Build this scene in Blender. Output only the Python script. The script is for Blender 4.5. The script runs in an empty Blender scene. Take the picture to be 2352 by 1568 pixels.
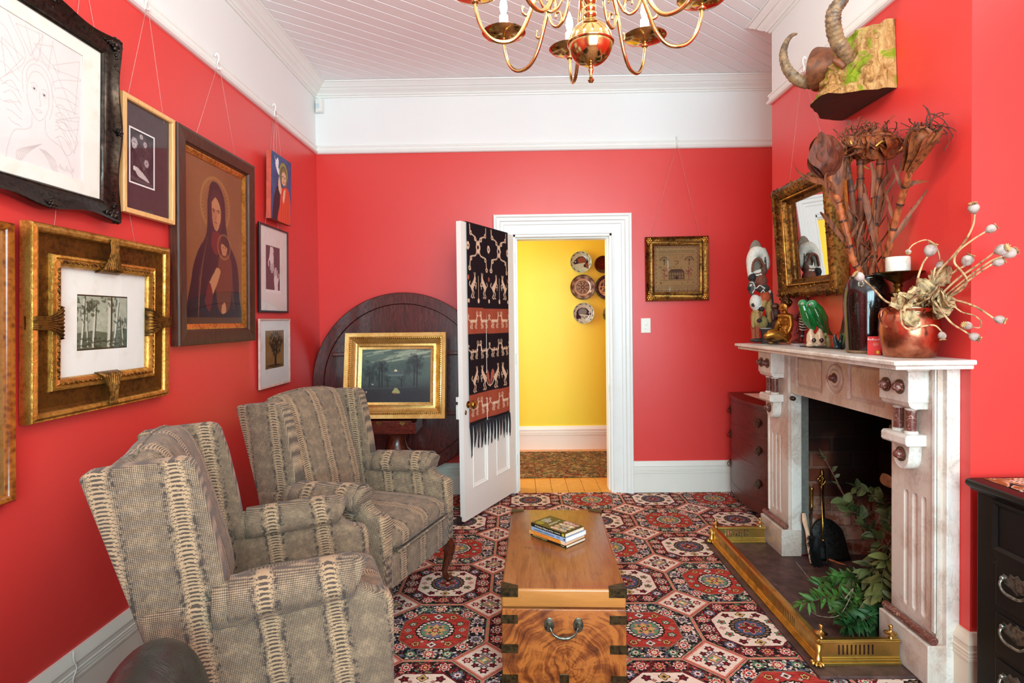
import bpy, bmesh, math, random
import numpy as np
from math import sin, cos, pi, sqrt, atan2, radians
from mathutils import Vector, Matrix, Euler
random.seed(7)
RNG = np.random.default_rng(11)
SC = bpy.context.scene
COL = SC.collection
# ------------------------------------------------------------------ camera
CAM_R = Vector((0.99986, 0.01024, -0.01307)); CAM_F = Vector((-0.01052, 0.99972, -0.02104)); CAM_U = Vector((0.01285, 0.02118, 0.99969))
CAM_O = Vector((0, 0, 1.3835)); FPX = 1313.87; PPX, PPY = 1176.0, 760.5
cam = bpy.data.cameras.new('camera'); cam.sensor_width = 36; cam.lens = 36 * FPX / 2352
cam.shift_y = -(784 - PPY) / 2352
cam.clip_start = .02
camo = bpy.data.objects.new('camera', cam); COL.objects.link(camo)
M3 = Matrix((CAM_R, CAM_U, -CAM_F)).transposed()
camo.matrix_world = Matrix.Translation(CAM_O) @ M3.to_4x4()
SC.camera = camo
def pt(px, py, Y):                      # world point that lies at depth Y on the sight line of a photograph pixel
    d = CAM_F + CAM_R * ((px - PPX) / FPX) - CAM_U * ((py - PPY) / FPX)
    return CAM_O + d * (Y / d.y)
def ptX(px, py, X):
    d = CAM_F + CAM_R * ((px - PPX) / FPX) - CAM_U * ((py - PPY) / FPX)
    return CAM_O + d * (X / d.x)
# ------------------------------------------------------------------ world, daylight, exposure
SC.view_settings.view_transform = 'Standard'; SC.view_settings.look = 'None'
SC.view_settings.gamma = 1; SC.view_settings.use_curve_mapping = False
SC.view_settings.exposure = 0.0
SC.cycles.use_denoising = True
SC.cycles.max_bounces = 10; SC.cycles.diffuse_bounces = 6; SC.cycles.glossy_bounces = 5
SC.cycles.transparent_max_bounces = 12; SC.cycles.sample_clamp_indirect = 6
SC.cycles.caustics_reflective = False; SC.cycles.caustics_refractive = False
wd = bpy.data.worlds.new('daylight'); SC.world = wd; wd.use_nodes = True
wd.node_tree.nodes['Background'].inputs[0].default_value = (.75, .87, 1, 1)
wd.node_tree.nodes['Background'].inputs[1].default_value = 1.0
def area(name, loc, rot, sx, sy, power, col):
    l = bpy.data.lights.new(name, 'AREA'); l.shape = 'RECTANGLE'; l.size = sx; l.size_y = sy; l.energy = power; l.color = col
    o = bpy.data.objects.new(name, l); COL.objects.link(o); o.location = loc; o.rotation_euler = rot
    return o
# daylight through the tall bay window behind the camera, and through the fanlight of the hall
area('window_daylight', (0.72, -1.42, 1.78), (radians(90), 0, 0), 2.6, 2.3, 295, (.63, .97, 1.06))
area('hall_daylight', (-1.40, 5.35, 1.9), (radians(90), 0, radians(-90)), 1.3, 1.95, 52, (.84, .99, 1))
# ------------------------------------------------------------------ helpers
def lin(c):
    c = c / 255.0
    return c / 12.92 if c <= .04045 else ((c + .055) / 1.055) ** 2.4
def C(r, g, b): return (lin(r), lin(g), lin(b), 1)
def tag(o, label=None, cat=None, group=None, kind=None):
    if label: o['label'] = label
    if cat: o['category'] = cat
    if group: o['group'] = group
    if kind: o['kind'] = kind
    return o
def thing(name, label, cat, loc=(0, 0, 0), rz=0, group=None, rx=0):
    o = bpy.data.objects.new(name, None); COL.objects.link(o); o.empty_display_size = .05
    o.location = loc; o.rotation_euler = (rx, 0, rz)
    return tag(o, label, cat, group)
class MB:
    """collects shapes and links them as ONE mesh object"""
    def __init__(s): s.v = []; s.f = []; s.mi = []; s.m = 0; s.col = None
    def add(s, vs, fs):
        k = len(s.v); s.v += [tuple(p) for p in vs]
        for f in fs: s.f.append([i + k for i in f]); s.mi.append(s.m)
        return s
    def box(s, x0, y0, z0, x1, y1, z1, M=None):
        vs = [Vector((x, y, z)) for x in (x0, x1) for y in (y0, y1) for z in (z0, z1)]
        if M is not None: vs = [M @ v for v in vs]
        return s.add(vs, [(0, 1, 3, 2), (4, 6, 7, 5), (0, 4, 5, 1), (2, 3, 7, 6), (0, 2, 6, 4), (1, 5, 7, 3)])
    def prism(s, poly, a, b, axis=1, M=None):
        # poly in the two other axes (in x,y,z order), extruded from a to b along axis
        n = len(poly)
        def P(p, t):
            q = [p[0], p[1]]; q.insert(axis, t); q = Vector(q)
            return M @ q if M is not None else q
        vs = [P(p, a) for p in poly] + [P(p, b) for p in poly]
        fs = [list(range(n))[::-1], [n + i for i in range(n)]] + [(i, (i + 1) % n, n + (i + 1) % n, n + i) for i in range(n)]
        return s.add(vs, fs)
    def tube(s, pts, r, n=8, closed=False, cap=True, flat=1.0, up=None):
        pts = [Vector(p) for p in pts]; N = len(pts)
        rs = r if hasattr(r, '__len__') else [r] * N
        if len(rs) != N: rs = list(np.interp(np.linspace(0, 1, N), np.linspace(0, 1, len(rs)), rs))
        tang = []
        for i in range(N):
            a = pts[(i - 1) % N] if (closed or i > 0) else pts[i]; b = pts[(i + 1) % N] if (closed or i < N - 1) else pts[i]
            t = (b - a); tang.append(t.normalized() if t.length > 1e-9 else Vector((0, 0, 1)))
        u = Vector(up) if up is not None else (Vector((0, 0, 1)) if abs(tang[0].z) < .9 else Vector((1, 0, 0)))
        u = (u - tang[0] * u.dot(tang[0])).normalized()
        vs = []
        for i in range(N):
            t = tang[i]; u = u - t * u.dot(t)
            u = u.normalized() if u.length > 1e-6 else t.orthogonal().normalized()
            w = t.cross(u)
            for k in range(n):
                a = 2 * pi * k / n
                vs.append(pts[i] + (u * cos(a) * flat + w * sin(a)) * rs[i])
        fs = []
        for i in range(N if closed else N - 1):
            j = (i + 1) % N
            for k in range(n):
                k2 = (k + 1) % n
                fs.append((i * n + k, i * n + k2, j * n + k2, j * n + k))
        if cap and not closed: fs += [tuple(range(n))[::-1], tuple((N - 1) * n + k for k in range(n))]
        return s.add(vs, fs)
    def lathe(s, prof, n=24, M=None, cap=True):
        # prof [(r, z)] bottom to top, round the z axis, then M
        vs = []; 
        for r, z in prof:
            for k in range(n):
                a = 2 * pi * k / n; p = Vector((r * cos(a), r * sin(a), z)); vs.append(M @ p if M is not None else p)
        fs = []
        for i in range(len(prof) - 1):
            for k in range(n):
                k2 = (k + 1) % n; fs.append((i * n + k, i * n + k2, (i + 1) * n + k2, (i + 1) * n + k))
        if cap:
            if prof[0][0] > 1e-5: fs.append(tuple(range(n))[::-1])
            if prof[-1][0] > 1e-5: fs.append(tuple((len(prof) - 1) * n + k for k in range(n)))
        return s.add(vs, fs)
    def ell(s, c, rx, ry, rz, n=14, m=9, R=None):
        M = Matrix.Translation(c) @ (R.to_4x4() if R is not None else Matrix.Identity(4)) @ Matrix.Diagonal((rx, ry, rz, 1))
        return s.lathe([(sin(pi * i / m) if 0 < i < m else 1e-6, -cos(pi * i / m)) for i in range(m + 1)], n, M, cap=False)
    def sheet(s, f, nu, nv, flip=False):
        vs = [f(i / nu, j / nv) for j in range(nv + 1) for i in range(nu + 1)]
        w = nu + 1; fs = []
        for j in range(nv):
            for i in range(nu):
                q = (j * w + i, j * w + i + 1, (j + 1) * w + i + 1, (j + 1) * w + i); fs.append(q[::-1] if flip else q)
        return s.add(vs, fs)
    def rect_sweep(s, prof, w, h, wav=None):
        # mitred profile [(d, t)] round a w x h rectangle: d = distance outside the rectangle edge, t = forward (towards -y); closed loop
        n = len(prof); vs = []
        K = 4
        cs = [(-1, -1), (1, -1), (1, 1), (-1, 1)]
        for cx, cz in cs:
            for d, t in prof: vs.append((cx * (w / 2 + d), -t, cz * (h / 2 + d)))
        fs = []
        for c in range(4):
            c2 = (c + 1) % 4
            for k in range(n):
                k2 = (k + 1) % n
                fs.append((c * n + k, c2 * n + k, c2 * n + k2, c * n + k2))
        return s.add(vs, fs)
    def path_sweep(s, prof, path, z0=0):
        # prof [(d, z)] d = distance to the LEFT of the path direction; path [(x, y)] open, mitred
        n = len(prof); P = [Vector((p[0], p[1])) for p in path]; vs = []
        for i, p in enumerate(P):
            d0 = (P[i] - P[i - 1]).normalized() if i else None
            d1 = (P[i + 1] - P[i]).normalized() if i < len(P) - 1 else None
            n0 = Vector((-d0.y, d0.x)) if d0 else None; n1 = Vector((-d1.y, d1.x)) if d1 else None
            if n0 is None: m = n1
            elif n1 is None: m = n0
            else: m = (n0 + n1); m = m / (m.length_squared / 2) if m.length_squared > 1e-6 else n0
            for d, z in prof: vs.append((p.x + m.x * d, p.y + m.y * d, z + z0))
        fs = []
        for i in range(len(P) - 1):
            for k in range(n):
                k2 = (k + 1) % n; fs.append((i * n + k, i * n + k2, (i + 1) * n + k2, (i + 1) * n + k))
        fs += [tuple(range(n))[::-1], tuple((len(P) - 1) * n + k for k in range(n))]
        return s.add(vs, fs)
    def build(s, name, mat, parent=None, smooth=35, bevel=0, seg=2, sub=0, fix=True, solid=0):
        me = bpy.data.meshes.new(name)
        me.from_pydata(s.v, [], s.f)
        for m in (mat if isinstance(mat, (list, tuple)) else [mat]): me.materials.append(m)
        if any(s.mi): me.polygons.foreach_set('material_index', s.mi)
        if fix:
            bm = bmesh.new(); bm.from_mesh(me); bmesh.ops.recalc_face_normals(bm, faces=bm.faces); bm.to_mesh(me); bm.free()
        if s.col is not None:
            ca = me.color_attributes.new('Col', 'FLOAT_COLOR', 'POINT'); ca.data.foreach_set('color', np.asarray(s.col, dtype=np.float32).ravel())
        if smooth:
            me.polygons.foreach_set('use_smooth', [True] * len(me.polygons))
            if smooth < 180: me.set_sharp_from_angle(angle=radians(smooth))
        me.update()
        o = bpy.data.objects.new(name, me); COL.objects.link(o)
        if parent is not None: o.parent = parent
        if solid:
            b = o.modifiers.new('solid', 'SOLIDIFY'); b.thickness = solid; b.offset = 0
        if bevel:
            b = o.modifiers.new('bevel', 'BEVEL'); b.width = bevel; b.segments = seg; b.limit_method = 'ANGLE'; b.angle_limit = radians(40)
            b.harden_normals = False
        if sub:
            b = o.modifiers.new('sub', 'SUBSURF'); b.levels = sub; b.render_levels = sub
        return o
def bez(pts, n=8):
    """smooth curve through the points (Catmull-Rom)"""
    P = [Vector(p) for p in pts]; out = []
    for i in range(len(P) - 1):
        p0 = P[i - 1] if i else P[0] * 2 - P[1]; p1 = P[i]; p2 = P[i + 1]; p3 = P[i + 2] if i + 2 < len(P) else P[-1] * 2 - P[-2]
        for k in range(n):
            t = k / n
            out.append(.5 * ((2 * p1) + (p2 - p0) * t + (2 * p0 - 5 * p1 + 4 * p2 - p3) * t * t + (3 * p1 - p0 - 3 * p2 + p3) * t ** 3))
    return out + [P[-1]]
def lerps(vals, n):
    x = np.linspace(0, len(vals) - 1, n); return list(np.interp(x, range(len(vals)), vals))
def dup(o, parent=None):
    c = o.copy(); COL.objects.link(c)
    if parent is not None: c.parent = parent
    for ch in [q for q in bpy.data.objects if q.parent == o]: dup(ch, c)
    return c
def blob(mb, name, mat, parent=None, voxel=.004, smooth=3, disp=0, dscale=.02, colf=None):
    """fuse the collected shapes into one continuous carved surface"""
    o = mb.build(name, mat, parent, smooth=180)
    r = o.modifiers.new('r', 'REMESH'); r.mode = 'VOXEL'; r.voxel_size = voxel; r.use_smooth_shade = True
    if smooth:
        q = o.modifiers.new('s', 'SMOOTH'); q.iterations = smooth; q.factor = .5
    if disp:
        tx = bpy.data.textures.new('carve', 'CLOUDS'); tx.noise_scale = dscale
        d = o.modifiers.new('d', 'DISPLACE'); d.texture = tx; d.strength = disp; d.texture_coords = 'LOCAL'; d.mid_level = .5
    dg = bpy.context.evaluated_depsgraph_get(); dg.update()
    me = bpy.data.meshes.new_from_object(o.evaluated_get(dg))
    o.modifiers.clear(); old = o.data; o.data = me; bpy.data.meshes.remove(old); me.name = name
    if not me.materials: me.materials.append(mat)
    if colf is not None:
        co = np.empty(len(me.vertices) * 3, dtype=np.float32); me.vertices.foreach_get('co', co); co = co.reshape(-1, 3)
        c = colf(co); ca = me.color_attributes.new('Col', 'FLOAT_COLOR', 'POINT')
        ca.data.foreach_set('color', np.c_[c, np.ones(len(c))].astype(np.float32).ravel())
    return o
# ------------------------------------------------------------------ node expressions
class Sx:
    def __init__(s, g, k): s.g = g; s.k = k
    def _o(s, op, b, rev=False): return s.g.M(op, b, s) if rev else s.g.M(op, s, b)
    def __add__(s, b): return s._o('ADD', b)
    def __radd__(s, b): return s._o('ADD', b, 1)
    def __sub__(s, b): return s._o('SUBTRACT', b)
    def __rsub__(s, b): return s._o('SUBTRACT', b, 1)
    def __mul__(s, b): return s._o('MULTIPLY', b)
    def __rmul__(s, b): return s._o('MULTIPLY', b, 1)
    def __truediv__(s, b): return s._o('DIVIDE', b)
    def __rtruediv__(s, b): return s._o('DIVIDE', b, 1)
    def __lt__(s, b): return s._o('LESS_THAN', b)
    def __gt__(s, b): return s._o('GREATER_THAN', b)
class Gm:
    def __init__(g, name):
        g.m = bpy.data.materials.new(name); g.m.use_nodes = True; g.t = g.m.node_tree; g.n = g.t.nodes
        g.b = g.n['Principled BSDF']; g.out = g.n['Material Output']; g._c = {}
    def node(g, t, **kw):
        n = g.n.new(t)
        for k, v in kw.items(): setattr(n, k, v)
        return n
    def put(g, sock, v):
        if isinstance(v, Sx): g.t.links.new(v.k, sock)
        elif v is not None:
            if hasattr(sock.default_value, '__len__'):
                v = tuple(v); L = len(sock.default_value); sock.default_value = (v + (1,))[:L] if len(v) < L else v[:L]
            else: sock.default_value = v
    def M(g, op, a, b=None, c=None, clamp=False):
        n = g.node('ShaderNodeMath', operation=op, use_clamp=clamp)
        for i, v in enumerate((a, b, c)):
            if v is not None: g.put(n.inputs[i], v)
        return Sx(g, n.outputs[0])
    def abs(g, a): return g.M('ABSOLUTE', a)
    def sin(g, a): return g.M('SINE', a)
    def cos(g, a): return g.M('COSINE', a)
    def fract(g, a): return g.M('FRACT', a)
    def floor(g, a): return g.M('FLOOR', a)
    def mn(g, a, b): return g.M('MINIMUM', a, b)
    def mx(g, a, b): return g.M('MAXIMUM', a, b)
    def sqrt(g, a): return g.M('SQRT', a)
    def len2(g, a, b): return g.sqrt(a * a + b * b)
    def atan2(g, a, b): return g.M('ARCTAN2', a, b)
    def sm(g, v, a, b):                 # 0 below a, 1 above b
        n = g.node('ShaderNodeMapRange', interpolation_type='SMOOTHSTEP'); g.put(n.inputs[0], v); g.put(n.inputs[1], a); g.put(n.inputs[2], b)
        return Sx(g, n.outputs[0])
    def pos(g, kind='Object'):
        k = 'pos' + kind
        if k not in g._c: g._c[k] = Sx(g, g.node('ShaderNodeTexCoord').outputs[kind])
        return g._c[k]
    def geo(g, what='Position'): return Sx(g, g.node('ShaderNodeNewGeometry').outputs[what])
    def xyz(g, v=None):
        n = g.node('ShaderNodeSeparateXYZ'); g.put(n.inputs[0], v or g.pos()); return [Sx(g, n.outputs[i]) for i in range(3)]
    def vec(g, x, y, z=0.0):
        n = g.node('ShaderNodeCombineXYZ'); g.put(n.inputs[0], x); g.put(n.inputs[1], y); g.put(n.inputs[2], z); return Sx(g, n.outputs[0])
    def scale(g, v, s):
        n = g.node('ShaderNodeVectorMath', operation='MULTIPLY'); g.put(n.inputs[0], v); g.put(n.inputs[1], s); return Sx(g, n.outputs[0])
    def noise(g, v=None, s=5, d=3, r=.55, dist=0, col=False):
        n = g.node('ShaderNodeTexNoise'); g.put(n.inputs['Vector'], v or g.pos()); n.inputs['Scale'].default_value = s
        n.inputs['Detail'].default_value = d; n.inputs['Roughness'].default_value = r; n.inputs['Distortion'].default_value = dist
        return Sx(g, n.outputs[1 if col else 0])
    def vor(g, v=None, s=20, feat='F1', rnd=1.0, out='Distance'):
        n = g.node('ShaderNodeTexVoronoi', feature=feat); g.put(n.inputs['Vector'], v or g.pos()); n.inputs['Scale'].default_value = s
        n.inputs['Randomness'].default_value = rnd; return Sx(g, n.outputs[out])
    def ramp(g, f, stops, const=False):
        n = g.node('ShaderNodeValToRGB'); cr = n.color_ramp
        if const: cr.interpolation = 'CONSTANT'
        while len(cr.elements) < len(stops): cr.elements.new(.5)
        for e, (p, c) in zip(cr.elements, stops): e.position = p; e.color = c if len(c) == 4 else (*c, 1)
        g.put(n.inputs[0], f); return Sx(g, n.outputs[0])
    def mix(g, a, b, f, mode='MIX'):
        n = g.node('ShaderNodeMix', data_type='RGBA', blend_type=mode); g.put(n.inputs[0], f); g.put(n.inputs[6], a); g.put(n.inputs[7], b)
        return Sx(g, n.outputs[2])
    def attr(g, name='Col'): return Sx(g, g.node('ShaderNodeAttribute', attribute_name=name).outputs['Color'])
    def bump(g, h, strength=.3, dist=.01):
        n = g.node('ShaderNodeBump'); n.inputs['Strength'].default_value = strength; n.inputs['Distance'].default_value = dist
        g.put(n.inputs['Height'], h); g.t.links.new(n.outputs[0], g.b.inputs['Normal']); return g
    def fin(g, base, rough=.5, metal=0, spec=.5, coat=0, sheen=0, **kw):
        g.put(g.b.inputs['Base Color'], base); g.put(g.b.inputs['Roughness'], rough); g.put(g.b.inputs['Metallic'], metal)
        g.put(g.b.inputs['Specular IOR Level'], spec); g.put(g.b.inputs['Coat Weight'], coat); g.put(g.b.inputs['Sheen Weight'], sheen)
        for k, v in kw.items(): g.put(g.b.inputs[k.replace('_', ' ')], v)
        return g.m
MATS = {}
def mat(fn):
    def w(*a):
        k = (fn.__name__,) + a
        if k not in MATS: MATS[k] = fn(*a)
        return MATS[k]
    return w
@mat
def plain(r, gg, b, rough=50, metal=0, spec=50, coat=0):
    g = Gm('paint'); c = C(r, gg, b)
    n = g.noise(None, 35, 4)
    return g.fin(g.mix(c, tuple(x * .72 for x in c[:3]) + (1,), g.sm(n, .35, .75)), rough / 100, metal / 100, spec / 100, coat / 100)
@mat
def wallred():
    g = Gm('red_wall_paint'); x, y, z = g.xyz(g.geo())
    n = g.noise(g.geo(), 2.2, 3); red = g.mix(C(219, 56, 51), C(224, 62, 56), n)
    c = g.mix(red, C(238, 238, 236), g.sm(z, 2.715, 2.717))
    g.bump(g.noise(g.geo(), 120, 2), .03, .004)
    return g.fin(c, g.sm(z, 2.715, 2.717) * .25 + .37, 0, .6)
@mat
def white(r=238, gg=237, b=232, rough=35):
    g = Gm('white_gloss_paint'); n = g.noise(g.geo(), 9, 4)
    g.bump(g.noise(g.geo(), 60, 2), .03, .003)
    return g.fin(g.mix(C(r, gg, b), C(r - 4, gg - 5, b - 7), g.sm(n, .5, .85)), rough / 100)
@mat
def yellow():
    g = Gm('yellow_wall_paint'); n = g.noise(g.geo(), 2, 2)
    return g.fin(g.mix(C(242, 218, 44), C(244, 224, 62), n), .45)
def woodgrain(g, vec, c0, c1, c2, s=6, stretch=(1, 1, .12), rings=14, swirl=2.0):
    v = g.scale(vec, stretch); n = g.noise(v, s, 5, .6, swirl)
    rg = g.fract(n * rings); rg = g.abs(rg - .5) * 2
    fine = g.noise(g.scale(vec, tuple(60 * t for t in stretch)), 3, 3, .6)
    c = g.ramp(rg * .55 + fine * .35 + n * .1, [(0.1, c0), (.5, c1), (.9, c2)])
    return c, fine, n
@mat
def wood(kind):
    P = {'mahogany': ((52, 17, 14), (84, 30, 22), (112, 44, 30), (.12, 1, 1), 22), 'mahogany_v': ((42, 14, 13), (74, 26, 21), (102, 42, 32), (1, 1, .12), 25),
         'bow': ((50, 16, 11), (82, 28, 18), (108, 44, 27), (1, .25, 1), 30), 'oak': ((48, 24, 14), (72, 38, 22), (92, 52, 32), (1, 1, .1), 45), 'oak_h': ((48, 24, 14), (72, 38, 22), (92, 52, 32), (.1, 1, 1), 45),
         'blond': ((214, 158, 96), (228, 176, 112), (238, 192, 132), (1, 1, .1), 40), 'leg': ((46, 18, 10), (74, 30, 16), (98, 44, 24), (1, 1, .3), 25),
         'boards': ((186, 112, 40), (212, 138, 58), (228, 160, 78), (.1, 1, 1), 35), 'raw': ((196, 150, 118), (222, 178, 146), (232, 192, 162), (1, 1, .2), 60)}[kind]
    g = Gm(kind + '_wood'); c, f, n = woodgrain(g, g.pos(), C(*P[0]), C(*P[1]), C(*P[2]), 7, P[3])
    g.bump(f, .08, .003)
    return g.fin(c, P[4] / 100, coat=.15 if P[4] < 30 else 0)
@mat
def burl():
    g = Gm('burl_walnut'); n = g.noise(None, 14, 6, .7, 1.5); v = g.vor(None, 55)
    c = g.ramp(n * .75 + v * .35, [(.25, C(56, 20, 8)), (.45, C(118, 58, 16)), (.65, C(158, 88, 28)), (.85, C(92, 40, 12))])
    return g.fin(c, .2, coat=.3)
@mat
def gold(tone='bright', rough=32, bump=40):
    T = {'bright': ((222, 170, 82), (170, 116, 44)), 'old': ((150, 104, 44), (66, 42, 18)), 'bronze': ((118, 76, 26), (84, 50, 16)), 'pale': ((240, 204, 130), (214, 168, 88)), 'buddha': ((196, 134, 40), (66, 38, 14))}[tone]
    g = Gm('gilt_' + tone); n = g.noise(None, 60, 5, .65); big = g.noise(None, 9, 3)
    g.bump(n, bump / 100, .004)
    return g.fin(g.mix(C(*T[0]), C(*T[1]), g.sm(n * .6 + big * .4, .42, .62)), g.sm(n, .3, .8) * .2 + rough / 100, .85)
@mat
def brass(r=196, gg=150, b=62, rough=16):
    g = Gm('polished_brass'); n = g.noise(None, 18, 4, .6); 
    return g.fin(g.mix(C(r, gg, b), C(int(r * .8), int(gg * .76), int(b * .66)), g.sm(n, .45, .8)), g.sm(n, .4, .8) * .12 + rough / 100, 1)
@mat
def darkmetal(r=70, gg=60, b=42, rough=38):
    g = Gm('aged_metal'); n = g.noise(None, 70, 4, .6); g.bump(n, .1, .002)
    return g.fin(g.mix(C(r, gg, b), C(r // 2, gg // 2, b // 2), g.sm(n, .4, .7)), rough / 100, .8)
@mat
def copper():
    g = Gm('hammered_copper'); n = g.noise(None, 11, 4, .6); f = g.noise(None, 60, 3)
    g.bump(g.noise(None, 30, 2), .12, .004)
    return g.fin(g.ramp(n * .75 + f * .25, [(.3, C(110, 58, 40)), (.48, C(186, 112, 84)), (.68, C(214, 142, 110))]), g.sm(n, .35, .7) * .14 + .2, 1)
@mat
def marble(kind='white'):
    T = {'white': ((232, 226, 216), (206, 190, 176), (120, 112, 106)), 'stained': ((216, 200, 186), (196, 166, 148), (118, 96, 88))}[kind]
    g = Gm('marble_' + kind); p = g.geo(); n = g.noise(p, 5, 6, .6, .8); w = g.noise(g.scale(p, (1, 1, .6)), 9, 7, .7, 2.2)
    vein = 1 - g.sm(g.abs(w - .5), 0, .03)
    sp = g.sm(g.noise(p, 130, 2), .72, .78)
    c = g.mix(g.mix(C(*T[0]), C(*T[1]), g.sm(n, .4, .68)), C(*T[2]), vein * .35 * g.sm(n, .3, .6)); c = g.mix(c, C(120, 100, 88), sp * .5)
    return g.fin(c, .34, spec=.45)
@mat
def redmarble():
    g = Gm('red_brown_marble'); v = g.noise(None, 40, 6, .7, 2); w = g.sm(g.abs(g.noise(None, 14, 4, .6, 3) - .5), 0, .014)
    return g.fin(g.mix(C(214, 172, 152), g.mix(C(82, 38, 33), C(122, 68, 58), v), w), .28)
@mat
def brick():
    g = Gm('sooty_brick'); p = g.geo(); x, y, z = g.xyz(p); h = x + y
    row = g.floor(z / .086); u = g.fract(h / .235 + g.fract(row * .5)); v = g.fract(z / .086); 
    w1 = (g.noise(p, 30, 3) - .5) * .1
    mort = 1 - g.sm(g.mn(g.mn(u, 1 - u) * 2.6, g.mn(v, 1 - v)) + w1, .07, .12)
    cell = g.vec(g.floor(h / .235 + g.fract(row * .5)), row, 0)
    wn = g.node('ShaderNodeTexWhiteNoise'); g.put(wn.inputs[0], cell); r = Sx(g, wn.outputs[0])
    n = g.noise(p, 8, 6, .7)
    bc = g.mix(C(104, 50, 34), C(140, 84, 62), r); bc = g.mix(bc, C(190, 160, 140), g.sm(n, .42, .6) * g.sm(z, .40, .22))
    c = g.mix(bc, C(150, 120, 104), mort * .5)
    soot = g.mx(g.sm(z + g.noise(p, 3, 3) * .4, .62, .95), g.sm(x + g.noise(p, 4, 2) * .15, 1.76, 1.9) * g.sm(z + g.noise(p, 6, 3) * .2, .34, .5))
    c = g.mix(c, C(16, 13, 12), soot * .95)
    g.bump(mort * -1 + n * .5, .6, .01)
    return g.fin(c, .9, spec=.15)
@mat
def slate():
    g = Gm('hearth_slate'); n = g.noise(g.geo(), 12, 6, .7); d = g.sm(g.noise(g.geo(), 45, 4, .7), .62, .7)
    return g.fin(g.mix(g.mix(C(58, 36, 34), C(98, 66, 60), g.sm(n, .35, .7)), C(140, 118, 108), d * .4), .55)
@mat
def glaze(r, gg, b, rough=8, speck=0):
    g = Gm('glaze'); n = g.noise(None, 260, 2); big = g.noise(None, 14, 3)
    c = g.mix(C(r, gg, b), C(max(0, r - 12), max(0, gg - 14), max(0, b - 12)), big)
    if speck: c = g.mix(c, C(112, 78, 52), g.sm(n, .62, .74) * .8)
    return g.fin(c, rough / 100, coat=.5)
@mat
def painted(rough=45, spec=40, metal=0, coat=0):
    g = Gm('painted_surface'); return g.fin(g.attr(), rough / 100, metal / 100, spec / 100, coat / 100)
@mat
def paper(r=238, gg=234, b=224):
    g = Gm('card'); n = g.noise(None, 14, 5); sp = g.sm(g.noise(None, 160, 2), .73, .78)
    return g.fin(g.mix(g.mix(C(r, gg, b), C(r - 10, gg - 12, b - 18), g.sm(n, .5, .75)), C(190, 170, 140), sp * .35), .85, spec=.2)
@mat
def glass():
    g = Gm('picture_glass'); t = g.node('ShaderNodeBsdfTransparent'); s = g.node('ShaderNodeBsdfGlossy'); s.inputs['Roughness'].default_value = .02
    f = g.node('ShaderNodeFresnel'); f.inputs[0].default_value = 1.42; mx = g.node('ShaderNodeMixShader')
    g.put(mx.inputs[0], Sx(g, f.outputs[0]) * (1 - g.geo('Backfacing'))); g.t.links.new(t.outputs[0], mx.inputs[1]); g.t.links.new(s.outputs[0], mx.inputs[2]); g.t.links.new(mx.outputs[0], g.out.inputs[0])
    return g.m
@mat
def mirrorglass():
    g = Gm('mirror_silvering'); n = g.noise(None, 40, 4); return g.fin(C(228, 228, 226), g.sm(n, .7, .9) * .1 + .01, 1)
@mat
def emit(r, gg, b, s):
    g = Gm('lit_bulb'); g.b.inputs['Emission Color'].default_value = C(r, gg, b); g.b.inputs['Emission Strength'].default_value = s
    return g.fin(C(255, 240, 210), .3)
@mat
def fabric(ax):
    g = Gm('snakeskin_upholstery_' + ax); x, y, z = g.xyz(); p = g.pos()
    u = (x + z * .12) if ax == 'x' else y
    v = z if ax == 'x' else (z - x)
    P = .178
    t = g.fract(u / P + .5) - .5; a = g.abs(t) * P
    n = g.noise(p, 42, 3) - .5; n2 = g.noise(p, 9, 2) - .5; n3 = g.noise(p, 120, 2) - .5
    stripe = 1 - g.sm(a + n * .03 + n2 * .016, .016, .031)
    row = v / .0112 + a * a * 700 + n * .7 + g.sin(v * 37) * .3
    br = g.abs(g.fract(row) - .5) * 2
    brk = g.abs(g.fract(u / .0105 + g.floor(row) * .5) - .5) * 2
    bar = g.sm(br + n * .6, .40, .60) * (1 - g.sm(a, .010, .014) * g.sm(brk, .4, .6)) * (1 - g.sm(n3, .12, .2))
    K = 2 * pi / .0092
    s1 = g.sin((u + v) * K) * g.sin((u - v) * K)
    b = (.089 - a) / .062
    lz = b + g.abs(g.fract(v / .085 + n2 * .6) - .5) * 2
    loz = 1 - g.sm(lz + n * 1.4 + n2, .3, 1.0)
    net = g.sm(s1 + n * .8 + n3 * .8 + .40 - loz * .2 + n2 * .3, -.12, .34)
    edge = g.sm(a + n * .03, .024, .031) * (1 - g.sm(a + n * .03, .033, .046)) * g.sm(n3 + n, -.02, .1)
    tan = g.mix(C(198, 166, 128), C(178, 148, 114), g.noise(p, 6, 2)); ink = C(46, 44, 47)
    cs = g.mix(g.mix(tan, C(120, 100, 80), .25), ink, bar * .85)
    co = g.mix(g.mix(tan, C(160, 138, 112), .5), ink, net * .80); co = g.mix(co, ink, edge * .7)
    g.bump(g.noise(p, 320, 2), .25, .002)
    return g.fin(g.mix(co, cs, stripe), .92, spec=.12, sheen=.12)
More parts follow.
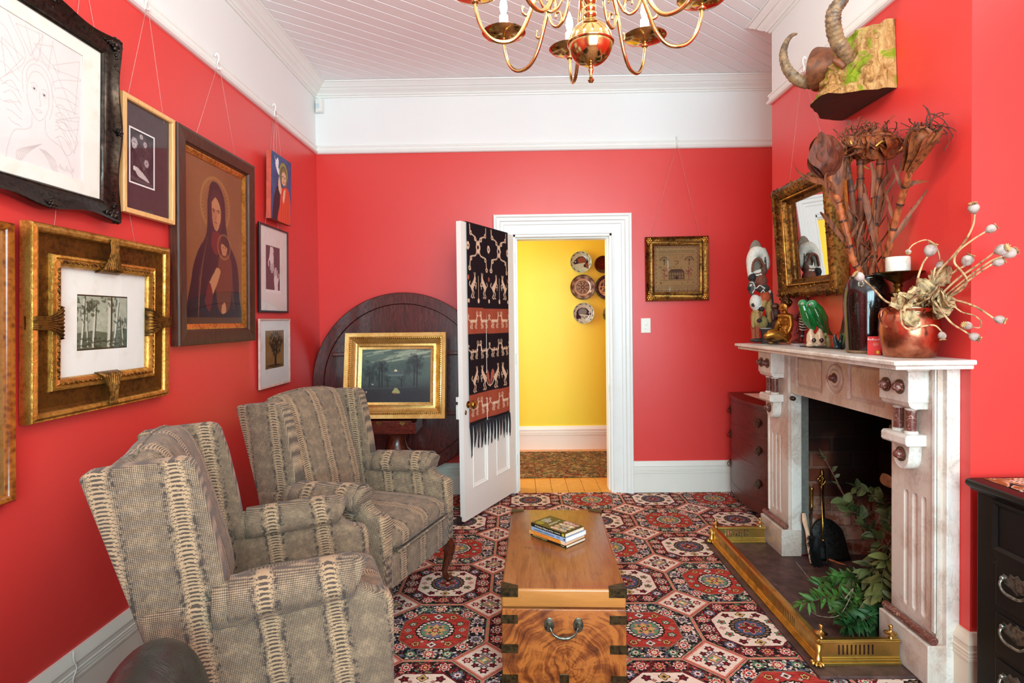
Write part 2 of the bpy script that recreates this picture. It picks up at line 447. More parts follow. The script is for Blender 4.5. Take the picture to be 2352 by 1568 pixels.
@mat
def carpet():
    g = Gm('octagon_medallion_carpet'); X, Y, Z = g.xyz(g.geo()); p = g.geo()
    PX, PY = .4665, .456
    wob = (g.noise(p, 55, 2) - .5) * .006
    gx = (X + wob + .387) / PX + .5; gy = (Y + wob * -1 - 2.523) / PY + .5
    par = g.fract((g.floor(gx) + g.floor(gy)) * .5) * 2       # 0 = red octagon, 1 = cream octagon
    lx = g.fract(gx) * 2 - 1; ly = g.fract(gy) * 2 - 1
    a, b = g.abs(lx), g.abs(ly)
    black, maroon, red, salmon, cream, blue, green, brown, gpurp, ochre = (C(38, 28, 29), C(104, 32, 38), C(170, 48, 45), C(208, 116, 98), C(230, 202, 182), C(76, 82, 106), C(104, 136, 100), C(134, 100, 76), C(116, 108, 124), C(206, 160, 96))
    vr = g.xyz(g.vor(p, 88, out='Color'))[0]
    vd = g.vor(p, 88, 'DISTANCE_TO_EDGE')
    spA = g.ramp(vr, [(0, black), (.26, cream), (.44, blue), (.56, brown), (.68, black), (.8, gpurp), (.9, maroon), (.96, green)], True)
    spB = g.ramp(vr, [(0, maroon), (.24, black), (.42, red), (.56, black), (.68, brown), (.78, maroon), (.88, salmon), (.95, green)], True)
    busy = g.mix(spA, spB, par)
    busy = g.mix(black, busy, g.sm(vd, .02, .06))
    def flower(c, cx, cy, R, n, c1, c2, c3, ring=black, uu=None, vv=None):
        dx = (a if uu is None else uu) - cx; dy = (b if vv is None else vv) - cy
        r = g.len2(dx, dy) / R
        pet = .84 + .16 * g.cos(g.atan2(dy, dx) * n)
        c = g.mix(c, ring, (r / pet) < 1.22)
        c = g.mix(c, c1, (r / pet) < 1.0); c = g.mix(c, c2, (r / pet) < .58); return g.mix(c, c3, r < .26)
    o = g.mx(g.mx(a, b), (a + b) / 1.44)
    # octagon border
    c = busy
    f1 = g.mix(red, cream, par); f2 = g.mix(cream, red, par)
    c = flower(c, .8, 0, .115, 8, g.mix(salmon, maroon, par), cream, maroon, cream)
    c = flower(c, .8, .33, .1, 8, g.mix(gpurp, red, par), g.mix(maroon, cream, par), green, cream)
    c = flower(c, 0, .8, .11, 8, g.mix(red, salmon, par), g.mix(cream, maroon, par), ochre, g.mix(cream, black, par))
    c = flower(c, .33, .8, .1, 8, g.mix(green, red, par), g.mix(cream, cream, par), maroon, g.mix(black, cream, par))
    c = flower(c, .575, .575, .115, 8, g.mix(red, gpurp, par), cream, g.mix(blue, maroon, par), g.mix(cream, black, par))
    # inner field
    streak = g.noise(g.scale(p, (6, 60, 1)), 3, 3)
    field = g.mix(g.mix(C(150, 36, 36), C(196, 74, 58), g.sm(streak, .35, .68)), g.mix(C(232, 204, 184), C(218, 180, 158), g.sm(streak, .4, .7)), par)
    of = g.mx(g.mx(a, b * 1.03), (a + b) / 1.5)
    fl = field
    fl = flower(fl, .0, .5, .085, 4, g.mix(cream, ochre, par), brown, black, g.mix(blue, black, par))
    fl = flower(fl, .46, .22, .075, 5, g.mix(green, green, par), g.mix(cream, red, par), maroon, black)
    fl = flower(fl, .3, .47, .075, 5, g.mix(ochre, maroon, par), g.mix(black, black, par), red, black)
    fl = flower(fl, .52, 0, .055, 4, g.mix(black, salmon, par), cream, black, g.mix(cream, gpurp, par))
    fl = flower(fl, .19, .4, .035, 4, g.mix(cream, salmon, par), black, cream, black)
    r = g.len2(a, b); th = g.atan2(b, a)
    rr = r + .012 * g.cos(th * 20)
    fl = g.mix(fl, black, rr < .375); fl = g.mix(fl, g.mix(cream, brown, par), rr < .345); fl = g.mix(fl, g.mix(black, black, g.sm(g.cos(th * 24), .1, .3)), (rr < .345) * (g.cos(th * 22 + r * 40) > .45))
    fl = g.mix(fl, black, r < .285); fl = g.mix(fl, g.mix(g.mix(gpurp, green, g.sm(g.cos(th * 2 - 1.2), .55, .75)), blue, par), r < .27)
    star = r / (.84 + .16 * g.cos(th * 8))
    fl = g.mix(fl, salmon, star < .225); fl = g.mix(fl, g.mix(ochre, maroon, par), star < .195)
    fl = flower(fl, .09, .09, .04, 4, black, green, black, ochre)
    fl = flower(fl, 0, 0, .07, 8, red, cream, green, black)
    c = g.mix(c, g.mix(brown, maroon, par), of < .655); c = g.mix(c, fl, of < .63)
    # lines between the octagons
    c = g.mix(c, black, o > .945); c = g.mix(c, g.mix(green, salmon, g.sm(g.noise(p, 60, 1), .45, .55)), o > .962); c = g.mix(c, salmon, o > .985)
    # corner diamonds
    e = g.mx((2 - (a + b)) / .56, 0)
    da = 1 - a; db = 1 - b
    dm = g.mix(cream, C(214, 170, 150), g.sm(streak, .45, .7))
    for (cx, cy, R, n, q1, q2, q3) in ((.3, 0, .075, 6, red, cream, maroon), (0, .3, .075, 6, maroon, red, cream), (.15, .15, .06, 5, maroon, black, red), (.17, .05, .035, 4, green, black, green), (.05, .18, .035, 4, gpurp, blue, ochre)):
        dm = flower(dm, cx, cy, R, n, q1, q2, q3, black, da, db)
    dm = g.mix(dm, blue, e < .3); dm = g.mix(dm, salmon, e < .25); dm = g.mix(dm, g.mix(green, ochre, par), e < .21); dm = g.mix(dm, cream, e < .08)
    c = g.mix(c, black, e < 1.0); c = g.mix(c, salmon, e < .975); c = g.mix(c, dm, e < .88)
    nn = g.noise(p, 240, 2)
    c = g.mix(c, C(20, 14, 16), g.sm(nn, .55, .8) * .45)
    g.bump(nn, .3, .004)
    return g.fin(c, .95, spec=.08)
@mat
def hallrug():
    g = Gm('hall_runner'); p = g.geo(); v = g.xyz(g.vor(p, 34, out='Color'))[0]; w = g.xyz(g.vor(p, 90, out='Color'))[1]
    c = g.ramp(v, [(0, C(120, 60, 38)), (.2, C(70, 54, 36)), (.4, C(144, 118, 66)), (.55, C(150, 62, 40)), (.7, C(84, 90, 54)), (.85, C(186, 152, 96))], True)
    d = g.ramp(w, [(0, C(48, 34, 24)), (.35, C(150, 124, 76)), (.6, C(134, 60, 42)), (.8, C(84, 92, 60))], True)
    return g.fin(g.mix(c, d, .55), .95, spec=.1)
@mat
def camphor(face):
    g = Gm('camphor_wood_' + face); p = g.pos(); x, y, z = g.xyz()
    if face == 'front':
        w1 = g.noise(g.vec(x * 5, z * 5, 0), 1.0, 3) - .5; w2 = g.noise(g.vec(x * 4, z * 4, 7), 1.0, 2) - .5
        dx = x - .02 + w1 * .16; dz = z - .12 + w2 * .14; r = g.len2(dx, dz); th = g.atan2(dz, dx)
        n = g.noise(g.vec(g.cos(th) * .5, g.sin(th) * .5, r * 46), 1.0, 5, .65, .3); m2 = g.noise(g.vec(g.cos(th) * 2.2, g.sin(th) * 2.2, r * 5), 1.6, 4, .6); f = g.noise(g.vec(g.cos(th) * 1.2, g.sin(th) * 1.2, r * 160), 1.0, 3)
        c = g.ramp(n * .5 + m2 * .34 + f * .16, [(.38, C(70, 32, 12)), (.47, C(124, 62, 24)), (.55, C(172, 100, 42)), (.66, C(150, 80, 32))])
    else:
        n = g.noise(g.scale(p, (1, .16, 1)) if face == 'top' else g.scale(p, (.14, 1, 1)), 9, 5, .6, 1.2); f = g.noise(g.scale(p, (40, 4, 40)) if face == 'top' else g.scale(p, (4, 40, 40)), 3, 3)
        c = g.ramp(n * .7 + f * .3, [(.3, C(90, 50, 24)), (.45, C(138, 82, 40)), (.58, C(164, 106, 54)), (.75, C(112, 66, 34))])
        s = g.sm(g.noise(p, 14, 5, .7), .6, .72); c = g.mix(c, C(84, 46, 22), s * (.7 if face == 'top' else .15)); rd = g.sm(g.noise(p, 2.6, 3, .6), .48, .62); c = g.mix(c, C(150, 78, 44), rd * (.45 if face == 'top' else .1)); c = g.mix(c, C(206, 140, 66), 0 if face == 'top' else .5)
        s2 = g.sm(g.noise(g.scale(p, (1, .5, 1)), 60, 3), .7, .76); c = g.mix(c, C(60, 36, 20), s2 * .6)
    return g.fin(c, .3, coat=.12)
@mat
def leather():
    g = Gm('dark_leather'); n = g.noise(None, 11, 5, .6, 1); v = g.vor(None, 260)
    g.bump(g.sm(g.abs(g.noise(None, 9, 4, .6, 1.5) - .5), 0, .05) * .6 + v * .2, .35, .006)
    return g.fin(g.mix(C(34, 36, 34), C(60, 62, 58), g.sm(n, .4, .75)), .36)
@mat
def blackwood():
    g = Gm('black_stained_wood'); n = g.noise(g.scale(g.pos(), (1, .2, 1)), 30, 4); w = g.sm(g.noise(None, 70, 3), .7, .76)
    g.bump(n, .15, .003)
    return g.fin(g.mix(g.mix(C(10, 9, 9), C(24, 21, 20), n), C(90, 72, 54), w * .3), .42, spec=.3)
@mat
def leafmat(r, gg, b):
    g = Gm('leaf'); n = g.noise(None, 16, 3)
    return g.fin(g.mix(C(r, gg, b), C(int(r * .6), int(gg * .66), int(b * .6)), g.sm(n, .35, .7)), .5, spec=.35)
@mat
def bark(r, gg, b):
    g = Gm('dry_stem'); n = g.noise(g.scale(g.pos(), (1, 1, .3)), 60, 4)
    g.bump(n, .3, .003)
    return g.fin(g.mix(C(r, gg, b), C(int(r * .55), int(gg * .5), int(b * .5)), g.sm(n, .4, .7)), .6, spec=.3)
@mat
def pod():
    g = Gm('dry_poppy_pod'); n = g.noise(None, 45, 4)
    g.bump(n, .3, .003)
    return g.fin(g.mix(C(186, 168, 158), C(146, 122, 108), g.sm(n, .4, .7)), .8, spec=.2)
@mat
def mossy():
    g = Gm('lichened_bark'); p = g.pos(); n = g.noise(g.scale(p, (1, 1, .35)), 26, 6, .7, 1); m = g.noise(p, 10, 4, .65, .6); d = g.sm(g.noise(p, 13, 4), .58, .66)
    c = g.ramp(n, [(.3, C(78, 48, 26)), (.45, C(170, 120, 66)), (.6, C(206, 164, 108)), (.75, C(150, 96, 60))])
    c = g.mix(c, g.mix(C(116, 128, 20), C(150, 160, 40), n), g.sm(m, .52, .6)); c = g.mix(c, C(96, 56, 24), d * .35)
    g.bump(n, .9, .02)
    return g.fin(c, .8, spec=.2)
# =================================================================== the room
RW, RD = -1.575, 4.5265
BX, BY0, BY1 = 1.600, 2.037, 3.609
RX = 2.12; RY = -1.3; HT = 3.3
def st(o, kind='structure'): o['kind'] = kind; return o
m = MB(); m.box(RW - .12, RY - .12, 0, RW, RD + .13, HT); st(m.build('wall_left', wallred(), smooth=0))
m = MB(); m.box(RW, RD, 0, -.028, RD + .13, HT); m.box(.744, RD, 0, 2.8, RD + .13, HT); m.box(-.028, RD, 2.048, .744, RD + .13, HT)
st(m.build('wall_back', wallred(), smooth=0))
m = MB(); m.box(RX, RY - .12, 0, RX + .12, RD, HT); st(m.build('wall_right', wallred(), smooth=0))
FY0, FY1, FZ, FX = 2.365, 3.27, .95, 2.05            # fire opening
m = MB(); m.box(BX, BY0, 0, RX, FY0 - .005, HT); m.box(BX, FY1 + .005, 0, RX, BY1, HT); m.box(BX, FY0 - .005, FZ, RX, FY1 + .005, HT)
st(m.build('wall_chimney_breast', wallred(), smooth=0))
m = MB(); m.box(FX, FY0, 0, RX, FY1, FZ); m.box(BX + .045, FY1, 0, FX, FY1 + .004, FZ); m.box(BX + .045, FY0 - .004, 0, FX, FY0, FZ); m.box(BX + .03, FY0, FZ - .004, FX, FY1, FZ)
st(m.build('wall_firebox', brick(), smooth=0))
m = MB(); m.box(BX - .02, FY1 - .012, .02, BX + .045, FY1 + .004, FZ); m.box(BX - .02, FY0 - .004, .02, BX + .045, FY0 + .012, FZ); st(m.build('trim_cement_slip', plain(112, 112, 104, 80), smooth=0))
m = MB(); W0, W1, WZ0, WZ1 = -.55, 2.0, .6, 2.95
m.box(RW, RY - .12, 0, W0, RY, HT); m.box(W1, RY - .12, 0, RX, RY, HT); m.box(W0, RY - .12, 0, W1, RY, WZ0); m.box(W0, RY - .12, WZ1, W1, RY, HT)
st(m.build('wall_rear', wallred(), smooth=0))
m = MB()
for x in (W0 + .03, .28, 1.1, W1 - .1): m.box(x, RY - .1, WZ0, x + .07, RY - .04, WZ1)
for z in (WZ0, 1.7, WZ1 - .07): m.box(W0, RY - .1, z, W1, RY - .04, z + .07)
st(m.build('window_1', white(), smooth=0))
m = MB(); m.box(RW, RY, -.03, RX, RD, 0); st(m.build('floor', carpet(), smooth=0))
# ceiling of diagonal beaded boards
m = MB(); dirx, diry = .7800, .6258; pitch = .092
nx, ny = -diry, dirx; L = 6; n0 = -3.2; prof = []
for i in range(70):
    q = n0 + i * pitch
    prof += [(q, 3.236), (q + pitch - .010, 3.236), (q + pitch - .006, 3.247), (q + pitch - .004, 3.247)]
vs = []
for q, z in prof:
    for s_ in (-L, L): vs.append((nx * q + dirx * s_, ny * q + diry * s_ + 1.6, z))
m.add(vs, [(2 * i, 2 * i + 1, 2 * i + 3, 2 * i + 2) for i in range(len(prof) - 1)])
ceil = m.build('ceiling', white(244, 244, 244, 45), smooth=0, fix=False)
bm = bmesh.new(); bm.from_mesh(ceil.data)
for co, no in (((RW - .05, 0, 0), (-1, 0, 0)), ((RX + .05, 0, 0), (1, 0, 0)), ((0, RD + .05, 0), (0, 1, 0)), ((0, RY - .05, 0), (0, -1, 0))):
    bmesh.ops.bisect_plane(bm, geom=bm.verts[:] + bm.edges[:] + bm.faces[:], plane_co=co, plane_no=no, clear_outer=True)
bm.to_mesh(ceil.data); bm.free(); st(ceil)
m = MB(); m.box(RW - .1, RY - .1, 3.26, RX + .1, RD + .1, 3.3); st(m.build('ceiling_backing', white(), smooth=0))
# mouldings: (distance from wall, height)
CORN = [(0, 3.14), (.012, 3.14), (.014, 3.152), (.024, 3.154), (.026, 3.160), (.030, 3.166), (.048, 3.176), (.062, 3.190), (.066, 3.196), (.074, 3.198), (.080, 3.206), (.100, 3.218), (.104, 3.224), (.114, 3.226), (.116, 3.2345), (0, 3.2345)]
RAIL = [(0, 2.700), (.012, 2.700), (.022, 2.706), (.026, 2.716), (.020, 2.726), (.014, 2.732), (.014, 2.748), (.019, 2.752), (.019, 2.760), (.012, 2.766), (0, 2.766)]
BASE = [(0, 0), (.022, 0), (.022, .150), (.026, .153), (.026, .162), (.023, .164), (.026, .167), (.026, .174), (.023, .176), (.026, .179), (.026, .186), (.023, .188), (.023, .206), (.026, .210), (.024, .220), (.016, .232), (.014, .238), (.010, .247), (0, .247)]
# paths run so that the room lies to the LEFT
PATH = [(RW, RD), (RW, RY)]
wm = white()
st(MB().path_sweep(CORN, [(BX + .0, BY1), (RX, BY1), (RX, RD), (RW, RD), (RW, RY)]).build('trim_1', wm, smooth=30))
st(MB().path_sweep(CORN, [(RX, RY), (RX, BY0), (BX, BY0), (BX, BY1)][0:1] + [(RX, BY0), (BX, BY0), (BX, BY1), (RX, BY1)]).build('trim_2', wm, smooth=30))
st(MB().path_sweep(RAIL, [(RX, RD), (RW, RD), (RW, RY)]).build('trim_3', wm, smooth=30))
st(MB().path_sweep(RAIL, [(RX, BY0), (BX, BY0), (BX, BY1), (RX, BY1)]).build('trim_4', wm, smooth=30))
st(MB().path_sweep(BASE, [(-.185, RD), (RW, RD), (RW, RY)]).build('baseboard_left', white(226, 222, 208), smooth=30))
st(MB().path_sweep(BASE, [(RX, RD), (.896, RD)]).build('baseboard_back', white(232, 228, 218), smooth=30))
st(MB().path_sweep(BASE, [(RX, BY0), (BX, BY0), (BX, BY0 + .068)]).build('baseboard_breast', white(222, 206, 184), smooth=30))
# door case: architrave sweep round the opening, jamb lining, stop
ARCH = [(0, 0), (0, .012), (.012, .016), (.02, .014), (.07, .016), (.076, .022), (.096, .024), (.104, .034), (.125, .036), (.135, .044), (.148, .044), (.152, .038), (.152, 0)]
m = MB(); vs = []; n = len(ARCH); x0, x1, zt = -.03, .746, 2.05
for cx, cz in ((-1, 0), (-1, 1), (1, 1), (1, 0)):
    for d, t in ARCH: vs.append(((x0 - d if cx < 0 else x1 + d), RD - t, (zt + d) if cz else 0.0))
fs = [(c_ * n + k, (c_ + 1) * n + k, (c_ + 1) * n + (k + 1) % n, c_ * n + (k + 1) % n) for c_ in range(3) for k in range(n)]
fs += [tuple(range(n)), tuple(3 * n + k for k in range(n))[::-1]]
m.add(vs, fs); st(m.build('trim_5', wm, smooth=30))
m = MB(); m.box(-.03, RD - .001, 0, -.012, RD + .15, 2.05); m.box(.728, RD - .001, 0, .746, RD + .15, 2.05); m.box(-.03, RD - .001, 2.03, .746, RD + .15, 2.05)
m.box(.715, RD + .045, 0, .729, RD + .15, 2.03); m.box(-.013, RD + .045, 0, .002, RD + .15, 2.03); m.box(0, RD + .045, 2.018, .72, RD + .15, 2.031)
st(m.build('trim_6', wm, smooth=0, bevel=.002))
# striker plate of the lock, on the jamb
tag(MB().box(.7255, RD + .004, .72, .7285, RD + .034, .86).box(.7215, RD + .006, .80, .7262, RD + .03, .838).build('strike_plate', white(225, 222, 214), smooth=0, bevel=.001), 'white painted strike plate let into the right door jamb', 'strike plate')
# ------------------------------------------------------------------ the hall beyond
HY = 6.05
m = MB(); m.box(-1.3, HY, 0, 2.6, HY + .1, HT); st(m.build('wall_hall', yellow(), smooth=0))
m = MB(); m.box(2.5, RD + .13, 0, 2.6, HY, HT); m.box(-1.32, RD + .13, 0, -1.3, HY, .9); m.box(-1.32, RD + .13, 2.9, -1.3, HY, HT); st(m.build('wall_hall_end', yellow(), smooth=0))
m = MB(); m.box(-1.3, RD + .13, 3.2, 2.6, HY, 3.26); st(m.build('ceiling_hall', white(), smooth=0))
m = MB()
for i in range(30):
    m.box(-1.3 + i * .13, RD + .0005, -.03, -1.3 + i * .13 + .1275, HY, 0)
st(m.build('floor_hall', wood('boards'), smooth=0, bevel=.0015, seg=1))
m = MB(); m.box(-1.3, RD - .02, -.05, 2.6, HY, -.031); st(m.build('floor_hall_bed', plain(40, 26, 14), smooth=0))
st(MB().path_sweep(BASE, [(2.6, HY), (-1.3, HY)]).build('baseboard_hall', white(240, 236, 220), smooth=30))
rug = MB().box(-.9, 4.945, .0, 2.2, 5.905, .009).build('hall_runner', hallrug(), smooth=0, bevel=.003)
tag(rug, 'brown and olive patterned runner on the hall boards seen through the doorway', 'rug')
# =================================================================== painted surfaces
def nz(h, w, sc, oct=3, seed=0):
    r = np.random.default_rng(seed); out = np.zeros((h, w)); amp = 1; tot = 0
    for o in range(oct):
        n = max(2, int(sc * 2 ** o)); g = r.random((n + 2, n + 2)); y = np.linspace(0, n, h); x = np.linspace(0, n, w)
        yi = y.astype(int); xi = x.astype(int); fy = (y - yi)[:, None]; fx = (x - xi)[None]
        fy = fy * fy * (3 - 2 * fy); fx = fx * fx * (3 - 2 * fx)
        a = g[yi][:, xi]; b = g[yi][:, xi + 1]; c = g[yi + 1][:, xi]; d = g[yi + 1][:, xi + 1]
        out += amp * ((a * (1 - fx) + b * fx) * (1 - fy) + (c * (1 - fx) + d * fx) * fy); tot += amp; amp *= .55
    return out / tot
class Cv:
    def __init__(s, w, h, c, asp=1.0):
        s.w, s.h, s.asp = w, h, asp; s.a = np.zeros((h, w, 3)); s.a[:] = c
        s.X, s.Y = np.meshgrid(np.linspace(0, 1, w), np.linspace(0, 1, h))
    def put(s, m, c, al=1.0):
        m = np.clip(m * al, 0, 1)[..., None]; s.a = s.a * (1 - m) + np.array(c, float) * m
    def poly(s, pts, c, al=1.0):
        m = np.zeros((s.h, s.w), bool); n = len(pts)
        for i in range(n):
            x0, y0 = pts[i]; x1, y1 = pts[(i + 1) % n]
            if y0 == y1: continue
            m ^= ((y0 > s.Y) != (y1 > s.Y)) & (s.X < (x1 - x0) * (s.Y - y0) / (y1 - y0) + x0)
        s.put(m, c, al); return m
    def blob(s, pts, c, al=1.0, n=8):
        P = bez([(p[0], p[1], 0) for p in pts + [pts[0]]], n); return s.poly([(p.x, p.y) for p in P], c, al)
    def ell(s, cx, cy, rx, ry, c, rot=0, al=1.0, soft=.0):
        dx = (s.X - cx); dy = (s.Y - cy) * s.asp; ca, sa = cos(rot), sin(rot)
        r = np.sqrt(((dx * ca + dy * sa) / rx) ** 2 + ((-dx * sa + dy * ca) / (ry * s.asp)) ** 2)
        s.put(np.clip((1 - r) / max(soft, .02) , 0, 1), c, al)
    def line(s, pts, wd, c, al=1.0, curve=True):
        P = bez([(p[0], p[1], 0) for p in pts], 7) if curve and len(pts) > 2 else [Vector((p[0], p[1], 0)) for p in pts]
        d = np.full((s.h, s.w), 9.)
        for i in range(len(P) - 1):
            ax, ay, bx, by = P[i].x, P[i].y * s.asp, P[i + 1].x, P[i + 1].y * s.asp
            vx, vy = bx - ax, by - ay; L = vx * vx + vy * vy + 1e-12
            t = np.clip(((s.X - ax) * vx + (s.Y * s.asp - ay) * vy) / L, 0, 1)
            d = np.minimum(d, np.hypot(s.X - ax - t * vx, s.Y * s.asp - ay - t * vy))
        s.put(np.clip((wd - d) / (wd * .5 + 1e-6) , 0, 1), c, al)
    def noise(s, sc, amp, seed=1, oct=4): s.a = s.a + (nz(s.h, s.w, sc, oct, seed)[..., None] - .5) * amp
    def lin(s):
        c = np.clip(s.a, 0, 255) / 255; c = np.where(c <= .04045, c / 12.92, ((c + .055) / 1.055) ** 2.4)
        return np.concatenate([c, np.ones((s.h, s.w, 1))], 2)
def canvas(name, cv, w, h, y, parent, x=0, z=0, mat=None):
    mb = MB(); mb.sheet(lambda u, v: (x - w / 2 + u * w, y, z + h / 2 - v * h), cv.w - 1, cv.h - 1)
    mb.col = cv.lin().reshape(-1, 4)
    return mb.build(name, mat or painted(70, 20), parent, smooth=0, fix=False)
# =================================================================== frames
def frame(mb, prof, w, h, wav=None, N=1):
    """mitred profile [(d, t)]; d outward from the opening, t forward (-y). wav(s) wobbles the outer edge"""
    n = len(prof); dm = max(p[0] for p in prof); vs = []
    for side in range(4):
        for i in range(N):
            s_ = i / N
            for d, t in prof:
                k = (wav(s_) * d / dm) if wav else 0
                u = (-1 + 2 * s_)
                if side == 0: vs.append((u * (w / 2 + d), -t, -(h / 2 + d + k)))
                if side == 1: vs.append(((w / 2 + d + k), -t, u * (h / 2 + d)))
                if side == 2: vs.append((-u * (w / 2 + d), -t, (h / 2 + d + k)))
                if side == 3: vs.append((-(w / 2 + d + k), -t, -u * (h / 2 + d)))
    T = 4 * N; fs = []
    for c_ in range(T):
        c2 = (c_ + 1) % T
        for k in range(n): fs.append((c_ * n + k, c2 * n + k, c2 * n + (k + 1) % n, c_ * n + (k + 1) % n))
    return mb.add(vs, fs)
def ornaments(parent, name, pts, mat, sz=.012, n=16, spread=.03, t=.03, seed=1, arms=None):
    """carved leaf and flower clusters, one mesh for each corner"""
    r = random.Random(seed); out = []
    for (x, z) in pts:
        mb = MB(); sx = -1 if x > 0 else 1; sz_ = -1 if z > 0 else 1
        mb.ell((x, -t - .004, z), sz * 1.1, sz * .6, sz * 1.1, 10, 6)
        for k in range(6):
            a = k * pi / 3; mb.ell((x + cos(a) * sz * 1.5, -t - .002, z + sin(a) * sz * 1.5), sz * .8, sz * .5, sz * .8, 8, 5)
        for k in range(n):
            al = r.random(); along = al * spread * 3; off = (r.random() - .5) * spread * (1.15 - al)
            if k % 2: px, pz = x + sx * along, z + off
            else: px, pz = x + off, z + sz_ * along
            s = sz * (.9 - .5 * al) * (.6 + .5 * r.random())
            mb.ell((px, -t - .001, pz), s * 1.1, s * .6, s * .65, 8, 5, Euler((0, r.random() * 3, 0)).to_matrix())
        out.append(mb.build(name, mat, parent, smooth=180, fix=False))
    return out
LEFT = radians(90); RIGHT = radians(-90)
def wallpic(name, label, wall, c, tilt=0, cat='picture', roll=0):
    # wall 'L': picture plane x = RW ; c = (along, z); origin on the wall behind the middle of the picture
    if wall == 'L': loc = (RW + (.026 if label.split()[0] in ('large', 'small') else .010), c[0], c[1]); rz = LEFT
    elif wall == 'B': loc = (c[0], RD - .004, c[1]); rz = 0
    else: loc = (BX - .004, c[0], c[1]); rz = RIGHT
    o = thing(name, label, cat, loc, rz); o.rotation_euler = (tilt, roll, rz); bpy.context.view_layer.update(); return o
def to_local(o, p):
    M = Matrix.Translation(o.location) @ o.rotation_euler.to_matrix().to_4x4(); return M.inverted() @ Vector(p)
WIRE = lambda: plain(222, 176, 168, 60)
def wires(o, hook, tops, r=.0008, y=-.012):
    h = to_local(o, hook)
    for x, z in tops:
        MB().tube([(x, y, z), h], r, 5).build('hanging_wire', WIRE(), o, smooth=180)
def back(o, w, h, y0=-.006): MB().box(-w / 2, y0, -h / 2, w / 2, 0, h / 2).build('backing_board', plain(96, 74, 52, 80), o, smooth=0)
def matboard(o, w, h, ow, oh, y, mat, ox=0, oz=0, name='mount'):
    mb = MB(); x0, x1, z0, z1 = ox - ow / 2, ox + ow / 2, oz - oh / 2, oz + oh / 2
    for q in ((-w / 2, -h / 2, w / 2, z0), (-w / 2, z1, w / 2, h / 2), (-w / 2, z0, x0, z1), (x1, z0, w / 2, z1)): mb.box(q[0], y, q[1], q[2], y + .003, q[3])
    return mb.build(name, mat, o, smooth=0)
def pane(o, w, h, y): MB().box(-w / 2, y - .002, -h / 2, w / 2, y, h / 2).build('glass', glass(), o, smooth=0)
# ---- A: big line drawing in the black carved frame
A = wallpic('framed_drawing', 'large pencil line drawing of a face in an ornate black carved frame, at top left', 'L', (1.862, 2.115), radians(2.0))
w, h = .50, .535; blk = darkmetal(62, 52, 46, 26)
wav = lambda s: .018 * (cos(s * 4 * pi) - 1) * .5 + .006 * (1 - abs(2 * s - 1)) ** 2
prof = [(0, .004), (0, .020), (.006, .026), (.012, .024), (.018, .027), (.030, .030), (.052, .034), (.066, .044), (.074, .046), (.078, .036), (.078, .004)]
mb = MB(); frame(mb, prof, w, h, wav, 24); mb.build('carved_frame', blk, A, smooth=40)
ornaments(A, 'corner_ornament', [(sx * (w / 2 + .055), sz * (h / 2 + .055)) for sx in (-1, 1) for sz in (-1, 1)], blk, .013, 26, .035, .036, 3)
ornaments(A, 'rim_ornament', [(0, h / 2 + .066), (0, -h / 2 - .066), (w / 2 + .066, 0), (-w / 2 - .066, 0)], blk, .007, 8, .014, .043, 4)
back(A, w + .1, h + .1)
cv = Cv(150, 198, (234, 226, 222), .44 / .335); cv.noise(5, 10, 3); P = (196, 184, 180)
L = lambda *p, wd=.0040, al=.8: cv.line(list(p), wd, P, al)
L((.33, .40), (.32, .50), (.36, .60), (.45, .66), (.53, .61), (.57, .52), (.57, .42)); L((.33, .40), (.38, .33), (.46, .31), (.54, .35), (.57, .42))
L((.31, .42), (.33, .32), (.42, .26), (.53, .28), (.60, .37), (.62, .5), (.58, .62)); L((.28, .5), (.27, .36), (.36, .25), (.46, .22), (.58, .26), (.65, .38))
L((.37, .44), (.40, .425), (.43, .445), (.40, .455), (.37, .44)); L((.49, .455), (.515, .44), (.545, .465), (.515, .475), (.49, .455)); L((.36, .415), (.40, .40), (.44, .42)); L((.48, .43), (.52, .415), (.56, .44))
cv.ell(.40, .441, .012, .009, (90, 80, 78)); cv.ell(.515, .457, .012, .009, (90, 80, 78))
L((.46, .44), (.465, .50), (.475, .545), (.455, .55)); L((.42, .585), (.455, .58), (.49, .592)); L((.42, .585), (.455, .6), (.49, .592)); L((.38, .62), (.37, .72), (.30, .76)); L((.53, .63), (.54, .73), (.62, .77))
L((.30, .76), (.18, .80), (.12, .92), (.10, 1.0)); L((.62, .77), (.74, .80), (.84, .90), (.88, 1.0))
for k in range(6): L((.42 + k * .015, .86 - k * .008), (.33 - k * .02, .92), (.26 - k * .01, .99)); L((.46 + k * .014, .86), (.55 + k * .02, .91), (.62 + k * .012, .99))
for k in range(5): L((.02, .1 + k * .13), (.12, .14 + k * .12), (.24, .3 + k * .07)); L((.66, .36 + k * .07), (.78, .33 + k * .08), (.95, .36 + k * .06)); L((.05 + k * .02, .52 + k * .05), (.16, .46 + k * .07), (.26, .55 + k * .05))
for q in (((.36, .22), (.2, .05), (.5, .02), (.36, .22)), ((.62, .2), (.96, .06), (.9, .5), (.62, .2)), ((.05, .2), (.28, .26), (.1, .44), (.05, .2)), ((.66, .6), (.96, .5), (.9, .8), (.66, .6)), ((.4, .12), (.62, .06), (.7, .24), (.4, .12))): cv.line(list(q), .004, P, .8, False)
L((.45, .02), (.52, .22), (.98, .2), (.60, .36), (.9, .72)); L((.12, .02), (.3, .26), (.02, .5)); L((.62, .02), (.56, .26)); L((.30, .02), (.42, .24), (.50, .03)); L((.66, .62), (.78, .60), (.94, .7), (.80, .84), (.68, .72))
for k in range(5): L((.65, .5 + k * .06), (.72, .47 + k * .06), (.80, .5 + k * .06), (.86, .56 + k * .06))
for k in range(7): L((.70 + k * .028, .955), (.715 + k * .028, .925 + .02 * (k % 3)), (.722 + k * .028, .96))
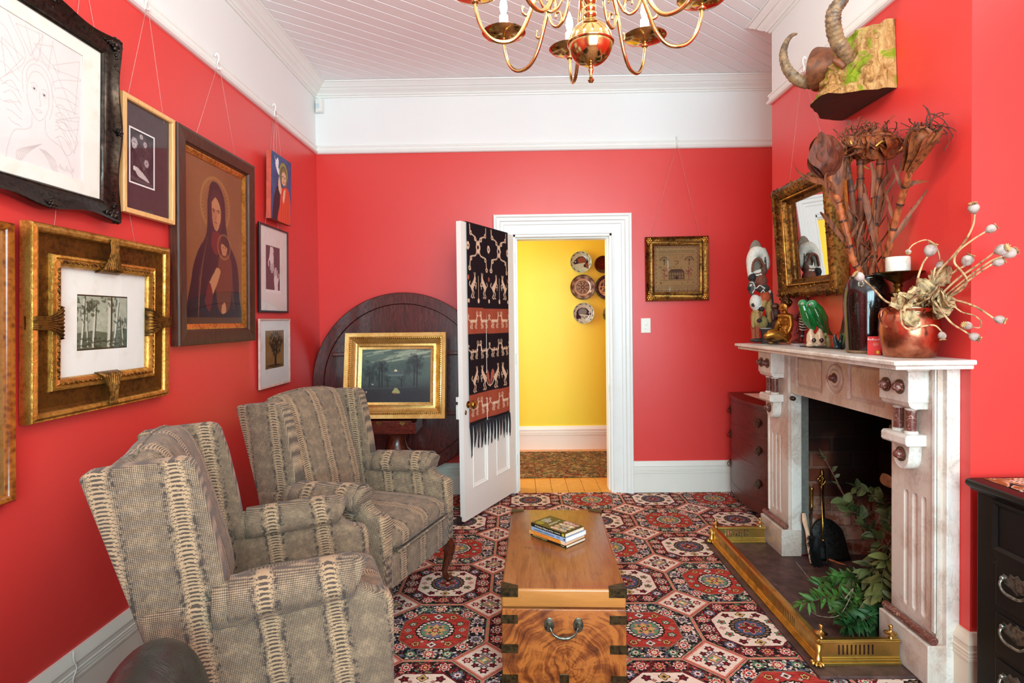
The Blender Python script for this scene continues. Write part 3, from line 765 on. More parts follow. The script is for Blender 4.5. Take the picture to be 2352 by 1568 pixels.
canvas('drawing', cv, .335, .44, -.012, A); matboard(A, w + .01, h + .01, .335, .44, -.0155, paper(240, 238, 226)); pane(A, w + .01, h + .01, -.018)
HK = {}
wires(A, (RW + .02, 1.80, 2.70), [(-.1, .3), (.12, .3)])
# ---- B: small photograph in a dark mount, blond frame
B_ = wallpic('framed_print', 'small dark bird and flower print in a deep purple mount and blond wood frame', 'L', (2.388, 2.057), radians(1.5))
w, h = .292, .424; mb = MB(); frame(mb, [(0, .004), (0, .024), (.004, .028), (.019, .028), (.021, .024), (.021, .004)], w, h); mb.build('frame', wood('blond'), B_, smooth=0)
back(B_, w + .02, h + .02); cv = Cv(70, 100, (60, 46, 52), .215 / .15); cv.noise(8, 46, 5)
for (x, y, r) in ((.22, .24, .13), (.66, .2, .08), (.72, .55, .1), (.2, .3, .08), (.5, .08, .07)):
    for k in range(6): cv.ell(x + .6 * r * cos(k * 1.05), y + .45 * r * sin(k * 1.05), r * .45, r * .33, (196, 182, 182), k, .75)
    cv.ell(x, y, r * .3, r * .2, (120, 100, 104))
cv.blob([(.2, .72), (.3, .68), (.45, .72), (.62, .78), (.85, .9), (.6, .88), (.36, .84)], (190, 176, 172)); cv.ell(.22, .72, .06, .045, (206, 192, 188)); cv.line([(.05, .9), (.4, .93), (.95, .95)], .05, (86, 72, 74))
for k in range(14): cv.line([(.1 + .07 * k % .9, .1), (.3 + .05 * k, .4), (.6, .7)], .006, (120, 104, 108), .5)
canvas('print', cv, .15, .215, -.008, B_, -.035, .005); matboard(B_, w, h, .15, .215, -.0105, plain(70, 42, 48, 85), -.035, .005)
mb = MB(); frame(mb, [(0, .011), (0, .0125), (.006, .0125), (.006, .011)], .147, .212); q = mb.build('white_margin', paper(236, 230, 226), B_, smooth=0); q.location = (-.035, 0, .005); pane(B_, w, h, -.013)
wires(B_, (RW + .03, 2.425, 2.735), [(-.13, .2), (.11, .2)])
# ---- C: large icon style panel in the wide dark oak frame (a plain stand-in)
Cc = wallpic('framed_icon', 'tall brown devotional picture of a robed figure with child in wide dark oak frame', 'L', (2.945, 1.785), radians(1.0))
w, h = .60, .86; mb = MB(); frame(mb, [(0, .004), (0, .028), (.006, .032), (.012, .040), (.060, .046), (.072, .044), (.075, .036), (.075, .004)], w, h); mb.build('frame', wood('oak'), Cc, smooth=0)
mb = MB(); frame(mb, [(-.026, .012), (-.026, .016), (-.006, .026), (.002, .026), (.002, .012)], w, h); mb.build('gilt_slip', gold('bright', 30, 20), Cc, smooth=0)
back(Cc, w + .1, h + .1); cv = Cv(150, 220, (134, 86, 52), .82 / .555); cv.noise(4, 16, 7); cv.noise(60, 10, 8)
cv.put(np.clip(1 - np.abs(np.hypot(cv.X - .5, (cv.Y - .25) * cv.asp) - .25) / .02, 0, 1), (176, 128, 66), .8)
for k in range(40):
    a = k * 2 * pi / 40; cv.line([(.5 + .2 * cos(a), .25 + .2 * sin(a) / cv.asp), (.5 + .24 * cos(a), .25 + .24 * sin(a) / cv.asp)], .005, (168, 118, 60), .7, False)
R1, R2, R3 = (46, 28, 34), (66, 36, 40), (104, 38, 34)
cv.blob([(.36, .24), (.42, .12), (.55, .11), (.66, .2), (.68, .34), (.74, .46), (.9, .6), (.94, .8), (.92, 1.0), (.08, 1.0), (.1, .72), (.2, .56), (.34, .44)], R1)
cv.blob([(.40, .24), (.45, .16), (.55, .155), (.62, .23), (.62, .36), (.52, .44), (.42, .37)], R2)
cv.blob([(.43, .24), (.5, .2), (.58, .25), (.59, .33), (.52, .41), (.45, .36)], (186, 128, 88)); cv.blob([(.44, .28), (.46, .36), (.52, .40), (.5, .3)], (160, 100, 68), .5)
for x in (.465, .55): cv.line([(x - .025, .282), (x, .276), (x + .025, .284)], .006, (60, 34, 30)); cv.ell(x, .29, .014, .006, (48, 28, 26))
cv.line([(.51, .285), (.508, .325), (.495, .335)], .005, (120, 70, 50)); cv.line([(.48, .36), (.505, .356), (.53, .362)], .006, (140, 60, 52)); cv.blob([(.44, .42), (.58, .42), (.6, .52), (.5, .56), (.42, .5)], R3)
for k in range(8): cv.line([(.36 - k * .02, .46 + k * .035), (.28 - k * .01, .62 + k * .03), (.2, .86 + k * .02)], .005, (122, 82, 56), .6)
for k in range(6): cv.line([(.72 + k * .02, .5 + k * .05), (.8, .68 + k * .04), (.84, .9)], .005, (110, 70, 52), .5)
cv.blob([(.56, .56), (.66, .53), (.78, .58), (.8, .72), (.74, .9), (.56, .92), (.5, .76)], (108, 56, 36)); cv.put(np.clip(1 - np.abs(np.hypot(cv.X - .65, (cv.Y - .5) * cv.asp) - .115) / .014, 0, 1), (176, 128, 66), .8)
cv.blob([(.59, .5), (.62, .46), (.68, .46), (.71, .5), (.68, .55), (.62, .55)], (182, 124, 84)); cv.blob([(.58, .5), (.6, .45), (.67, .43), (.72, .48), (.7, .5), (.62, .48)], (58, 34, 28))
cv.ell(.632, .505, .008, .005, (46, 26, 24)); cv.ell(.672, .505, .008, .005, (46, 26, 24)); cv.line([(.64, .53), (.66, .53)], .004, (130, 60, 50))
cv.blob([(.38, .74), (.46, .68), (.52, .64), (.58, .66), (.54, .72), (.48, .78), (.42, .82)], (188, 130, 88)); cv.blob([(.3, .86), (.38, .74), (.44, .82), (.38, .92)], R3); cv.blob([(.6, .88), (.66, .86), (.68, .92), (.6, .93)], (190, 134, 92))
cv.put((cv.Y > .955) * 1.0, (92, 58, 36)); 
canvas('painting', cv, .555, .815, -.0115, Cc, mat=painted(55, 30)); pane(Cc, w - .04, h - .04, -.0145)
wires(Cc, (RW + .03, 3.0, 2.745), [(-.19, .48), (.22, .48)])
# ---- D: small unframed canvas
D_ = wallpic('canvas_painting', 'small unframed blue canvas of a haloed figure in an orange dress', 'L', (3.695, 2.24), radians(1.5))
w, h = .31, .42; MB().box(-w / 2, -.034, -h / 2, w / 2, -.004, h / 2).build('stretcher_edge', plain(206, 92, 70, 70), D_, smooth=0)
cv = Cv(70, 95, (38, 84, 130), h / w); cv.noise(9, 50, 9); cv.blob([(.3, .05), (.36, .1), (.34, .2), (.42, .22), (.36, .3), (.26, .24), (.2, .14)], (236, 240, 240)); cv.blob([(.14, .06), (.3, .16), (.3, .22)], (230, 236, 238))
cv.ell(.6, .25, .22, .17, (150, 150, 62)); cv.ell(.6, .27, .17, .14, (72, 96, 90)); cv.blob([(.05, 1), (.12, .7), (.25, .52), (.36, .46), (.42, .55), (.4, .8), (.36, 1)], (24, 26, 40))
cv.blob([(.46, .5), (.6, .46), (.82, .44), (.95, .6), (.98, .8), (.94, 1), (.34, 1), (.42, .74)], (222, 74, 46)); 
for k in range(9): cv.line([(.5 + k * .05, .55), (.45 + k * .055, .75), (.42 + k * .06, .98)], .013, (190, 52, 38) if k % 2 else (238, 112, 76), .7)
cv.blob([(.5, .26), (.58, .2), (.7, .22), (.73, .32), (.66, .42), (.54, .4)], (222, 186, 150)); cv.blob([(.47, .3), (.54, .17), (.7, .18), (.78, .34), (.72, .46), (.72, .26), (.58, .22)], (132, 116, 78))
cv.ell(.57, .29, .03, .012, (60, 50, 50)); cv.ell(.67, .3, .03, .012, (60, 50, 50)); cv.line([(.62, .3), (.61, .35)], .01, (170, 120, 96)); cv.line([(.58, .375), (.66, .38)], .012, (180, 70, 60))
cv.blob([(.34, .4), (.38, .32), (.44, .4), (.5, .5), (.46, .58), (.36, .52)], (226, 194, 160)); cv.blob([(.56, .62), (.62, .5), (.7, .48), (.66, .62), (.6, .7)], (226, 194, 160))
canvas('painting', cv, w, h, -.0345, D_, mat=painted(40, 40)); wires(D_, (RW + .035, 3.70, 2.745), [(-.08, .2), (-.02, .2), (.05, .2)])
# ---- E: print of two hands in the thin black frame
E_ = wallpic('framed_print', 'print of two pale hands on plum ground in a thin black frame', 'L', (3.648, 1.718), radians(1.0))
w, h = .405, .52; mb = MB(); frame(mb, [(0, .004), (0, .018), (.010, .018), (.013, .014), (.013, .004)], w, h); mb.build('frame', plain(24, 20, 22, 30), E_, smooth=0); back(E_, w + .01, h + .01)
cv = Cv(70, 90, (84, 50, 60), 1.4); cv.noise(9, 14, 4); S = (224, 208, 204)
def hand(x, y, f, s=1.0):
    cv.blob([(x, y), (x + .2 * f, y + .02), (x + .26 * f, y + .24 * s), (x + .1 * f, y + .3 * s), (x - .06 * f, y + .2 * s)], S)
    for k in range(4): cv.line([(x + (.02 + .065 * k) * f, y + .24 * s), (x + (.03 + .07 * k) * f, y + (.36 + .05 * (1 - abs(k - 1.5))) * s), (x + (.02 + .075 * k) * f, y + (.47 + .06 * (1 - abs(k - 1.5))) * s)], .034, S)
    cv.line([(x - .02 * f, y + .14 * s), (x - .12 * f, y + .28 * s), (x - .1 * f, y + .36 * s)], .036, S)
cv.blob([(.3, 0), (.5, 0), (.54, .12), (.3, .12)], S); hand(.3, .08, 1); cv.blob([(.62, 1), (.84, 1), (.86, .88), (.64, .88)], S); hand(.84, .92, -1, -.9)
canvas('print', cv, .2, .275, -.008, E_, -.01, .005); matboard(E_, w, h, .215, .295, -.0105, paper(228, 218, 212), -.01, 0); pane(E_, w, h, -.0135)
MB().box(-.12, -.0095, -.15, .105, -.0065, -.128).build('print_margin', paper(236, 228, 224), E_, smooth=0); wires(E_, (RW + .003, 3.72, 2.69), [(-.1, .25), (.1, .25)], y=.0015)
# ---- F: tree etching in the pale frame
F_ = wallpic('framed_etching', 'brown tree etching with wide white mount in a pale whitewashed frame', 'L', (3.64, 1.192), radians(1.0))
w, h = .43, .405; mb = MB(); frame(mb, [(0, .004), (0, .014), (.008, .017), (.012, .017), (.012, .004)], w, h); mb.build('frame', plain(222, 186, 172, 50), F_, smooth=0); back(F_, w + .01, h + .01)
cv = Cv(90, 80, (140, 104, 62), .24 / .285); cv.noise(5, 24, 2); T = (44, 34, 26)
cv.line([(.56, .92), (.55, .7), (.6, .5), (.58, .3)], .04, T); cv.line([(.5, .9), (.5, .66), (.42, .5), (.3, .4)], .025, T); r = random.Random(5)
for k in range(90):
    a = r.random() * 2 * pi; q = r.random() ** .6 * .36; x, y = .56 + q * cos(a) * 1.0, .34 + q * sin(a) * .85; cv.ell(x, y, .03 + .03 * r.random(), .025 + .02 * r.random(), (56, 44, 32), r.random() * 3, .55)
for k in range(14): cv.line([(.56, .55), (.5 + r.uniform(-.2, .3), .4), (.5 + r.uniform(-.42, .4), r.uniform(.1, .5))], .007, T)
for k in range(30): cv.line([(r.random(), .9 + r.random() * .1), (r.random(), .9 + r.random() * .1)], .006, T, .6, False)
canvas('etching', cv, .285, .24, -.008, F_, 0, .02); matboard(F_, w, h, .285, .24, -.0105, paper(228, 226, 222), 0, .02); pane(F_, w, h, -.013)
# ---- G: etching of gum trees in the wide bronze frame with ribbon straps
G_ = wallpic('framed_etching', 'gum tree etching in a wide bronze and gold frame with four ribbed straps', 'L', (2.131, 1.392), radians(2.0))
w, h = .53, .45; fo = .091; brz = gold('bronze', 48, 60)
mb = MB(); frame(mb, [(-.02, .004), (-.02, .022), (.05, .024), (fo - .03, .028), (fo - .03, .004)], w, h + .01); mb.build('flat_panel', brz, G_, smooth=0)
mb = MB(); frame(mb, [(fo - .03, .004), (fo - .03, .034), (fo - .024, .044), (fo - .016, .047), (fo - .008, .042), (fo - .004, .044), (fo, .036), (fo, .004)], w, h + .01); mb.build('outer_rim', gold('bright', 26, 40), G_, smooth=40)
mb = MB(); frame(mb, [(-.038, .008), (-.038, .024), (-.033, .036), (-.022, .042), (-.012, .036), (-.008, .04), (0, .036), (.004, .024), (.004, .008)], w, h); inner = mb.build('inner_rim', gold('bright', 28, 60), G_, smooth=40)
mb = MB(); rr = random.Random(2)
for (ax_, L2, fixed) in ((0, .46, .205), (0, .46, -.205), (1, .38, .245), (1, .38, -.245)):
    nn = int(L2 / .011)
    for k in range(nn):
        t_ = -L2 / 2 + (k + .5) * .011
        p_ = (t_, -.040, fixed) if ax_ == 0 else (fixed, -.040, t_)
        mb.ell(p_, .008, .004, .004, 8, 5, Euler((0, (.6 if k % 2 else -.6) + (0 if ax_ == 0 else pi / 2), 0)).to_matrix())
mb.build('carved_leaf_band', gold('old', 34, 20), inner, smooth=180, fix=False)
for ang, ln in ((0, h / 2), (180, h / 2), (90, w / 2), (-90, w / 2)):
    mb = MB(); a0 = ln - .042; a1 = ln + fo
    def strap(u, v):
        t = a0 + (a1 - a0) * v; s_ = (1 - v); wd = .021 + .046 * max(0, s_ - .35) ** 1.5 * 1.6
        rib = .0025 * cos(u * 2 * pi * 8); d = .046 + rib + (.006 if v > .86 else 0) + .006 * sin(pi * min(1, s_ * 1.3))
        if v == 0 or v == 1: d = .02
        return ((u - .5) * 2 * wd, -d, t)
    mb.sheet(strap, 48, 14); o = mb.build('ribbed_strap', gold('old', 40, 20), G_, smooth=180, fix=False, solid=.003); o.rotation_euler = (0, radians(ang), 0)
back(G_, w + .1, h + .1); cv = Cv(110, 84, (168, 172, 150), .19 / .255); cv.noise(3, 40, 6); r = random.Random(9)
cv.put(np.clip((.72 - cv.Y) * 5, 0, 1) * 1.0, (170, 172, 150), .4); cv.blob([(0, .7), (.3, .66), (.6, .7), (1, .64), (1, 1), (0, 1)], (92, 100, 80)); cv.noise(20, 40, 8)
for (x, w_, lean, tp) in ((.08, .03, .06, .0), (.2, .02, -.03, .1), (.3, .035, .05, .15), (.62, .055, .03, .0), (.72, .03, .1, .1), (.92, .02, -.03, .4)):
    cv.line([(x, .95), (x + lean * .5, .6), (x + lean, tp)], w_, (206, 206, 186)); cv.line([(x + w_ * .6, .95), (x + lean * .5 + w_ * .6, .6), (x + lean + w_ * .4, tp)], w_ * .4, (58, 62, 50))
for k in range(120):
    x = r.choice([.06, .2, .3, .66, .9]) + r.gauss(0, .08); y = r.gauss(.2, .14) if x < .8 else r.gauss(.5, .1); cv.ell(x, y, .04 * r.random() + .012, .03 * r.random() + .01, (60, 68, 50), r.random() * 3, .6)
for k in range(50): cv.ell(r.random(), .8 + r.random() * .2, .05 * r.random() + .01, .02, (50, 56, 42), 0, .6)
canvas('etching', cv, .255, .19, -.013, G_, -.005, 0); matboard(G_, w - .04, h - .04, .262, .2, -.0155, paper(242, 240, 230), -.005, 0); pane(G_, w - .05, h - .05, -.0185)
wires(G_, (RW + .003, 2.10, 2.69), [(-.22, .29), (.2, .29)], y=.0015)
# ---- H: burl framed mirror cut by the left edge of the picture
H_ = wallpic('framed_mirror', 'narrow part of a burl walnut frame with gilt slip at left edge', 'L', (1.452, 1.272), radians(1.5), 'picture')
w, h = .48, .79; mb = MB(); frame(mb, [(0, .004), (0, .022), (.003, .03), (.010, .042), (.018, .046), (.025, .04), (.028, .03), (.028, .004)], w, h); mb.build('frame', burl(), H_, smooth=40)
mb = MB(); frame(mb, [(-.022, .012), (-.022, .014), (-.012, .022), (.002, .024), (.002, .012)], w, h); mb.build('gilt_slip', gold('pale', 28, 10), H_, smooth=0); back(H_, w + .05, h + .05)
MB().box(-w / 2, -.013, -h / 2, w / 2, -.009, h / 2).build('mount', paper(226, 226, 228), H_, smooth=0)
# ---- sampler on the back wall
S_ = wallpic('framed_sampler', 'stitched house and trees sampler in square gilt frame right of the doorway', 'B', (1.2515, 1.762), radians(1.2), roll=radians(-.4))
w, h = .375, .385; mb = MB(); frame(mb, [(-.012, .006), (-.012, .016), (-.002, .024), (.004, .026), (.012, .02), (.03, .02), (.046, .03), (.054, .036), (.058, .03), (.058, .004)], w, h); mb.build('frame', gold('old', 30, 30), S_, smooth=40); back(S_, w + .08, h + .08)
ornaments(S_, 'corner_ornament', [(sx * (w / 2 + .03), sz * (h / 2 + .03)) for sx in (-1, 1) for sz in (-1, 1)], gold('bright', 30, 60), .011, 34, .026, .03, 6)
cv = Cv(150, 156, (150, 116, 74), 1.03); cv.noise(4, 14, 2); cv.noise(70, 16, 3); r = random.Random(4); DK = (62, 42, 30); RD_ = (120, 52, 44); GN = (60, 76, 60)
for i in range(2):
    q = .05 + .9 * i; cv.line([(k / 22, q + .012 * (1 if k % 2 else -1)) for k in range(1, 22)], .006, DK, .8); cv.line([(q + .014 * (1 if k % 2 else -1), k / 22) for k in range(1, 22)], .006, DK, .8)
for k in range(1, 22):
    for q in (.035, .965): cv.ell(k / 22, q, .013, .011, RD_ if k % 2 else DK, 0, .8); cv.ell(q, k / 22, .013, .011, RD_ if k % 2 else (150, 84, 50), 0, .8)
for k in range(26): cv.line([(.12 + k * .03, .115), (.125 + k * .03 + .006 * (k % 3 - 1), .145)], .005, GN, .9, False); cv.line([(.118 + k * .03, .13), (.13 + k * .03, .128 + .01 * (k % 2))], .004, GN, .9, False)
cv.line([(.1, .16), (.9, .16)], .003, DK, .6, False); cv.line([(.1, .205), (.9, .205)], .003, DK, .5, False)
for x in (.235, .77):
    cv.line([(x, .42), (x, .29)], .009, DK, 1, False)
    for k in range(7): a = pi * (k + .5) / 7; cv.line([(x, .33), (x + .09 * cos(a), .33 - .08 * sin(a))], .004, DK, .9, False); cv.ell(x + .09 * cos(a), .33 - .08 * sin(a), .014, .014, DK)
for x in (.23, .76):
    cv.line([(x, .72), (x, .5)], .008, RD_, 1, False)
    for k in range(18): cv.ell(x + r.uniform(-.065, .065), r.uniform(.5, .67), .012, .012, RD_)
cv.poly([(.325, .72), (.325, .56), (.385, .505), (.61, .505), (.67, .56), (.67, .72)], (92, 64, 44)); cv.poly([(.325, .56), (.385, .505), (.61, .505), (.67, .56)], (78, 52, 38))
for j in range(2):
    for k in range(6):
        if not (j == 1 and k in (2, 3)): cv.poly([(.345 + k * .052, .585 + j * .065), (.375 + k * .052, .585 + j * .065), (.375 + k * .052, .63 + j * .065), (.345 + k * .052, .63 + j * .065)], (132, 104, 72))
cv.poly([(.48, .66), (.52, .66), (.52, .72), (.48, .72)], (34, 28, 30)); cv.line([(.15, .735), (.86, .735)], .006, DK, .9, False)
for k in range(40): cv.ell(r.uniform(.12, .88), r.choice([.24, .27, .46, .48, .78, .8, .36]), .011, .011, r.choice([RD_, DK, GN, (150, 80, 50), (70, 80, 100)]), 0, .85)
cv.line([(.46, .34), (.54, .34), (.5, .4), (.47, .4)], .009, RD_); 
for k in range(30): cv.line([(.1 + k * .026, .872), (.106 + k * .026 + .006 * (k % 2), .893 - .006 * (k % 3))], .0045, DK, .95, False)
cv.line([(.09, .845), (.9, .845)], .003, DK, .6, False); cv.line([(.09, .91), (.9, .91)], .003, DK, .6, False)
canvas('embroidery', cv, w - .01, h - .01, -.010, S_); pane(S_, w - .02, h - .02, -.013); wires(S_, (1.257, RD - .028, 2.735), [(-.2, .24), (.185, .24)])
# ---- the hooks over the picture rail
def hook(p, wall, label):
    if wall == 'L': P = lambda a, b: (RW + a, p[0], b)
    elif wall == 'R': P = lambda a, b: (BX - a, p[0], b)
    else: P = lambda a, b: (p[0], RD - a, b)
    q = bez([P(.012, 2.775), P(.02, 2.790), P(.030, 2.778), P(.030, 2.755), P(.024, 2.738), P(.026, 2.715), P(.036, 2.708), P(.042, 2.716)], 5)
    mb = MB(); mb.tube(q, .0042, 6, flat=1.0); tag(mb.build('picture_rail_hook', white(), smooth=180), label, 'hook', 'picture rail hooks')
hook((2.425,), 'L', 'white hook on the picture rail above the blond framed print')
hook((3.0,), 'L', 'white hook on the picture rail above the oak framed icon')
hook((3.70,), 'L', 'white hook on the picture rail above the small blue canvas')
hook((1.257,), 'B', 'white hook on the back wall picture rail above the stitched sampler')
hook((3.16,), 'R', 'white hook on the chimney breast rail behind the horned wooden head')
# =================================================================== small wall fittings
t = thing('motion_sensor', 'white corner motion sensor under the cornice at the back left corner', 'sensor', (RW + .036, RD - .03, 3.02))
MB().prism([(-.034, .02), (-.02, -.012), (.02, -.026), (.034, -.012), (.038, .028)], 0, .105, 2).build('housing', white(), t, smooth=0, bevel=.004)
MB().box(-.016, -.024, .028, .020, -.0195, .062).build('lens', plain(206, 216, 222, 30), t, smooth=0, bevel=.002)
t = thing('light_switch', 'white dimmer switch plate with two round knobs right of the door', 'switch', (1.008, RD, 1.32))
MB().box(-.038, -.008, -.058, .038, 0, .058).build('plate', white(240, 236, 222), t, smooth=0, bevel=.003)
for z in (.012, -.018): MB().lathe([(.010, 0), (.010, .010), (.008, .012)], 20, Matrix.Translation((0, -.007, z)) @ Matrix.Rotation(pi / 2, 4, 'X')).build('knob', white(246, 246, 244), t, smooth=40)
# =================================================================== plates on the yellow wall
def plate(c, r, cvf, label, deep=.02, gl=10):
    t = thing('wall_plate', label, 'plate', (c[0], HY, c[1]), 0, 'plates on the yellow hall wall')
    N, K = 26, 64; mb = MB(); prof = [(i / N) for i in range(N + 1)]
    vs, cl = [], []
    for q in prof:
        for k in range(K):
            a = 2 * pi * k / K; d = deep + .012 * max(0, (q - .55) / .45) ** 1.3 + (.004 if q > .96 else 0)
            vs.append((r * q * cos(a), -d - .004, r * q * sin(a))); cl.append(cvf(q, a))
    n0 = len(vs)
    for rr, y in ((r, -.02), (r * .55, -.004), (r * .5, -.002)):
        for k in range(K): a = 2 * pi * k / K; vs.append((rr * cos(a), y, rr * sin(a))); cl.append(cvf(1, a))
    fs = [(i * K + k, i * K + (k + 1) % K, (i + 1) * K + (k + 1) % K, (i + 1) * K + k) for i in range(N + 3) for k in range(K)]
    mb.add(vs, fs); c_ = np.clip(np.array(cl, float), 0, 255) / 255; c_ = np.where(c_ <= .04045, c_ / 12.92, ((c_ + .055) / 1.055) ** 2.4)
    mb.col = np.c_[c_, np.ones(len(c_))]; mb.build('dish', painted(gl, 50, 0, 30), t, smooth=60)
    for a in (50, 130, 230, 310):
        a = radians(a); MB().tube([(r * cos(a) * .96, -deep - .022, r * sin(a) * .96), (r * cos(a) * 1.02, -deep - .018, r * sin(a) * 1.02), (r * cos(a) * 1.01, -.004, r * sin(a) * 1.01)], .0016, 5).build('wire_clip', plain(206, 190, 120, 40), t, smooth=180)
def raster(cv):
    return lambda q, a: cv.a[min(cv.h - 1, max(0, int((.5 - .5 * q * sin(a)) * (cv.h - 1)))), min(cv.w - 1, max(0, int((.5 + .5 * q * cos(a)) * (cv.w - 1))))]
def fishcv(base, flip):
    cv = Cv(160, 160, base); K = (34, 36, 46); f = (lambda x: 1 - x) if flip else (lambda x: x)
    cv.blob([(f(.14), .52), (f(.25), .38), (f(.45), .24), (f(.68), .26), (f(.84), .42), (f(.82), .62), (f(.7), .76), (f(.62), .66), (f(.72), .54), (f(.45), .56), (f(.2), .6)], K)
    cv.blob([(f(.34), .36), (f(.5), .26), (f(.7), .32), (f(.74), .5), (f(.5), .54), (f(.38), .52)], (128, 80, 52) if not flip else (120, 128, 118)); cv.ell(f(.25), .48, .03, .03, (190, 190, 160)); cv.blob([(f(.7), .6), (f(.84), .54), (f(.86), .74), (f(.76), .78)], (118, 70, 48) if not flip else K)
    for k in range(12):
        a = k * pi / 6 + .2; cv.ell(.5 + .455 * cos(a), .5 + .455 * sin(a), .05, .02, K, a + pi / 2); cv.line([(.5 + .455 * cos(a), .5 + .455 * sin(a)), (.5 + .42 * cos(a + .25), .5 + .42 * sin(a + .25))], .008, K, 1, False)
    if flip:
        for k in range(9): cv.ell(.3 + .06 * k, .7 + .05 * sin(k * 2), .035, .022, K, k)
    return raster(cv)
def floral(q, a):
    dk, tn = np.array((62, 54, 50.)), np.array((188, 160, 124.)); s_ = .5 + .5 * sin(a * 8 + 1.5 * sin(q * 40)) * cos(q * 34); v = dk * (1 - s_) + tn * s_
    if .56 < q < .66: v = tn
    if q < .13: v = tn if q < .06 else dk
    if q > .95: v = dk
    return v
def willow(q, a):
    dk, tn = np.array((44, 46, 54.)), np.array((214, 186, 136.)); s_ = sin(q * 17 + 3 * sin(a * 3)) * cos(a * 5 + q * 11) + .5 * sin(q * 53 * cos(a) + 9 * sin(a * 2))
    if q > .72: return dk if (sin(a * 40) * sin(q * 90) < .5) else np.array((92, 92, 96.))
    if q > .66: return tn
    return tn if s_ > -.05 else dk
def brown(q, a): return np.array((70, 24, 14.)) * (1 - .35 * (sin(q * 44) > .6)) if q > .1 else np.array((96, 48, 20.))
def celadon(q, a):
    if q < .33: return np.array((176, 136, 70.)) if q > .2 else (np.array((50, 50, 40.)) if (q < .12 and sin(a * 3) > 0) else np.array((164, 160, 110.)))
    return np.array((98, 110, 84.)) if (q > .72 and sin(a * 2 + 1) > .8) else np.array((156, 164, 118.))
plate((.668, 1.974), .112, fishcv((178, 196, 160), False), 'pale green plate painted with a brown fish, top left of the hall plates')
plate((.899, 1.945), .090, brown, 'small glossy dark brown plate, top right of the hall plates', .022, 6)
plate((.686, 1.710), .131, floral, 'large black and tan floral plate, middle left of the hall plates')
plate((.945, 1.704), .131, willow, 'large blue black plate with cream figures, cut off by the door jamb')
plate((.692, 1.437), .110, fishcv((190, 196, 172), True), 'pale plate with bold black fish and leaves, bottom left of the hall plates')
plate((.990, 1.424), .098, celadon, 'olive green plate with an orange ring, bottom right of the hall plates')
# =================================================================== the open door leaf
HX, HYY = -.028, 4.52; ex, ey = -.444, -.896
dl = bpy.data.objects.new('door_1', None); COL.objects.link(dl); dl.location = (HX, HYY, .022); dl.rotation_euler = (0, 0, atan2(ey, ex)); dl['kind'] = 'structure'
# local: +x from hinge to free edge, +y = face towards the room's left (away), visible face is at y = 0 side; leaf occupies y in (-.036, 0)
DW, DH = .778, 2.022; wd_ = white(244, 238, 230, 38)
mb = MB(); TH = .036
P4 = [(.115, .32, .20, .80), (.455, .66, .20, .80), (.115, .32, .98, 1.90), (.455, .66, .98, 1.90)]
yA, yB = 0.0, -TH
mb.box(0, yB, 0, .115, yA, DH); mb.box(.66, yB, 0, DW, yA, DH); mb.box(.32, yB, 0, .455, yA, DH)
for x0, x1 in ((.115, .32), (.455, .66)): mb.box(x0, yB, 0, x1, yA, .20); mb.box(x0, yB, .80, x1, yA, .98); mb.box(x0, yB, 1.90, x1, yA, DH)
mb.build('door_leaf', wd_, dl, smooth=0)
for x0, x1, z0, z1 in P4:
    mb = MB(); mb.box(x0, yB + .012, z0, x1, yA - .012, z1)
    o = mb.build('door_panel', wd_, dl, smooth=0)
    for yy, sg in ((yA, -1), (yB, 1)):
        mb = MB(); frame(mb, [(0, .0), (0, .004), (-.006, .004), (-.010, -.004), (-.018, -.006), (-.024, -.011), (-.024, -.014), (0, -.014)], x1 - x0, z1 - z0)
        q = mb.build('panel_moulding', wd_, o, smooth=0); q.location = ((x0 + x1) / 2, yy, (z0 + z1) / 2); q.rotation_euler = (0, 0, 0 if sg > 0 else pi)
# the visible face: rotz maps local +y ... keep furniture on the side facing +X in the world
sgn = 1 if (Matrix.Rotation(atan2(ey, ex), 3, 'Z') @ Vector((0, 1, 0))).x > 0 else -1
yv = yA if sgn > 0 else yB
Rk = Matrix.Rotation(-pi / 2 * sgn, 4, 'X')
kx = DW - .062
MB().lathe([(.024, 0), (.024, .003), (.010, .006), (.009, .022), (.016, .028), (.026, .036), (.029, .046), (.025, .056), (.012, .061), (.001, .062)], 24, Matrix.Translation((kx, yv, .785)) @ Rk).build('door_knob', brass(176, 128, 52, 22), dl, smooth=50)
k = MB().lathe([(.016, 0), (.016, .003), (.013, .005), (.001, .005)], 24, Matrix.Translation((kx + .035, yv, .735)) @ Rk @ Matrix.Diagonal((.62, 1, 1, 1)) @ Matrix.Rotation(0, 4, 'Z')).build('keyhole_cover', brass(150, 112, 48, 26), dl, smooth=50); k['label'] = 'oval brass keyhole cover'
yo = yB if sgn > 0 else yA; so = -sgn
MB().box(DW - .12, min(yo, yo + so * .022), .69, DW + .002, max(yo, yo + so * .022), .84).build('rim_lock', white(232, 230, 222), dl, smooth=0, bevel=.002)
MB().box(DW - .012, min(yo + so * .004, yo + so * .018), .79, DW + .012, max(yo + so * .004, yo + so * .018), .81).build('latch_bolt', darkmetal(120, 110, 96, 30), dl, smooth=0, bevel=.002)
for z in (.2, 1.0, 1.8): MB().lathe([(.006, 0), (.006, .09)], 10, Matrix.Translation((-.004, yv + .004 * sgn, z))).build('hinge', white(), dl, smooth=40)
def dpos(x, y, z): v = Matrix.Rotation(atan2(ey, ex), 4, 'Z') @ Vector((x, y, z)); return v + Vector((HX, HYY, .022))
q = dpos(DW - .02, yo - sgn * .005, 0); tag(MB().box(-.016, -.012, 0, .016, .022, .052).build('door_stop', plain(22, 20, 22, 40), smooth=0, bevel=.003), 'small black stop under the free corner of the open white door', 'door stop')
o = bpy.data.objects['door_stop']; o.location = (q.x - .01, q.y - .02, 0); o.rotation_euler = (0, 0, .5)
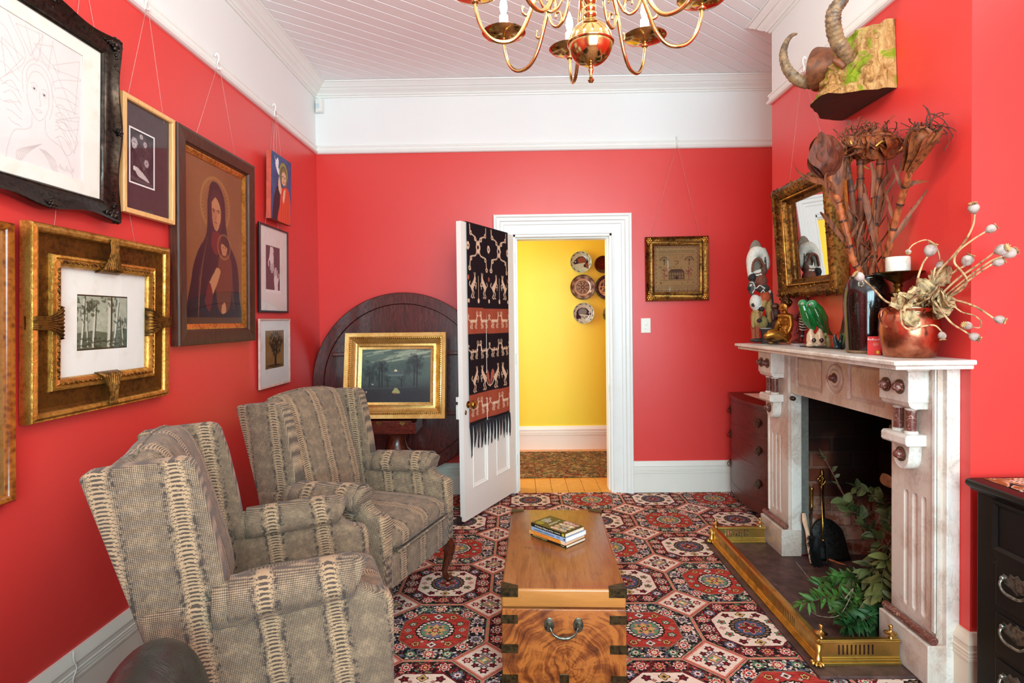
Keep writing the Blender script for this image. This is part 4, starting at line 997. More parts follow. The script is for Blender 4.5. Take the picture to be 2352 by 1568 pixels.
# =================================================================== ikat cloth over the door
t = thing('ikat_textile', 'black and rust ikat cloth with animal bands and fringe draped over the open door', 'textile', (HX, HYY, .022)); t.rotation_euler = (0, 0, atan2(ey, ex))
tw0, tw1 = DW - .672, DW - .062; TW = tw1 - tw0
cv = Cv(130, 300, (38, 26, 30), 1.40 / TW); cv.noise(3, 6, 2)
RU = (166, 78, 56); CR = (226, 190, 160)
for z0, z1 in ((.42, .55), (.85, .985)): cv.poly([(0, z0), (1, z0 + .004), (1, z1 + .004), (0, z1)], RU)
def animal(x, y, s, f, kind):
    X = lambda u: x + u * s * f; Yv = lambda v: y + v * s * (.24 if kind == 'stag' else .33)
    l = lambda pts, w=.014: cv.line([(X(a), Yv(b)) for a, b in pts], w * .8, CR)
    if kind == 'stag':
        cv.blob([(X(-.5), Yv(0)), (X(-.2), Yv(-.16)), (X(.3), Yv(-.1)), (X(.44), Yv(-.3)), (X(.56), Yv(-.1)), (X(.4), Yv(.2)), (X(-.3), Yv(.2))], CR)
        for a in (-.4, -.22, .25, .42): l([(a, .15), (a + .06, .5), (a - .04, .72), (a + .05, .95)], .011)
        l([(.45, -.2), (.52, -.55), (.66, -.62)], .016); l([(.5, -.6), (.44, -.9), (.5, -1.1)], .009); l([(.56, -.6), (.62, -.9), (.58, -1.1)], .009); l([(-.5, 0), (-.7, -.3), (-.6, -.6), (-.72, -.75)], .009)
    else:
        cv.blob([(X(-.3), Yv(.5)), (X(-.34), Yv(.1)), (X(.1), Yv(-.5)), (X(.3), Yv(-.9)), (X(.46), Yv(-.75)), (X(.4), Yv(-.3)), (X(.1), Yv(.3)), (X(-.05), Yv(.6))], CR)
        l([(.3, -.8), (.2, -1.2)], .01); l([(.36, -.8), (.42, -1.2)], .01); l([(.25, -.3), (.5, -.2), (.55, .1)], .011); l([(.15, -.05), (.45, .15), (.45, .4)], .011)
        l([(-.25, .4), (-.1, .8), (-.3, 1.2), (-.1, 1.35)], .012); l([(-.05, .5), (.15, .8), (.0, 1.2), (.2, 1.3)], .012); l([(-.3, .3), (-.55, .0), (-.45, -.3)], .01)
for cx in (.25, .75):
    for f in (-1, 1):
        cv.line([(cx + f * .02, .115), (cx + f * .05, .07), (cx + f * .17, .05), (cx + f * .19, .01)], .011, CR); cv.line([(cx + f * .02, .115), (cx + f * .05, .155), (cx + f * .17, .17), (cx + f * .2, .225)], .011, CR)
        for q in ((.17, .05), (.17, .175), (.06, .075), (.2, .225)): cv.ell(cx + f * q[0], q[1], .026, .012, CR); cv.ell(cx + f * q[0], q[1], .01, .005, (60, 34, 34))
        animal(cx + f * .13, .305, .15, -f, 'horse')
    cv.blob([(cx - .05, .115), (cx, .08), (cx + .05, .115), (cx, .15)], CR); cv.ell(cx, .115, .022, .011, (60, 30, 32)); cv.line([(cx, .26), (cx, .375)], .006, CR, 1, False); cv.ell(cx, .385, .022, .012, CR)
for x in (.02, .5, .98): cv.ell(x, .115, .03, .02, CR); cv.ell(x, .115, .012, .008, (90, 44, 40)); cv.ell(x, .27, .018, .012, (170, 84, 70)); cv.ell(x, .385, .018, .01, CR)
for k, x in enumerate((.12, .38, .62, .88)):
    f = 1 if k % 2 == 0 else -1
    animal(x, .485, .17, f, 'stag'); animal(x, .635, .18, f, 'stag'); animal(x, .92, .17, f, 'stag')
    for q in range(3): cv.ell(x - .05 + .05 * q, .632, .014, .006, (70, 36, 36))
    animal(x + (.02 if f > 0 else -.02), .775, .15, f, 'horse')
for x in (.5,): cv.blob([(x - .09, .76), (x - .05, .74), (x - .02, .77), (x, .82), (x + .02, .77), (x + .05, .74), (x + .09, .76), (x + .03, .81), (x, .83), (x - .03, .81)], (176, 90, 74)); cv.line([(.4, .77), (.44, .81), (.5, .825), (.56, .81), (.6, .77)], .008, CR)
cv.a *= (1 + .10 * np.sin(cv.X * 300))[..., None]
yf = yv + sgn * .005; L0 = 1.385
mb = MB()
def cloth(u, v):
    z = DH + .004 - v * L0; rip = .0035 * sin(u * 9 + 1) * (.2 + v) + .002 * sin(u * 23)
    return (tw1 - u * TW, yf + sgn * (rip + .002) , z)
mb.sheet(cloth, cv.w - 1, cv.h - 1, flip=False); mb.col = cv.lin().reshape(-1, 4)
mb.build('woven_panel', painted(95, 8), t, smooth=180, fix=False)
mb = MB(); mb.sheet(lambda u, v: (tw1 - u * TW, (yf if v == 0 else (yo - sgn * .006)), DH + .0045 - (0 if v < .7 else .5 * (v - .7))), 8, 10); mb.build('top_fold', plain(38, 26, 30, 95), t, smooth=180, solid=.002)
mb = MB(); r = random.Random(3)
for k in range(64):
    x = tw1 - (k + .5) / 64 * TW; grp = k // 5; gx = tw1 - (grp * 5 + 2.5) / 64 * TW; ln = .13 + .05 * r.random() + (.05 if k < 5 else 0)
    mb.tube(bez([(x, yf + sgn * .003, DH - L0 + .004), (x * .5 + gx * .5, yf + sgn * (.004 + .006 * r.random()), DH - L0 - ln * .5), (gx + r.uniform(-.008, .008), yf + sgn * .004, DH - L0 - ln)], 4), [.0028] * 8 + [.0018], 5)
mb.build('fringe', plain(34, 28, 34, 95), t, smooth=180, fix=False)
# =================================================================== wing chairs
def wingchair(label, loc, rz):
    t = thing('wing_armchair', label, 'armchair', loc, rz, 'snakeskin patterned wing chairs')
    FX_, FY_ = fabric('x'), fabric('y'); dk = plain(46, 30, 20, 60)
    for s in (-1, 1):
        # arm panel: concave scoop at the front
        poly = [(-.467, .215), (.108, .215), (.112, .50), (.108, .535), (.085, .548), (.05, .556), (.025, .572), (.005, .60), (-.01, .632), (-.37, .615), (-.572, .60), (-.550, .50), (-.50, .33)]
        mb = MB(); mb.prism(poly, *(sorted((s * .262, s * .345))), axis=1); mb.build('side_panel', FX_, t, smooth=180, bevel=.02, seg=3)
        q = bez([(-.385, s * .322, .590), (-.30, s * .322, .594), (-.15, s * .320, .602), (-.02, s * .318, .610), (.004, s * .318, .606)], 5)
        mb = MB(); N = len(q); mb.tube(q, [.066] * (N - 3) + [.066, .064, .054], 20, flat=.92)
        mb.sheet(lambda u, v: (-.34 + .32 * u, s * (.322 + .066 * sin(pi * (v - .5) * 1.3) + (.003 if s > 0 else .003)), (.594 + .012 * u) + .066 * cos(pi * (v - .5) * 1.3) + .002 - (.02 * max(0, abs(v - .5) - .35) * 10 * .3)), 8, 16) if False else None
        mb.build('arm_roll', FX_, t, smooth=180)
        cap = MB(); cap.sheet(lambda u, v: (-.345 + .335 * u, s * .321 + s * .071 * sin(-1.75 + 3.5 * v), (.594 + .016 * u) + .068 * cos(-1.75 + 3.5 * v) - (.012 if v > .999 or v < .001 else 0)), 10, 22); cap.build('arm_cap', FX_, t, smooth=180, solid=.007)
        # wing
        wp = [(-.555, .515), (-.50, .55), (-.37, .60), (-.357, .66), (-.372, .76), (-.40, .90), (-.424, .985), (-.437, 1.004), (-.462, 1.012), (-.58, 1.006), (-.680, .996), (-.692, .982), (-.638, .80)]
        mb = MB(); mb.prism(wp, *(sorted((s * .262, s * .330))), axis=1); mb.build('wing', FX_, t, smooth=180, bevel=.024, seg=4)
    mb = MB(); mb.prism([(-.464, .215), (-.40, .215), (-.44, .5), (-.60, .972), (-.682, .972), (-.632, .80), (-.548, .5)], -.275, .275, axis=1); mb.build('back_panel', FY_, t, smooth=180, bevel=.02, seg=3)
    # loose back cushion with a crowned top and welt
    mb = MB()
    nU, nV = 14, 26; prof = []
    K = 40
    def bc(u, v):   # closed ring in the xz plane swept across y (u), superellipse section
        a = 2 * pi * v; e = .62
        ca, sa = cos(a), sin(a)
        lx = .085 * (abs(ca) ** e) * (1 if ca > 0 else -1); lz = .295 * (abs(sa) ** (e * .8)) * (1 if sa > 0 else -1)
        y = (u - .5) * 2; ed = max(0, 1 - abs(y) ** 5) ** .35; fat = .55 + .45 * ed; crown = .022 * (1 - y * y) * max(0, lz / .295)
        th = radians(15); 
        X = lx * fat; Z = lz * (.955 + .045 * ed) + crown
        return (-.508 + X * cos(th) - Z * sin(th), y * .256, .728 + X * sin(th) + Z * cos(th))
    mb.sheet(lambda u, v: bc(u, v), 18, 44); mb.add([bc(0, k / 44) for k in range(44)], [tuple(range(44))]); mb.add([bc(1, k / 44) for k in range(44)], [tuple(range(44))[::-1]])
    cu = mb.build('back_cushion', FY_, t, smooth=180)
    MB().tube([Vector(bc(.03 + .94 * k / 24, .25)) + Vector((0, 0, .003)) for k in range(25)], .0055, 8).build('piping', FY_, cu, smooth=180)
    # seat cushion
    mb = MB()
    def sc(u, v):
        a = 2 * pi * v; ca, sa = cos(a), sin(a); e = .5
        lx = .26 * (abs(ca) ** e) * (1 if ca > 0 else -1); lz = .062 * (abs(sa) ** .7) * (1 if sa > 0 else -1)
        y = (u - .5) * 2; ed = max(0, 1 - abs(y) ** 6) ** .4
        return (-.138 + lx * (.97 + .03 * ed), y * .258, .415 + lz * (.45 + .55 * ed) + .012 * (1 - y * y) * (1 if sa > 0 else 0))
    mb.sheet(sc, 18, 40); mb.add([sc(0, k / 40) for k in range(40)], [tuple(range(40))]); mb.add([sc(1, k / 40) for k in range(40)], [tuple(range(40))[::-1]])
    cu = mb.build('seat_cushion', FY_, t, smooth=180)
    MB().tube([(.119, -.245 + .49 * k / 12, .372) for k in range(13)], .005, 8).build('piping', FY_, cu, smooth=180)
    MB().box(.03, -.27, .215, .108, .27, .358).build('front_rail', FY_, t, smooth=180, bevel=.012, seg=3)
    MB().box(-.47, -.265, .22, .05, .265, .33).build('seat_base', dk, t, smooth=0)
    for s in (-1, 1):
        c = Vector((.072, s * .295, 0)); o_ = Vector((.5, s * .5, 0)).normalized()
        q = bez([c + Vector((0, 0, .225)), c + o_ * .028 + Vector((0, 0, .185)), c + o_ * .020 + Vector((0, 0, .12)), c + o_ * .0 + Vector((0, 0, .06)), c + o_ * .008 + Vector((0, 0, .025)), c + o_ * .028 + Vector((0, 0, .008))], 5)
        mb = MB(); mb.tube(q, lerps([.036, .034, .024, .015, .016, .020], len(q)), 12); mb.ell(c + o_ * .026 + Vector((0, 0, .012)), .022, .022, .012, 12, 7); mb.build('cabriole_leg', wood('leg'), t, smooth=180)
        MB().tube([(-.45, s * .26, .23), (-.47, s * .265, .12), (-.51, s * .27, 0)], [.024, .021, .017], 10).build('back_leg', wood('leg'), t, smooth=180)
    return t
wingchair('snakeskin patterned wing armchair in the foreground, seen from behind its near side', (-.622, 2.02, 0), atan2(.37, .93))
wingchair('snakeskin patterned wing armchair farther away, beside the round table top', (-.57, 2.75, 0), atan2(-.326, .945))
# =================================================================== dark leather seat, bottom left corner
t = thing('leather_armchair', 'dark leather chair arm with a rounded top at the bottom left corner', 'armchair', (-.945, .85, 0), radians(20))
for s in (1, -1):
    mb = MB()
    def arm(u, v):
        a = pi * v; xx = .122 * cos(a); e = max(0, 1 - max(0, (u - .78) / .22) ** 2) ** .5 if u > .78 else 1
        zz = .40 + .272 * sin(a) ** .8 * (.3 + .7 * e)
        return (s * .25 + xx * (.35 + .65 * e), -.42 + .93 * u, zz)
    mb.sheet(arm, 26, 24); mb.box(s * .25 - .125, -.40, .06, s * .25 + .125, .44, .42); mb.build('arm', leather(), t, smooth=180, bevel=.02, seg=3)
MB().box(-.13, -.40, .10, .13, .43, .40).build('seat', leather(), t, smooth=180, bevel=.05, seg=4)
MB().box(-.36, -.56, .08, .36, -.38, .82).build('backrest', leather(), t, smooth=180, bevel=.06, seg=4)
for sx in (-1, 1):
    for sy in (-.5, .40): MB().lathe([(.018, 0), (.024, .07)], 12, Matrix.Translation((sx * .28, sy, 0))).build('leg', wood('leg'), t, smooth=40)
# =================================================================== camphor trunk and books
t = thing('camphor_trunk', 'honey coloured camphor wood trunk with brass corners on the patterned carpet', 'trunk', (.168, 2.497, 0), radians(-2.0))
TWd, TL, TZ, LZ = .452, .868, .40, .329; BRZ = darkmetal(84, 72, 46, 36)
def six(name, x0, y0, z0, x1, y1, z1, bev):
    mb = MB(); mb.box(x0, y0, z0, x1, y1, z1); mb.mi = []
    for f in mb.f:
        n = [mb.v[i] for i in f]; xs = {round(p[0], 4) for p in n}; zs = {round(p[2], 4) for p in n}; ys = {round(p[1], 4) for p in n}
        mb.mi.append(1 if len(zs) == 1 else (0 if len(ys) == 1 else 2))
    return mb.build(name, [camphor('front') if name == 'body' else camphor('side'), camphor('top'), camphor('side')], t, smooth=180, bevel=bev, seg=3)
six('body', -TWd / 2, -TL / 2, .012, TWd / 2, TL / 2, LZ - .004, .004); six('lid', -TWd / 2 - .001, -TL / 2 - .001, LZ, TWd / 2 + .001, TL / 2 + .001, TZ, .010)
MB().box(-TWd / 2 + .01, -TL / 2 + .01, 0, TWd / 2 - .01, TL / 2 - .01, .013).build('base_runner', plain(70, 40, 20, 60), t, smooth=0)
def bracket(sx, sy, z0, z1, wx, wy, top):
    e = .0022; X = sx * (TWd / 2 + .001); Y = sy * (TL / 2 + .001); mb = MB()
    bx = sorted((X + sx * e, X - sx * wx)); by = sorted((Y + sy * e, Y - sy * wy))
    mb.box(bx[0], min(Y, Y + sy * e), z0, bx[1], max(Y, Y + sy * e), z1); mb.box(min(X, X + sx * e), by[0], z0, max(X, X + sx * e), by[1], z1)
    if top:
        n = 9; pl = [(X + sx * e, Y + sy * e)] + [(X - sx * wx, Y + sy * e), (X - sx * wx, Y - sy * wy * .45)] + [(X - sx * wx * (1 - sin(k * pi / 2 / n)) , Y - sy * wy * (.45 + .55 * (sin(k * pi / 2 / n))) ) for k in range(1, n)] + [(X, Y - sy * wy), (X + sx * e, Y - sy * wy)]
        mb.prism(pl, TZ, TZ + e, axis=2)
    for dx in (.012, wx - .012):
        for z in (z0 + .006, z1 - .006): mb.ell((X - sx * dx, Y + sy * e, z), .0022, .001, .0022, 6, 4)
    return mb.build('brass_corner', BRZ, t, smooth=30, bevel=.001, seg=1)
for sx in (-1, 1):
    for sy in (-1, 1):
        bracket(sx, sy, TZ - .030, TZ + .0015, .062, .052, True); bracket(sx, sy, .272, .303, .060, .06, False); bracket(sx, sy, .163, .195, .060, .06, False); bracket(sx, sy, .015, .082, .058, .06, False)
for sy in (-1, 1):
    Y = sy * (TL / 2)
    hb = bpy.data.objects.new('handle', None); COL.objects.link(hb); hb.parent = t
    for x in (-.053, .053):
        mb = MB(); mb.lathe([(1, 0), (1, .6), (.85, 1), (.001, 1)], 20, Matrix.Translation((x, Y, .268)) @ Matrix.Rotation(pi / 2 * (1 if sy < 0 else -1), 4, 'X') @ Matrix.Diagonal((.0185, .027, .004, 1)))
        mb.box(x - .007, min(Y + sy * .002, Y + sy * .02), .262, x + .007, max(Y + sy * .002, Y + sy * .02), .276); mb.build('handle_plate', darkmetal(112, 108, 92, 30), hb, smooth=30)
    q = bez([(-.053, Y + sy * .014, .27), (-.046, Y + sy * .02, .258), (-.038, Y + sy * .022, .244), (-.018, Y + sy * .024, .233), (0, Y + sy * .024, .231), (.018, Y + sy * .024, .233), (.038, Y + sy * .022, .244), (.046, Y + sy * .02, .258), (.053, Y + sy * .014, .27)], 4)
    MB().tube(q, lerps([.0045, .0045, .0055, .007, .0055, .0045, .0045], len(q)), 10).build('bail', darkmetal(128, 124, 108, 26), hb, smooth=180)
MB().box(-.017, -TL / 2 - .003, .012, .017, -TL / 2, .086).build('base_plate', BRZ, t, smooth=0, bevel=.001)
def text(s, size, mat, parent, M, name='lettering', ext=.0003, align='LEFT'):
    cu = bpy.data.curves.new(name, 'FONT'); cu.body = s; cu.size = size; cu.extrude = ext; cu.align_x = align; cu.resolution_u = 2
    o = bpy.data.objects.new(name, cu); COL.objects.link(o); dg = bpy.context.evaluated_depsgraph_get(); me = bpy.data.meshes.new_from_object(o.evaluated_get(dg))
    bpy.data.objects.remove(o); me.materials.clear(); me.materials.append(mat); o = bpy.data.objects.new(name, me); COL.objects.link(o); o.parent = parent; o.matrix_local = M; return o
# book frame: local x along the spine (reading direction), local y from spine to fore edge, z up
SD = Vector((.155, -.160, 0)).normalized(); bang = atan2(SD.y, SD.x)
def book(label, z, L_, W_, H_, cover, pages, off=(0, 0), rot=0, draw=None):
    c0 = Vector((.190, 2.426, 0)); t = thing('book', label, 'book', (0, 0, 0), bang + rot, 'paperbacks stacked on the trunk')
    org = c0 + Vector((cos(bang + rot), sin(bang + rot), 0)) * (-L_ + off[0]) + Vector((-sin(bang + rot), cos(bang + rot), 0)) * off[1]
    t.location = (org.x, org.y, z)
    mb = MB(); mb.box(0, 0, 0, L_, .0012, H_); mb.box(0, 0, 0, L_, W_, .0009); mb.box(0, 0, H_ - .0009, L_, W_, H_)
    mb.build('cover', cover, t, smooth=0); MB().box(.0015, .001, .0009, L_ - .0012, W_ - .001, H_ - .0009).build('page_block', pages, t, smooth=0)
    if draw: draw(t, L_, W_, H_)
    return t
def SPM(x, z): return Matrix.Translation((x, -.0004, z)) @ Matrix.Rotation(pi / 2, 4, 'X')
inkw, inkb, inkgold = plain(238, 226, 206, 70), plain(26, 26, 34, 70), plain(196, 176, 40, 60)
def d1(t, L, W, H): text('An Illustrated Companion', .0085, plain(206, 190, 120, 70), t, SPM(.012, .002)); text('Fontana', .006, plain(206, 190, 120, 70), t, SPM(L - .03, .003))
def d2(t, L, W, H):
    text('The Art of Australia', .010, plain(214, 110, 34, 70), t, SPM(.03, .004))
    cv = Cv(60, 14, (232, 140, 50), .08); cv.noise(10, 60, 3); cv.poly([(.86, 0), (1, 0), (1, 1), (.9, 1)], (232, 206, 178)); cv.poly([(0, .0), (.06, 0), (.1, 1), (0, 1)], (224, 160, 92))
    mb = MB(); mb.sheet(lambda u, v: (u * L, -.0003, H - v * H), 59, 13); mb.col = cv.lin().reshape(-1, 4); mb.build('printed_spine', painted(60, 30), t, smooth=0, fix=False)
def d3(t, L, W, H): text('Concise Dictionary of Australian Artists', .0078, inkb, t, SPM(.012, .0055)); text('McCulloch', .0045, inkb, t, SPM(L - .055, .009)); MB().lathe([(.004, 0), (.004, .0004), (.0028, .0004), (.0028, 0)], 14, SPM(L - .009, H / 2)).build('publisher_mark', inkb, t, smooth=0)
def d4(t, L, W, H):
    text('A Concise History of Art', .0108, inkw, t, SPM(.024, .004)); text('Germain Bazin', .0058, inkw, t, SPM(L - .062, .006)); MB().box(L - .019, -.0004, .002, L - .005, 0, H - .002).build('spine_badge', inkgold, t, smooth=0)
    T = lambda x, y, z=H: Matrix.Translation((x, y, z + .0002)) @ Matrix.Rotation(pi / 2, 4, 'Z')
    # cover text reads across the spine side towards the fore edge
    for k, (s_, sz) in enumerate((('Germain Bazin', .006), ('A Concise', .0125), ('History', .0125), ('of Art', .0125))): text(s_, sz, inkw, t, T(.014 + k * .0125 + .004, .048))
    text('From the beginnings to the present day', .0048, inkw, t, T(.076, .036)); text('with 607 colour illustrations', .0048, inkw, t, T(.085, .03))
    mb = MB()
    for r0, r1 in ((.017, .0185), (.013, .0145)):
        mb.lathe([(r0, 0), (r1, 0), (r1, .0003), (r0, .0003), (r0, 0)], 30, Matrix.Translation((.032, .026, H)), cap=False)
    for k in range(9): mb.box(.022 + .0022 * k, .020, H, .023 + .0022 * k, .032, H + .0003)
    mb.build('emblem', inkgold, t, smooth=0)
    cols = [((214, 190, 160), (176, 110, 70), (90, 120, 80), (200, 170, 150)), ((190, 170, 130), (120, 140, 150), (206, 150, 96), (90, 80, 60)), ((226, 214, 180), (208, 150, 70), (150, 170, 180), (120, 90, 60)), ((206, 150, 140), (220, 190, 160), (120, 90, 70), (170, 160, 150))]
    for k in range(4):
        cv = Cv(60, 16, cols[k][0], .2); r = random.Random(k)
        for q in range(26): cv.ell(r.random(), r.random(), .08, .25, cols[k][q % 4], r.random() * 3, .8)
        y0 = .012 + k * .0285; x0, x1 = .100, .188
        mb = MB()
        def ov(u, v):
            w_ = .0125 * min(1, (1 - abs(2 * u - 1)) * 4.5) ** .5
            return (x0 + (x1 - x0) * u, y0 + .0125 + (v - .5) * 2 * w_, H + .0003)
        mb.sheet(ov, 59, 15); mb.col = cv.lin().reshape(-1, 4); mb.build('cover_picture', painted(50, 30), t, smooth=0, fix=False)
z0 = TZ + .0026
book('thin black paperback at the bottom of the stack on the trunk', z0, .213, .128, .0115, plain(26, 24, 24, 40), paper(226, 210, 184), (.004, .002), 0, d1)
book('orange spined paperback, second from the bottom of the stack', z0 + .0117, .214, .132, .0155, plain(226, 136, 48, 45), paper(224, 186, 150), (.002, -.001), .02, d2)
book('pale blue paperback under the top book of the stack', z0 + .0274, .207, .134, .0175, plain(160, 184, 216, 45), paper(244, 242, 238), (.006, -.002), -.01, d3)
book('black art paperback with picture strips on its cover, top of the stack', z0 + .0451, .204, .126, .0155, plain(36, 34, 22, 30), paper(232, 214, 188), (0, 0), 0, d4)
# =================================================================== tilt-top round table
tc = pt(925, 878, 4.34); t = thing('tilt_top_table', 'large round mahogany table with its top tipped up against the back wall', 'table', (tc.x, 4.05, 0))
MH, MV = wood('mahogany'), wood('mahogany_v')
R_ = .688; TT = Matrix.Translation((0, tc.y - 4.05, tc.z)) @ Matrix.Rotation(radians(-4), 4, 'X') @ Matrix.Rotation(pi / 2, 4, 'X')   # local z of the disc -> towards the room
mb = MB(); mb.lathe([(.001, -.016), (R_ - .01, -.016), (R_, -.008), (R_, .006), (R_ - .006, .012), (R_ - .085, .012), (R_ - .088, .002), (R_ - .09, -.004), (.001, -.004)], 96, TT)
top = mb.build('table_top', MV, t, smooth=30)
for dz in (.22, -.235):
    half = sqrt((R_ - .1) ** 2 - dz * dz) - .01
    mb = MB(); mb.box(-half, dz - .016, -.004, half, dz + .016, .022, TT); mb.build('bearer', MH, t, smooth=0, bevel=.006, seg=3)
mb = MB(); mb.box(.26, -.235, -.004, .29, .22, .016, TT); mb.build('bearer', MH, t, smooth=0, bevel=.004)
bp = bpy.data.objects.new('block', None); COL.objects.link(bp); bp.parent = t; bz0, bz1 = .600, .690; bx0, bx1 = pt(800, 985, 3.93).x - tc.x, pt(955, 985, 3.93).x - tc.x
mb = MB(); mb.box(bx0, -.12, bz0, bx1, .16, bz1 - .012); mb.box(bx0, -.12, bz1 - .012, bx0 + .03, .16, bz1); mb.box(bx1 - .03, -.12, bz1 - .012, bx1, .16, bz1); mb.box(bx0, -.12, bz1 - .012, bx1, -.09, bz1); mb.box(bx0, .13, bz1 - .012, bx1, .16, bz1)
mb.build('block_body', MH, bp, smooth=0, bevel=.002)
for x in (pt(870, 965, 3.93).x - tc.x, pt(924, 965, 3.93).x - tc.x):
    mb = MB(); mb.prism([(x - .018, bz1 - .004), (x - .018, bz1 - .016), (x, bz1 - .034), (x + .018, bz1 - .016), (x + .018, bz1 - .004)], -.1225, -.120, axis=1); mb.build('brass_catch', darkmetal(150, 116, 56, 34), bp, smooth=0, bevel=.0005)
cx = pt(911, 1000, 4.05).x - tc.x
mb = MB(); mb.lathe([(.11, .05), (.115, .08), (.10, .10), (.075, .13), (.062, .17), (.058, .22), (.07, .30), (.098, .36), (.112, .395), (.108, .412), (.094, .420), (.092, .430), (.108, .442), (.110, .452), (.098, .462), (.078, .480), (.066, .52), (.060, .565), (.062, .580), (.070, .590), (.070, .602)], 36, Matrix.Translation((cx, 0, 0)))
mb.build('pedestal', wood('leg'), t, smooth=50)
mb = MB()
for k in range(3):
    a = radians(90 + 120 * k + 60); d = Vector((cos(a), sin(a), 0)); q = bez([Vector((cx, 0, .11)) + d * .04, Vector((cx, 0, .10)) + d * .14, Vector((cx, 0, .06)) + d * .23, Vector((cx, 0, .03)) + d * .29, Vector((cx, 0, .024)) + d * .31], 5)
    m2 = MB(); m2.tube(q, lerps([.045, .04, .028, .026, .02], len(q)), 12); m2.build('foot', wood('leg'), t, smooth=180)
tc2 = pt(1002, 985, 4.28)
tag(MB().tube(bez([pt(986, 955, 4.18), pt(990, 985, 4.20), pt(999, 1005, 4.2), pt(1001, 1020, 4.19)], 6), .0012, 5).ell(pt(1001, 1020, 4.19), .004, .003, .006, 8, 5).build('hanging_cord', plain(40, 36, 40, 60), smooth=180), 'thin dark cord hanging below the gold framed landscape', 'cord')
# gilt framed landscape standing on the table block, leaning on the bearers
pc = pt(908.5, 953, 4.03); t = thing('framed_landscape', 'dark moonlit landscape in a broad stepped gilt frame leaning on the round table', 'picture', (pc.x, 4.03, bz1 + .001)); t.rotation_euler = (radians(-9), 0, radians(-2.5))
pv = bpy.data.objects.new('frame_assembly', None)
w, h = .505, .385; FO = .110; zc = h / 2 + FO
mb = MB(); frame(mb, [(-.004, .0), (-.004, .020), (.012, .026), (.013, .030), (.018, .032), (.024, .030), (.026, .026), (.034, .024), (.044, .028), (.056, .040), (.064, .050), (.066, .054), (.072, .058), (.080, .055), (.083, .052), (.084, .060), (FO, .066), (FO, .0)], w, h); mb.v = [(x, y, z + zc) for x, y, z in mb.v]; fr = mb.build('frame', gold('pale', 26, 6), t, smooth=30)
mb = MB()
for d, s_, tt in ((.073, .0046, .058), (.018, .0032, .032)):
    for side in range(4):
        ln = (w if side % 2 == 0 else h) + 2 * d; n_ = int(ln / (s_ * 3.1))
        for k in range(n_):
            u = -ln / 2 + (k + .5) * ln / n_; p = (u, -tt, -(h / 2 + d)) if side == 0 else (u, -tt, h / 2 + d) if side == 2 else (w / 2 + d, -tt, u) if side == 1 else (-w / 2 - d, -tt, u)
            mb.ell((p[0], p[1], p[2] + zc), s_, s_ * .6, s_, 6, 4)
mb.build('beaded_ornament', gold('old', 34, 10), fr, smooth=180, fix=False)
cv = Cv(150, 114, (70, 88, 82), h / w); r = random.Random(8); cv.noise(3, 22, 4)
cv.put(np.clip((cv.Y - .5) * 3, 0, 1), (38, 42, 46), .8); cv.put(np.clip(1 - abs(cv.Y - .15) * 6, 0, 1), (112, 126, 112), .5)
for k in range(26): y = r.uniform(.03, .22); x = r.uniform(.1, .9); cv.line([(x - .12, y + .03), (x, y), (x + .12, y - .025)], .012, (170, 176, 148), .5)
cv.ell(.495, .41, .022, .022, (220, 206, 150), 0, 1); cv.put((np.abs(cv.Y - .435) < .012) * (np.abs(cv.X - .5) < .12) * 1.0, (70, 76, 84)); cv.line([(.4, .49), (.64, .49)], .008, (120, 130, 136), .6, False); cv.line([(.42, .425), (.62, .425)], .007, (130, 136, 136), .5, False)
for x, y, s_ in ((.12, .45, .1), (.26, .42, .1), (.3, .3, .06), (.76, .32, .12), (.8, .2, .07), (.38, .56, .05), (.58, .56, .05)):
    cv.line([(x, y), (x, .72)], .012, (26, 30, 32), .8, False)
    for k in range(30): cv.ell(x + r.gauss(0, s_ * .55), y + r.gauss(0, s_ * .8), s_ * .3, s_ * .3, (40, 48, 50), r.random() * 3, .4)
cv.put(np.clip((cv.Y - .66) * 8, 0, 1), (36, 40, 44), .7); cv.blob([(.44, .82), (.5, .72), (.56, .82)], (150, 146, 96)); cv.ell(.49, .83, .03, .012, (120, 50, 40)); cv.line([(.03, .73), (.4, .73), (.8, .70)], .006, (80, 86, 88), .6)
cv.ell(.17, .66, .012, .012, (190, 180, 170)); cv.ell(.08, .8, .012, .018, (170, 150, 140)); cv.noise(50, 12, 5)
canvas('painting', cv, w, h, -.016, t, 0, zc, painted(32, 45)); MB().box(-w / 2 - .08, -.010, zc - h / 2 - .08, w / 2 + .08, .0, zc + h / 2 + .08).build('backing_board', plain(90, 66, 44, 80), t, smooth=0)
